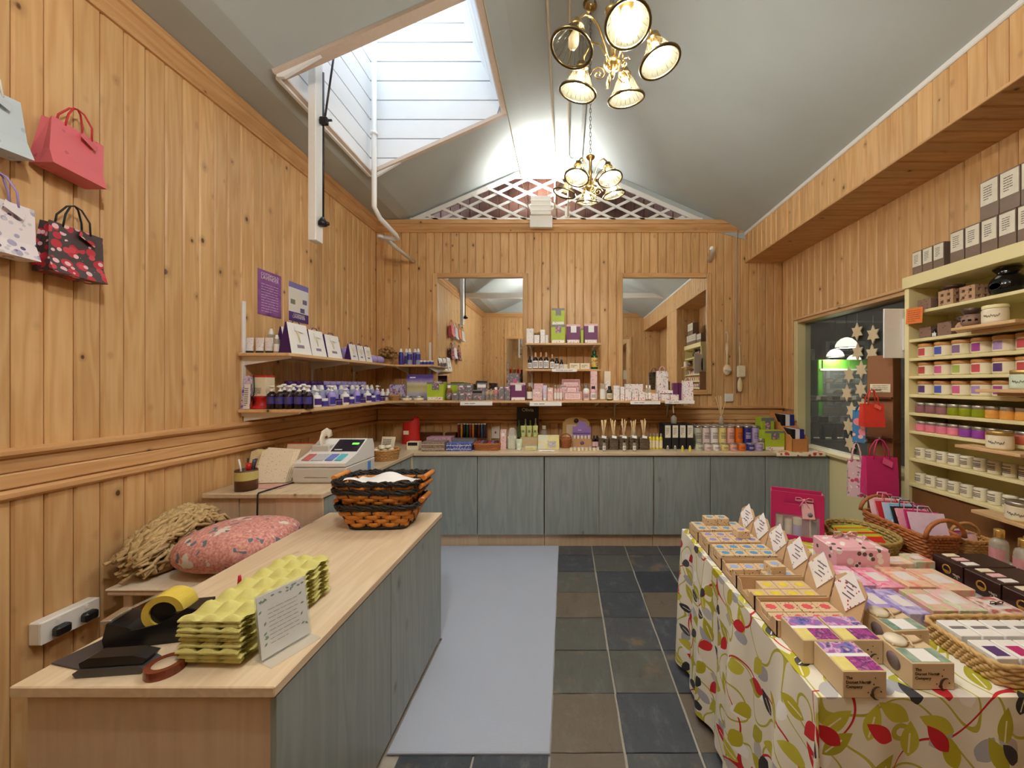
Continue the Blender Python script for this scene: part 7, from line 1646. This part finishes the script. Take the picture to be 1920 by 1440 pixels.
# magenta case
t = thing('gift_case', 'magenta felt gift case with clear window and pink bow', 'gift case', (1.175, 1.945, TZ+.0005), math.atan2(-.10,.19)); mag = C_('magenta_felt', (190,20,90), rough=.9, sheen=.3); w_, h_, d_ = .225, .235, .085
obj('back_panel', MB().box(-w_/2,d_/2-.004,0,w_/2,d_/2,h_,.002), mag, t); obj('base_panel', MB().box(-w_/2,-d_/2,0,w_/2,d_/2-.004,.004), mag, t)
for s in (-1, 1): obj('side_panel', MB().box(s*w_/2-.002,-d_/2,.004,s*w_/2+.002,d_/2-.004,h_*.97), mag, t)
fr_ = MB(); fr_.box(-w_/2,-d_/2-.004,0,w_/2,-d_/2,.022); fr_.box(-w_/2,-d_/2-.004,.022,-w_/2+.018,-d_/2,h_); fr_.box(w_/2-.018,-d_/2-.004,.022,w_/2,-d_/2,h_); fr_.box(-w_/2+.018,-d_/2-.004,.125,w_/2-.018,-d_/2,.178); fr_.box(-w_/2+.018,-d_/2-.004,.205,w_/2-.018,-d_/2,h_); fr_.box(-w_/2+.018,-d_/2-.004,.178,-.055,-d_/2,.205); fr_.box(.035,-d_/2-.004,.178,w_/2-.018,-d_/2,.205)
obj('front_panel', fr_, mag, t); obj('clear_window', MB().box(-w_/2+.018,-d_/2-.001,.022,w_/2-.018,-d_/2+.0005,.125), acr, t)
b_ = bow(t, (.03,-d_/2-.012,.205), .036, C_('pink_organza', (240,170,186), rough=.4)); tg_ = obj('gift_tag', MB().box(-.026,-.0015,-.04,.026,0,.035), rose_c, t, (.045,-d_/2-.011,.155), (0,R(-6),0)); obj('badge', cm('tagb', lambda b: b.lathe([(0,0),(.011,0),(.011,.0008),(0,.0008)], 14, m=Matrix.Rotation(PI/2,4,'X'))), grey_c, tg_, (.008,-.0018,-.02))
cx_, cy_ = 1.175, 1.945; an_ = math.atan2(-.10,.19)
def incase(dx_, dy_): return (cx_+dx_*math.cos(an_)-dy_*math.sin(an_), cy_+dx_*math.sin(an_)+dy_*math.cos(an_), TZ+.0055)
tubepack('cream tube with black cap inside the magenta case', incase(-.078,-.012), .036, .10, cream_card, black, None, an_, lab=rose_c)
jar('cream soap roll at the left inside the magenta case', incase(-.036,-.01), .016, .085, cream_card, cream_card, None, None, an_, name='soap_roll', cat='soap'); jar('cream round soap jar in the middle of the magenta case', incase(.004,-.008), .02, .095, cream_card, cream_card, lilac, None, an_, name='soap_jar', cat='jar')
t = thing('brush', 'small wooden brush inside the magenta case', 'brush', incase(.07,.0), an_+.3); obj('brush_back', MB().box(-.014,-.008,0,.014,.008,.11,.005), bw, t); obj('bristles', MB().box(-.012,-.018,.02,.012,-.008,.09,.002), dkink, t)
# pink floral gift box
pk = spots('pink_poppy_print', (236,182,190), [(240,236,226),(90,84,80)], 26, .34)
t = thing('gift_box', 'pink poppy-printed gift box with looped pink ribbon', 'gift box', (1.192, 1.603, TZ+.0005), R(-2)); obj('carton_body', MB().cb(.215,.15,.115,.004), pk, t); obj('lid_fold', MB().surf(lambda u, v: (-.10+.2*u, -.06+.12*v, .116+.022*math.sin(PI*v)*math.sin(PI*u)), 10, 8), pk, t); bow(t, (-.02,0,.145), .045, rose_c); obj('shredded_tissue', MB().tube([(-.06+.02*i,.02*math.sin(i*2.1),.13+.012*math.cos(i*3)) for i in range(8)], .008, 5), rose_c, t)
# oval basket of coloured envelopes
x, y = 1.43, 1.85
basket('oval shallow basket of bright folded envelopes on the table', (x, y, TZ+.0005), .225, .26, .065, C_('rush_green', (176,150,84), rough=.7, var=.25, scale=60), 1.2, 5, 2.2, 26, .006)
for i in range(14):
    c_ = [(206,44,24),(176,196,40),(176,196,40),(236,166,44),(150,200,80)][(i*3) % 5] if i not in (4,5) else (206,44,24)
    nm = {(206,44,24):'scarlet',(176,196,40):'lime',(236,166,44):'amber',(150,200,80):'leaf-green'}[c_]
    o = tag(obj('envelope', cm('envel', lambda b: b.box(-.08,-.001,0,.08,.0015,.075,.0006)), C_('env_'+nm.replace('-','_'), c_, rough=.6), None, (x, y-.105+i*.0115, TZ+.012), (R(-52),0,R(1.0*math.sin(i))), (min(1,1.25*math.sqrt(max(.05,1-(max(abs(-.105+i*.0115),abs(-.052+i*.0115))/.135)**2))),1,1)), f'{nm} folded envelope filed in the oval basket', 'envelope', f'{nm} envelopes in the oval basket')
# long basket of gift bags
x, y = 1.664, 1.86
basket('long wicker basket with end handles full of folded gift bags', (x, y, TZ+.0005), .155, .33, .105, wick_r, 1.12, 8, 8, 34, .006, handles='ends')
fb = [((240,206,206),'blush pink'),((226,150,160),'rose'),((200,40,50),'scarlet'),((180,200,220),'powder blue'),((120,180,206),'turquoise flowered'),((30,26,30),'black'),((236,160,180),'pink camellia'),((190,40,110),'magenta'),((214,190,206),'mauve')]
for i, (c_, nm) in enumerate(fb):
    m_ = C_('fold_'+nm.replace(' ','_'), c_) if 'flower' not in nm and 'camellia' not in nm else spots('fold_'+nm.replace(' ','_'), c_, [(240,236,240),(206,90,120)], 40, .34)
    t = thing('folded_gift_bag', f'{nm} folded gift bag standing in the long wicker basket', 'bag', (x+.004, y+.092-i*.029, TZ+.012), (R(-26),R(3*math.sin(i*2)),R(-14+4*math.sin(i*1.3)))); obj('bag_body', cm('fbag', lambda b: b.box(-.07,-.003,0,.07,.003,.18,.001)), m_, t); obj('cord_loop', cm('fcord', lambda b: b.tube([(-.03,0,.178),(-.02,.002,.21),(.02,.002,.21),(.03,0,.178)], .0022, 4)), m_, t)
basket('small wicker basket with tall arched handle next to the long basket', (1.832, 1.755, TZ+.0005), .12, .12, .08, wick, 1.15, 7, 5, 20, .0055, handles='hoop')
for i in range(4): tag(obj('folded_card', cm('fcard', lambda b: b.box(-.045,-.002,0,.045,.002,.085)), (rose_c, lilac, C_('magenta_bag',(206,44,112)), white_card)[i], None, (1.828, 1.72+i*.022, TZ+.012), (R(-18),0,0)), ['rose','lilac','magenta','white'][i]+' folded card in the small arched basket', 'card')
# perfume bottles with gold caps
gold = C_('gold_cap', (206,176,104), rough=.25, metal=.9)
for i, (x, y) in enumerate(((1.815,1.60),(1.845,1.52),(1.875,1.44),(1.80,1.50))): bottle('clear perfume bottle with gold cap and pink label', (x, y, TZ+.0005), .17, .03, clear_b, gold, C_('faded_rose', (214,150,150)), 'cap', 'gold-capped perfume bottles', -PI/2, (.15,.55))
# chocolate-brown boxes with gold badge
choc = C_('chocolate_card', (48,24,24), rough=.35)
for i in range(3):
    t = thing('chocolate_box', ['chocolate-brown gift box with gold roundel, nearest the perfume bottles','chocolate-brown gift box with gold roundel, in the middle of its row','chocolate-brown gift box with gold roundel, at the wicker tray end'][i], 'gift box', (1.635, 1.535-i*.128, TZ+.0005), -PI/2)
    obj('carton_body', cm('chocb', lambda b: b.cb(.122,.21,.072,.002)), choc, t); obj('gold_roundel', cm('chocr', lambda b: [b.lathe([(.013,-.001),(.018,-.001),(.018,0),(.013,0),(.013,-.001)], 20, cap=False, m=Matrix.Rotation(PI/2,4,'X')), b.prism([(.011*math.cos(a_*PI/8), .008*math.sin(a_*PI/8)-.004) for a_ in range(8,17)], -.001, 0, 'xz')]), C_('dull_gold', (206,160,80), rough=.3, metal=.6), t, (.0,-.1058,.036))
    for j in range(3): obj('bath_cube', cm('chocc', lambda b: b.cb(.026,.05,.004,.001)), (cream_card, rose_c, white_card)[j], t, (-.038+j*.038,-.05,.0715))
    bow(t, (.045,-.112,.03), .012, C_('silver_ribbon', (200,186,170)))
# wicker tray of white boxes
x, y = 1.315, 1.08
basket('rectangular pale wicker tray of white soap boxes', (x, y, TZ+.0005), .40, .205, .055, C_('pale_wicker', (214,176,116), rough=.6, var=.25, scale=60), 1.06, 5, 9, 40, .006)
for i in range(6):
    for j in range(2):
        t = carton('white soap box with grey seal '+('at the back' if j else 'in the front row')+' of the wicker tray', (x-.16+i*.064, y-.045+j*.09, TZ+.012), .058, .075, .05, white_card, group='white soap boxes '+('at the back' if j else 'in front'))
        c_ = [(90,60,120),(190,40,110),(214,120,150),(206,170,150),(120,110,130),(90,60,120)][i]
        obj('top_seal', cm(('wts', j), lambda b: b.box(-.018,-.028,.05,.018,.01,.0507) if j == 0 else b.box(-.022,-.006,.05,.022,.006,.0507)), C_('seal_%d' % i, c_) if j == 0 else grey_c, t); obj('belly_band', cm('wtb', lambda b: b.box(-.0294,-.0379,.0,.0294,-.0372,.02)), C_('pale_grey_band', (220,216,210)), t)
# ================================================================== labels: rows counted from something one can find
ORD = ['first','second','third','fourth','fifth','sixth','seventh','eighth','ninth','tenth','eleventh','twelfth','thirteenth','fourteenth']
ROWS = {
 'egg trays stacked on the counter': ('-z', '{n} egg tray from the top of the moulded yellow-green stack on the counter'),
 'white votives on the eighth shelf': ('-y', '{n} white printed votive from the window end of the eighth shelf'),
 'white votives on the lowest shelf': ('-y', '{n} white printed votive from the window end of the lowest shelf'),
 'small taupe cartons': ('-y', '{n} small taupe carton from the window end on top of the shelf unit'),
 'taller taupe cartons': ('-y', '{n} taller taupe carton from the small ones on top of the shelf unit'),
 'taupe cartons stacked on top': ('-y', '{n} taupe carton from the window end among those stacked on the taller cartons'),
 'white soap boxes in front': ('x', '{n} white soap box from the kraft gift boxes, front row of the wicker tray'),
 'white soap boxes at the back': ('x', '{n} white soap box from the kraft gift boxes, back row of the wicker tray'),
 'front black cartons': ('x', '{n} black diffuser carton from the yellow bottles in the front row'),
 'yellow bottles': ('x', '{n} yellow bottle with frosted cap counted from the grey baskets'),
 'sample vials': ('x', '{n} tiny sample vial from the yellow bottles before the black cartons'),
 'dark bottles on the lower middle shelf': ('-x', '{n} white-labelled dark bottle from the low white pot on the lower middle shelf'),
 'cream soap boxes': ('-x', '{n} cream soap box from the dark green bottle on the lower middle shelf'),
 'white cartons on the upper middle shelf': ('-x', '{n} white plum-flowered carton from the lime tins on the upper middle shelf'),
 'purple sprays on the corner shelf': ('x', '{n} purple-labelled spray bottle from the dried flowers on the corner shelf'),
 'low pots on the corner shelf': ('x', '{n} low blue and white pot from the purple sprays'),
 'dark pump bottles along the shelf end': ('x', '{n} dark amber pump bottle from the beige-pumped one at the shelf end'),
 'white pump bottles on the shelf edge': ('y', '{n} white pump bottle from the dark pump bottles along the shelf edge'),
 'lilac pump bottles on the shelf edge': ('y', '{n} lilac pump bottle from the dark pump bottles along the shelf edge'),
 'small pots on the shelf edge': ('y', '{n} small purple-labelled pot from the dark pump bottles along the shelf edge'),
 'low jars on the shelf edge': ('y', '{n} low purple-banded white jar from the dark pump bottles along the shelf edge'),
 'tall bottles in the middle row': ('y', '{n} tall clear-blue bottle from the dark pump bottles in the middle row'),
 'tall canisters against the left wall': ('y', '{n} tall purple and white canister from the red gift box against the wall'),
 'small white and purple bags': ('y', '{n} small white and purple gift bag from the three larger bags'),
 'hand-cream tubes at the shelf end': ('-x', '{n} black-capped flowered hand-cream tube from the largest purple gift bag'),
 'small grey flowered boxes': ('x', '{n} small grey flowered box from the bowed brown bottle in the front row'),
 'tall grey boxes': ('-x', '{n} tall grey flowered box from the plum gift box'),
 'grey flowered boxes behind': ('x', '{n} grey flowered box from the lime box, standing behind the front row'),
 'small white flowered boxes': ('x', '{n} small white flowered box from the black-flowered carton in the front row'),
 'pink perfume bottles': ('x', '{n} small pink perfume bottle from the narrow pink carton'),
 'grey vials': ('x', '{n} small grey vial from the dark-banded grey box'),
 'green tubes on the card step': ('x', '{n} olive-green cream tube from the cellophane pack on the beige card step'),
 'grey diffuser baskets': ('-x', '{n} square grey diffuser basket from the yellow bottles'),
 'reed diffusers in grey baskets': ('-x', '{n} reed diffuser from the yellow bottles, standing in a grey basket'),
 'tester bottles': ('-x', '{n} small black-capped tester bottle from the yellow bottles'),
 'ivory cups on the kraft step': ('x', '{n} ivory tea-light cup from the little hoop basket on the kraft step'),
 'ivory cups on the worktop': ('x', '{n} ivory tea-light cup from the little hoop basket on the worktop'),
 'dark pump bottles in the second row': ('x', '{n} dark amber pump bottle from the red gift box in the second row'),
 'slim flowered bottles': ('x', '{n} slim flowered clear bottle from the wide white flowered box'),
 'gold-capped perfume bottles': ('x', '{n} gold-capped perfume bottle from the chocolate-brown boxes'),
 'lavender pouches': ('y', '{n} lilac lavender pouch from the gift bags on the upper left shelf'),
 'dark bottles in the cafe': ('x', '{n} dark bottle from the window side on the lowest cafe shelf'),
 'dark bottles on the rear wall shelf': ('-y', '{n} dark bottle from the gift bags on the rear wall shelf'),
 'stoppered bottles': ('x', '{n} black-stoppered bottle from the purple display, behind the grey baskets'),
 'dark little bottles': ('x', '{n} dark little black-capped bottle from the purple display'),
 'low tins below the lavender picture': ('-x', '{n} low round cream-labelled tin from the lime gift box'),
}
for g_ in [o['group'] for o in bpy.data.objects if o.parent is None and 'group' in o]:
    if g_.startswith('small ') and g_.endswith(' jars'): ROWS[g_] = ('-y', '{n} small '+g_[6:-5]+' silver-lidded jar counted from the window end of its shelf')
    elif g_.endswith('tall tins behind'): ROWS[g_] = ('y', '{n} tall '+g_.replace(' tall tins behind','')+' tin behind the front rank, towards the wall')
    elif g_.endswith('envelopes in the oval basket'): ROWS[g_] = ('y', '{n} '+g_.split(' ')[0]+' envelope from the pink poppy box end of the oval basket')
for g_, (ax, tmpl) in ROWS.items():
    os_ = [o for o in bpy.data.objects if o.parent is None and o.get('group') == g_]
    s_ = -1 if ax[0] == '-' else 1
    os_.sort(key=lambda o: s_*o.location['xyz'.index(ax[-1])])
    for i_, o in enumerate(os_): o['label'] = tmpl.format(n=ORD[min(i_, 13)])
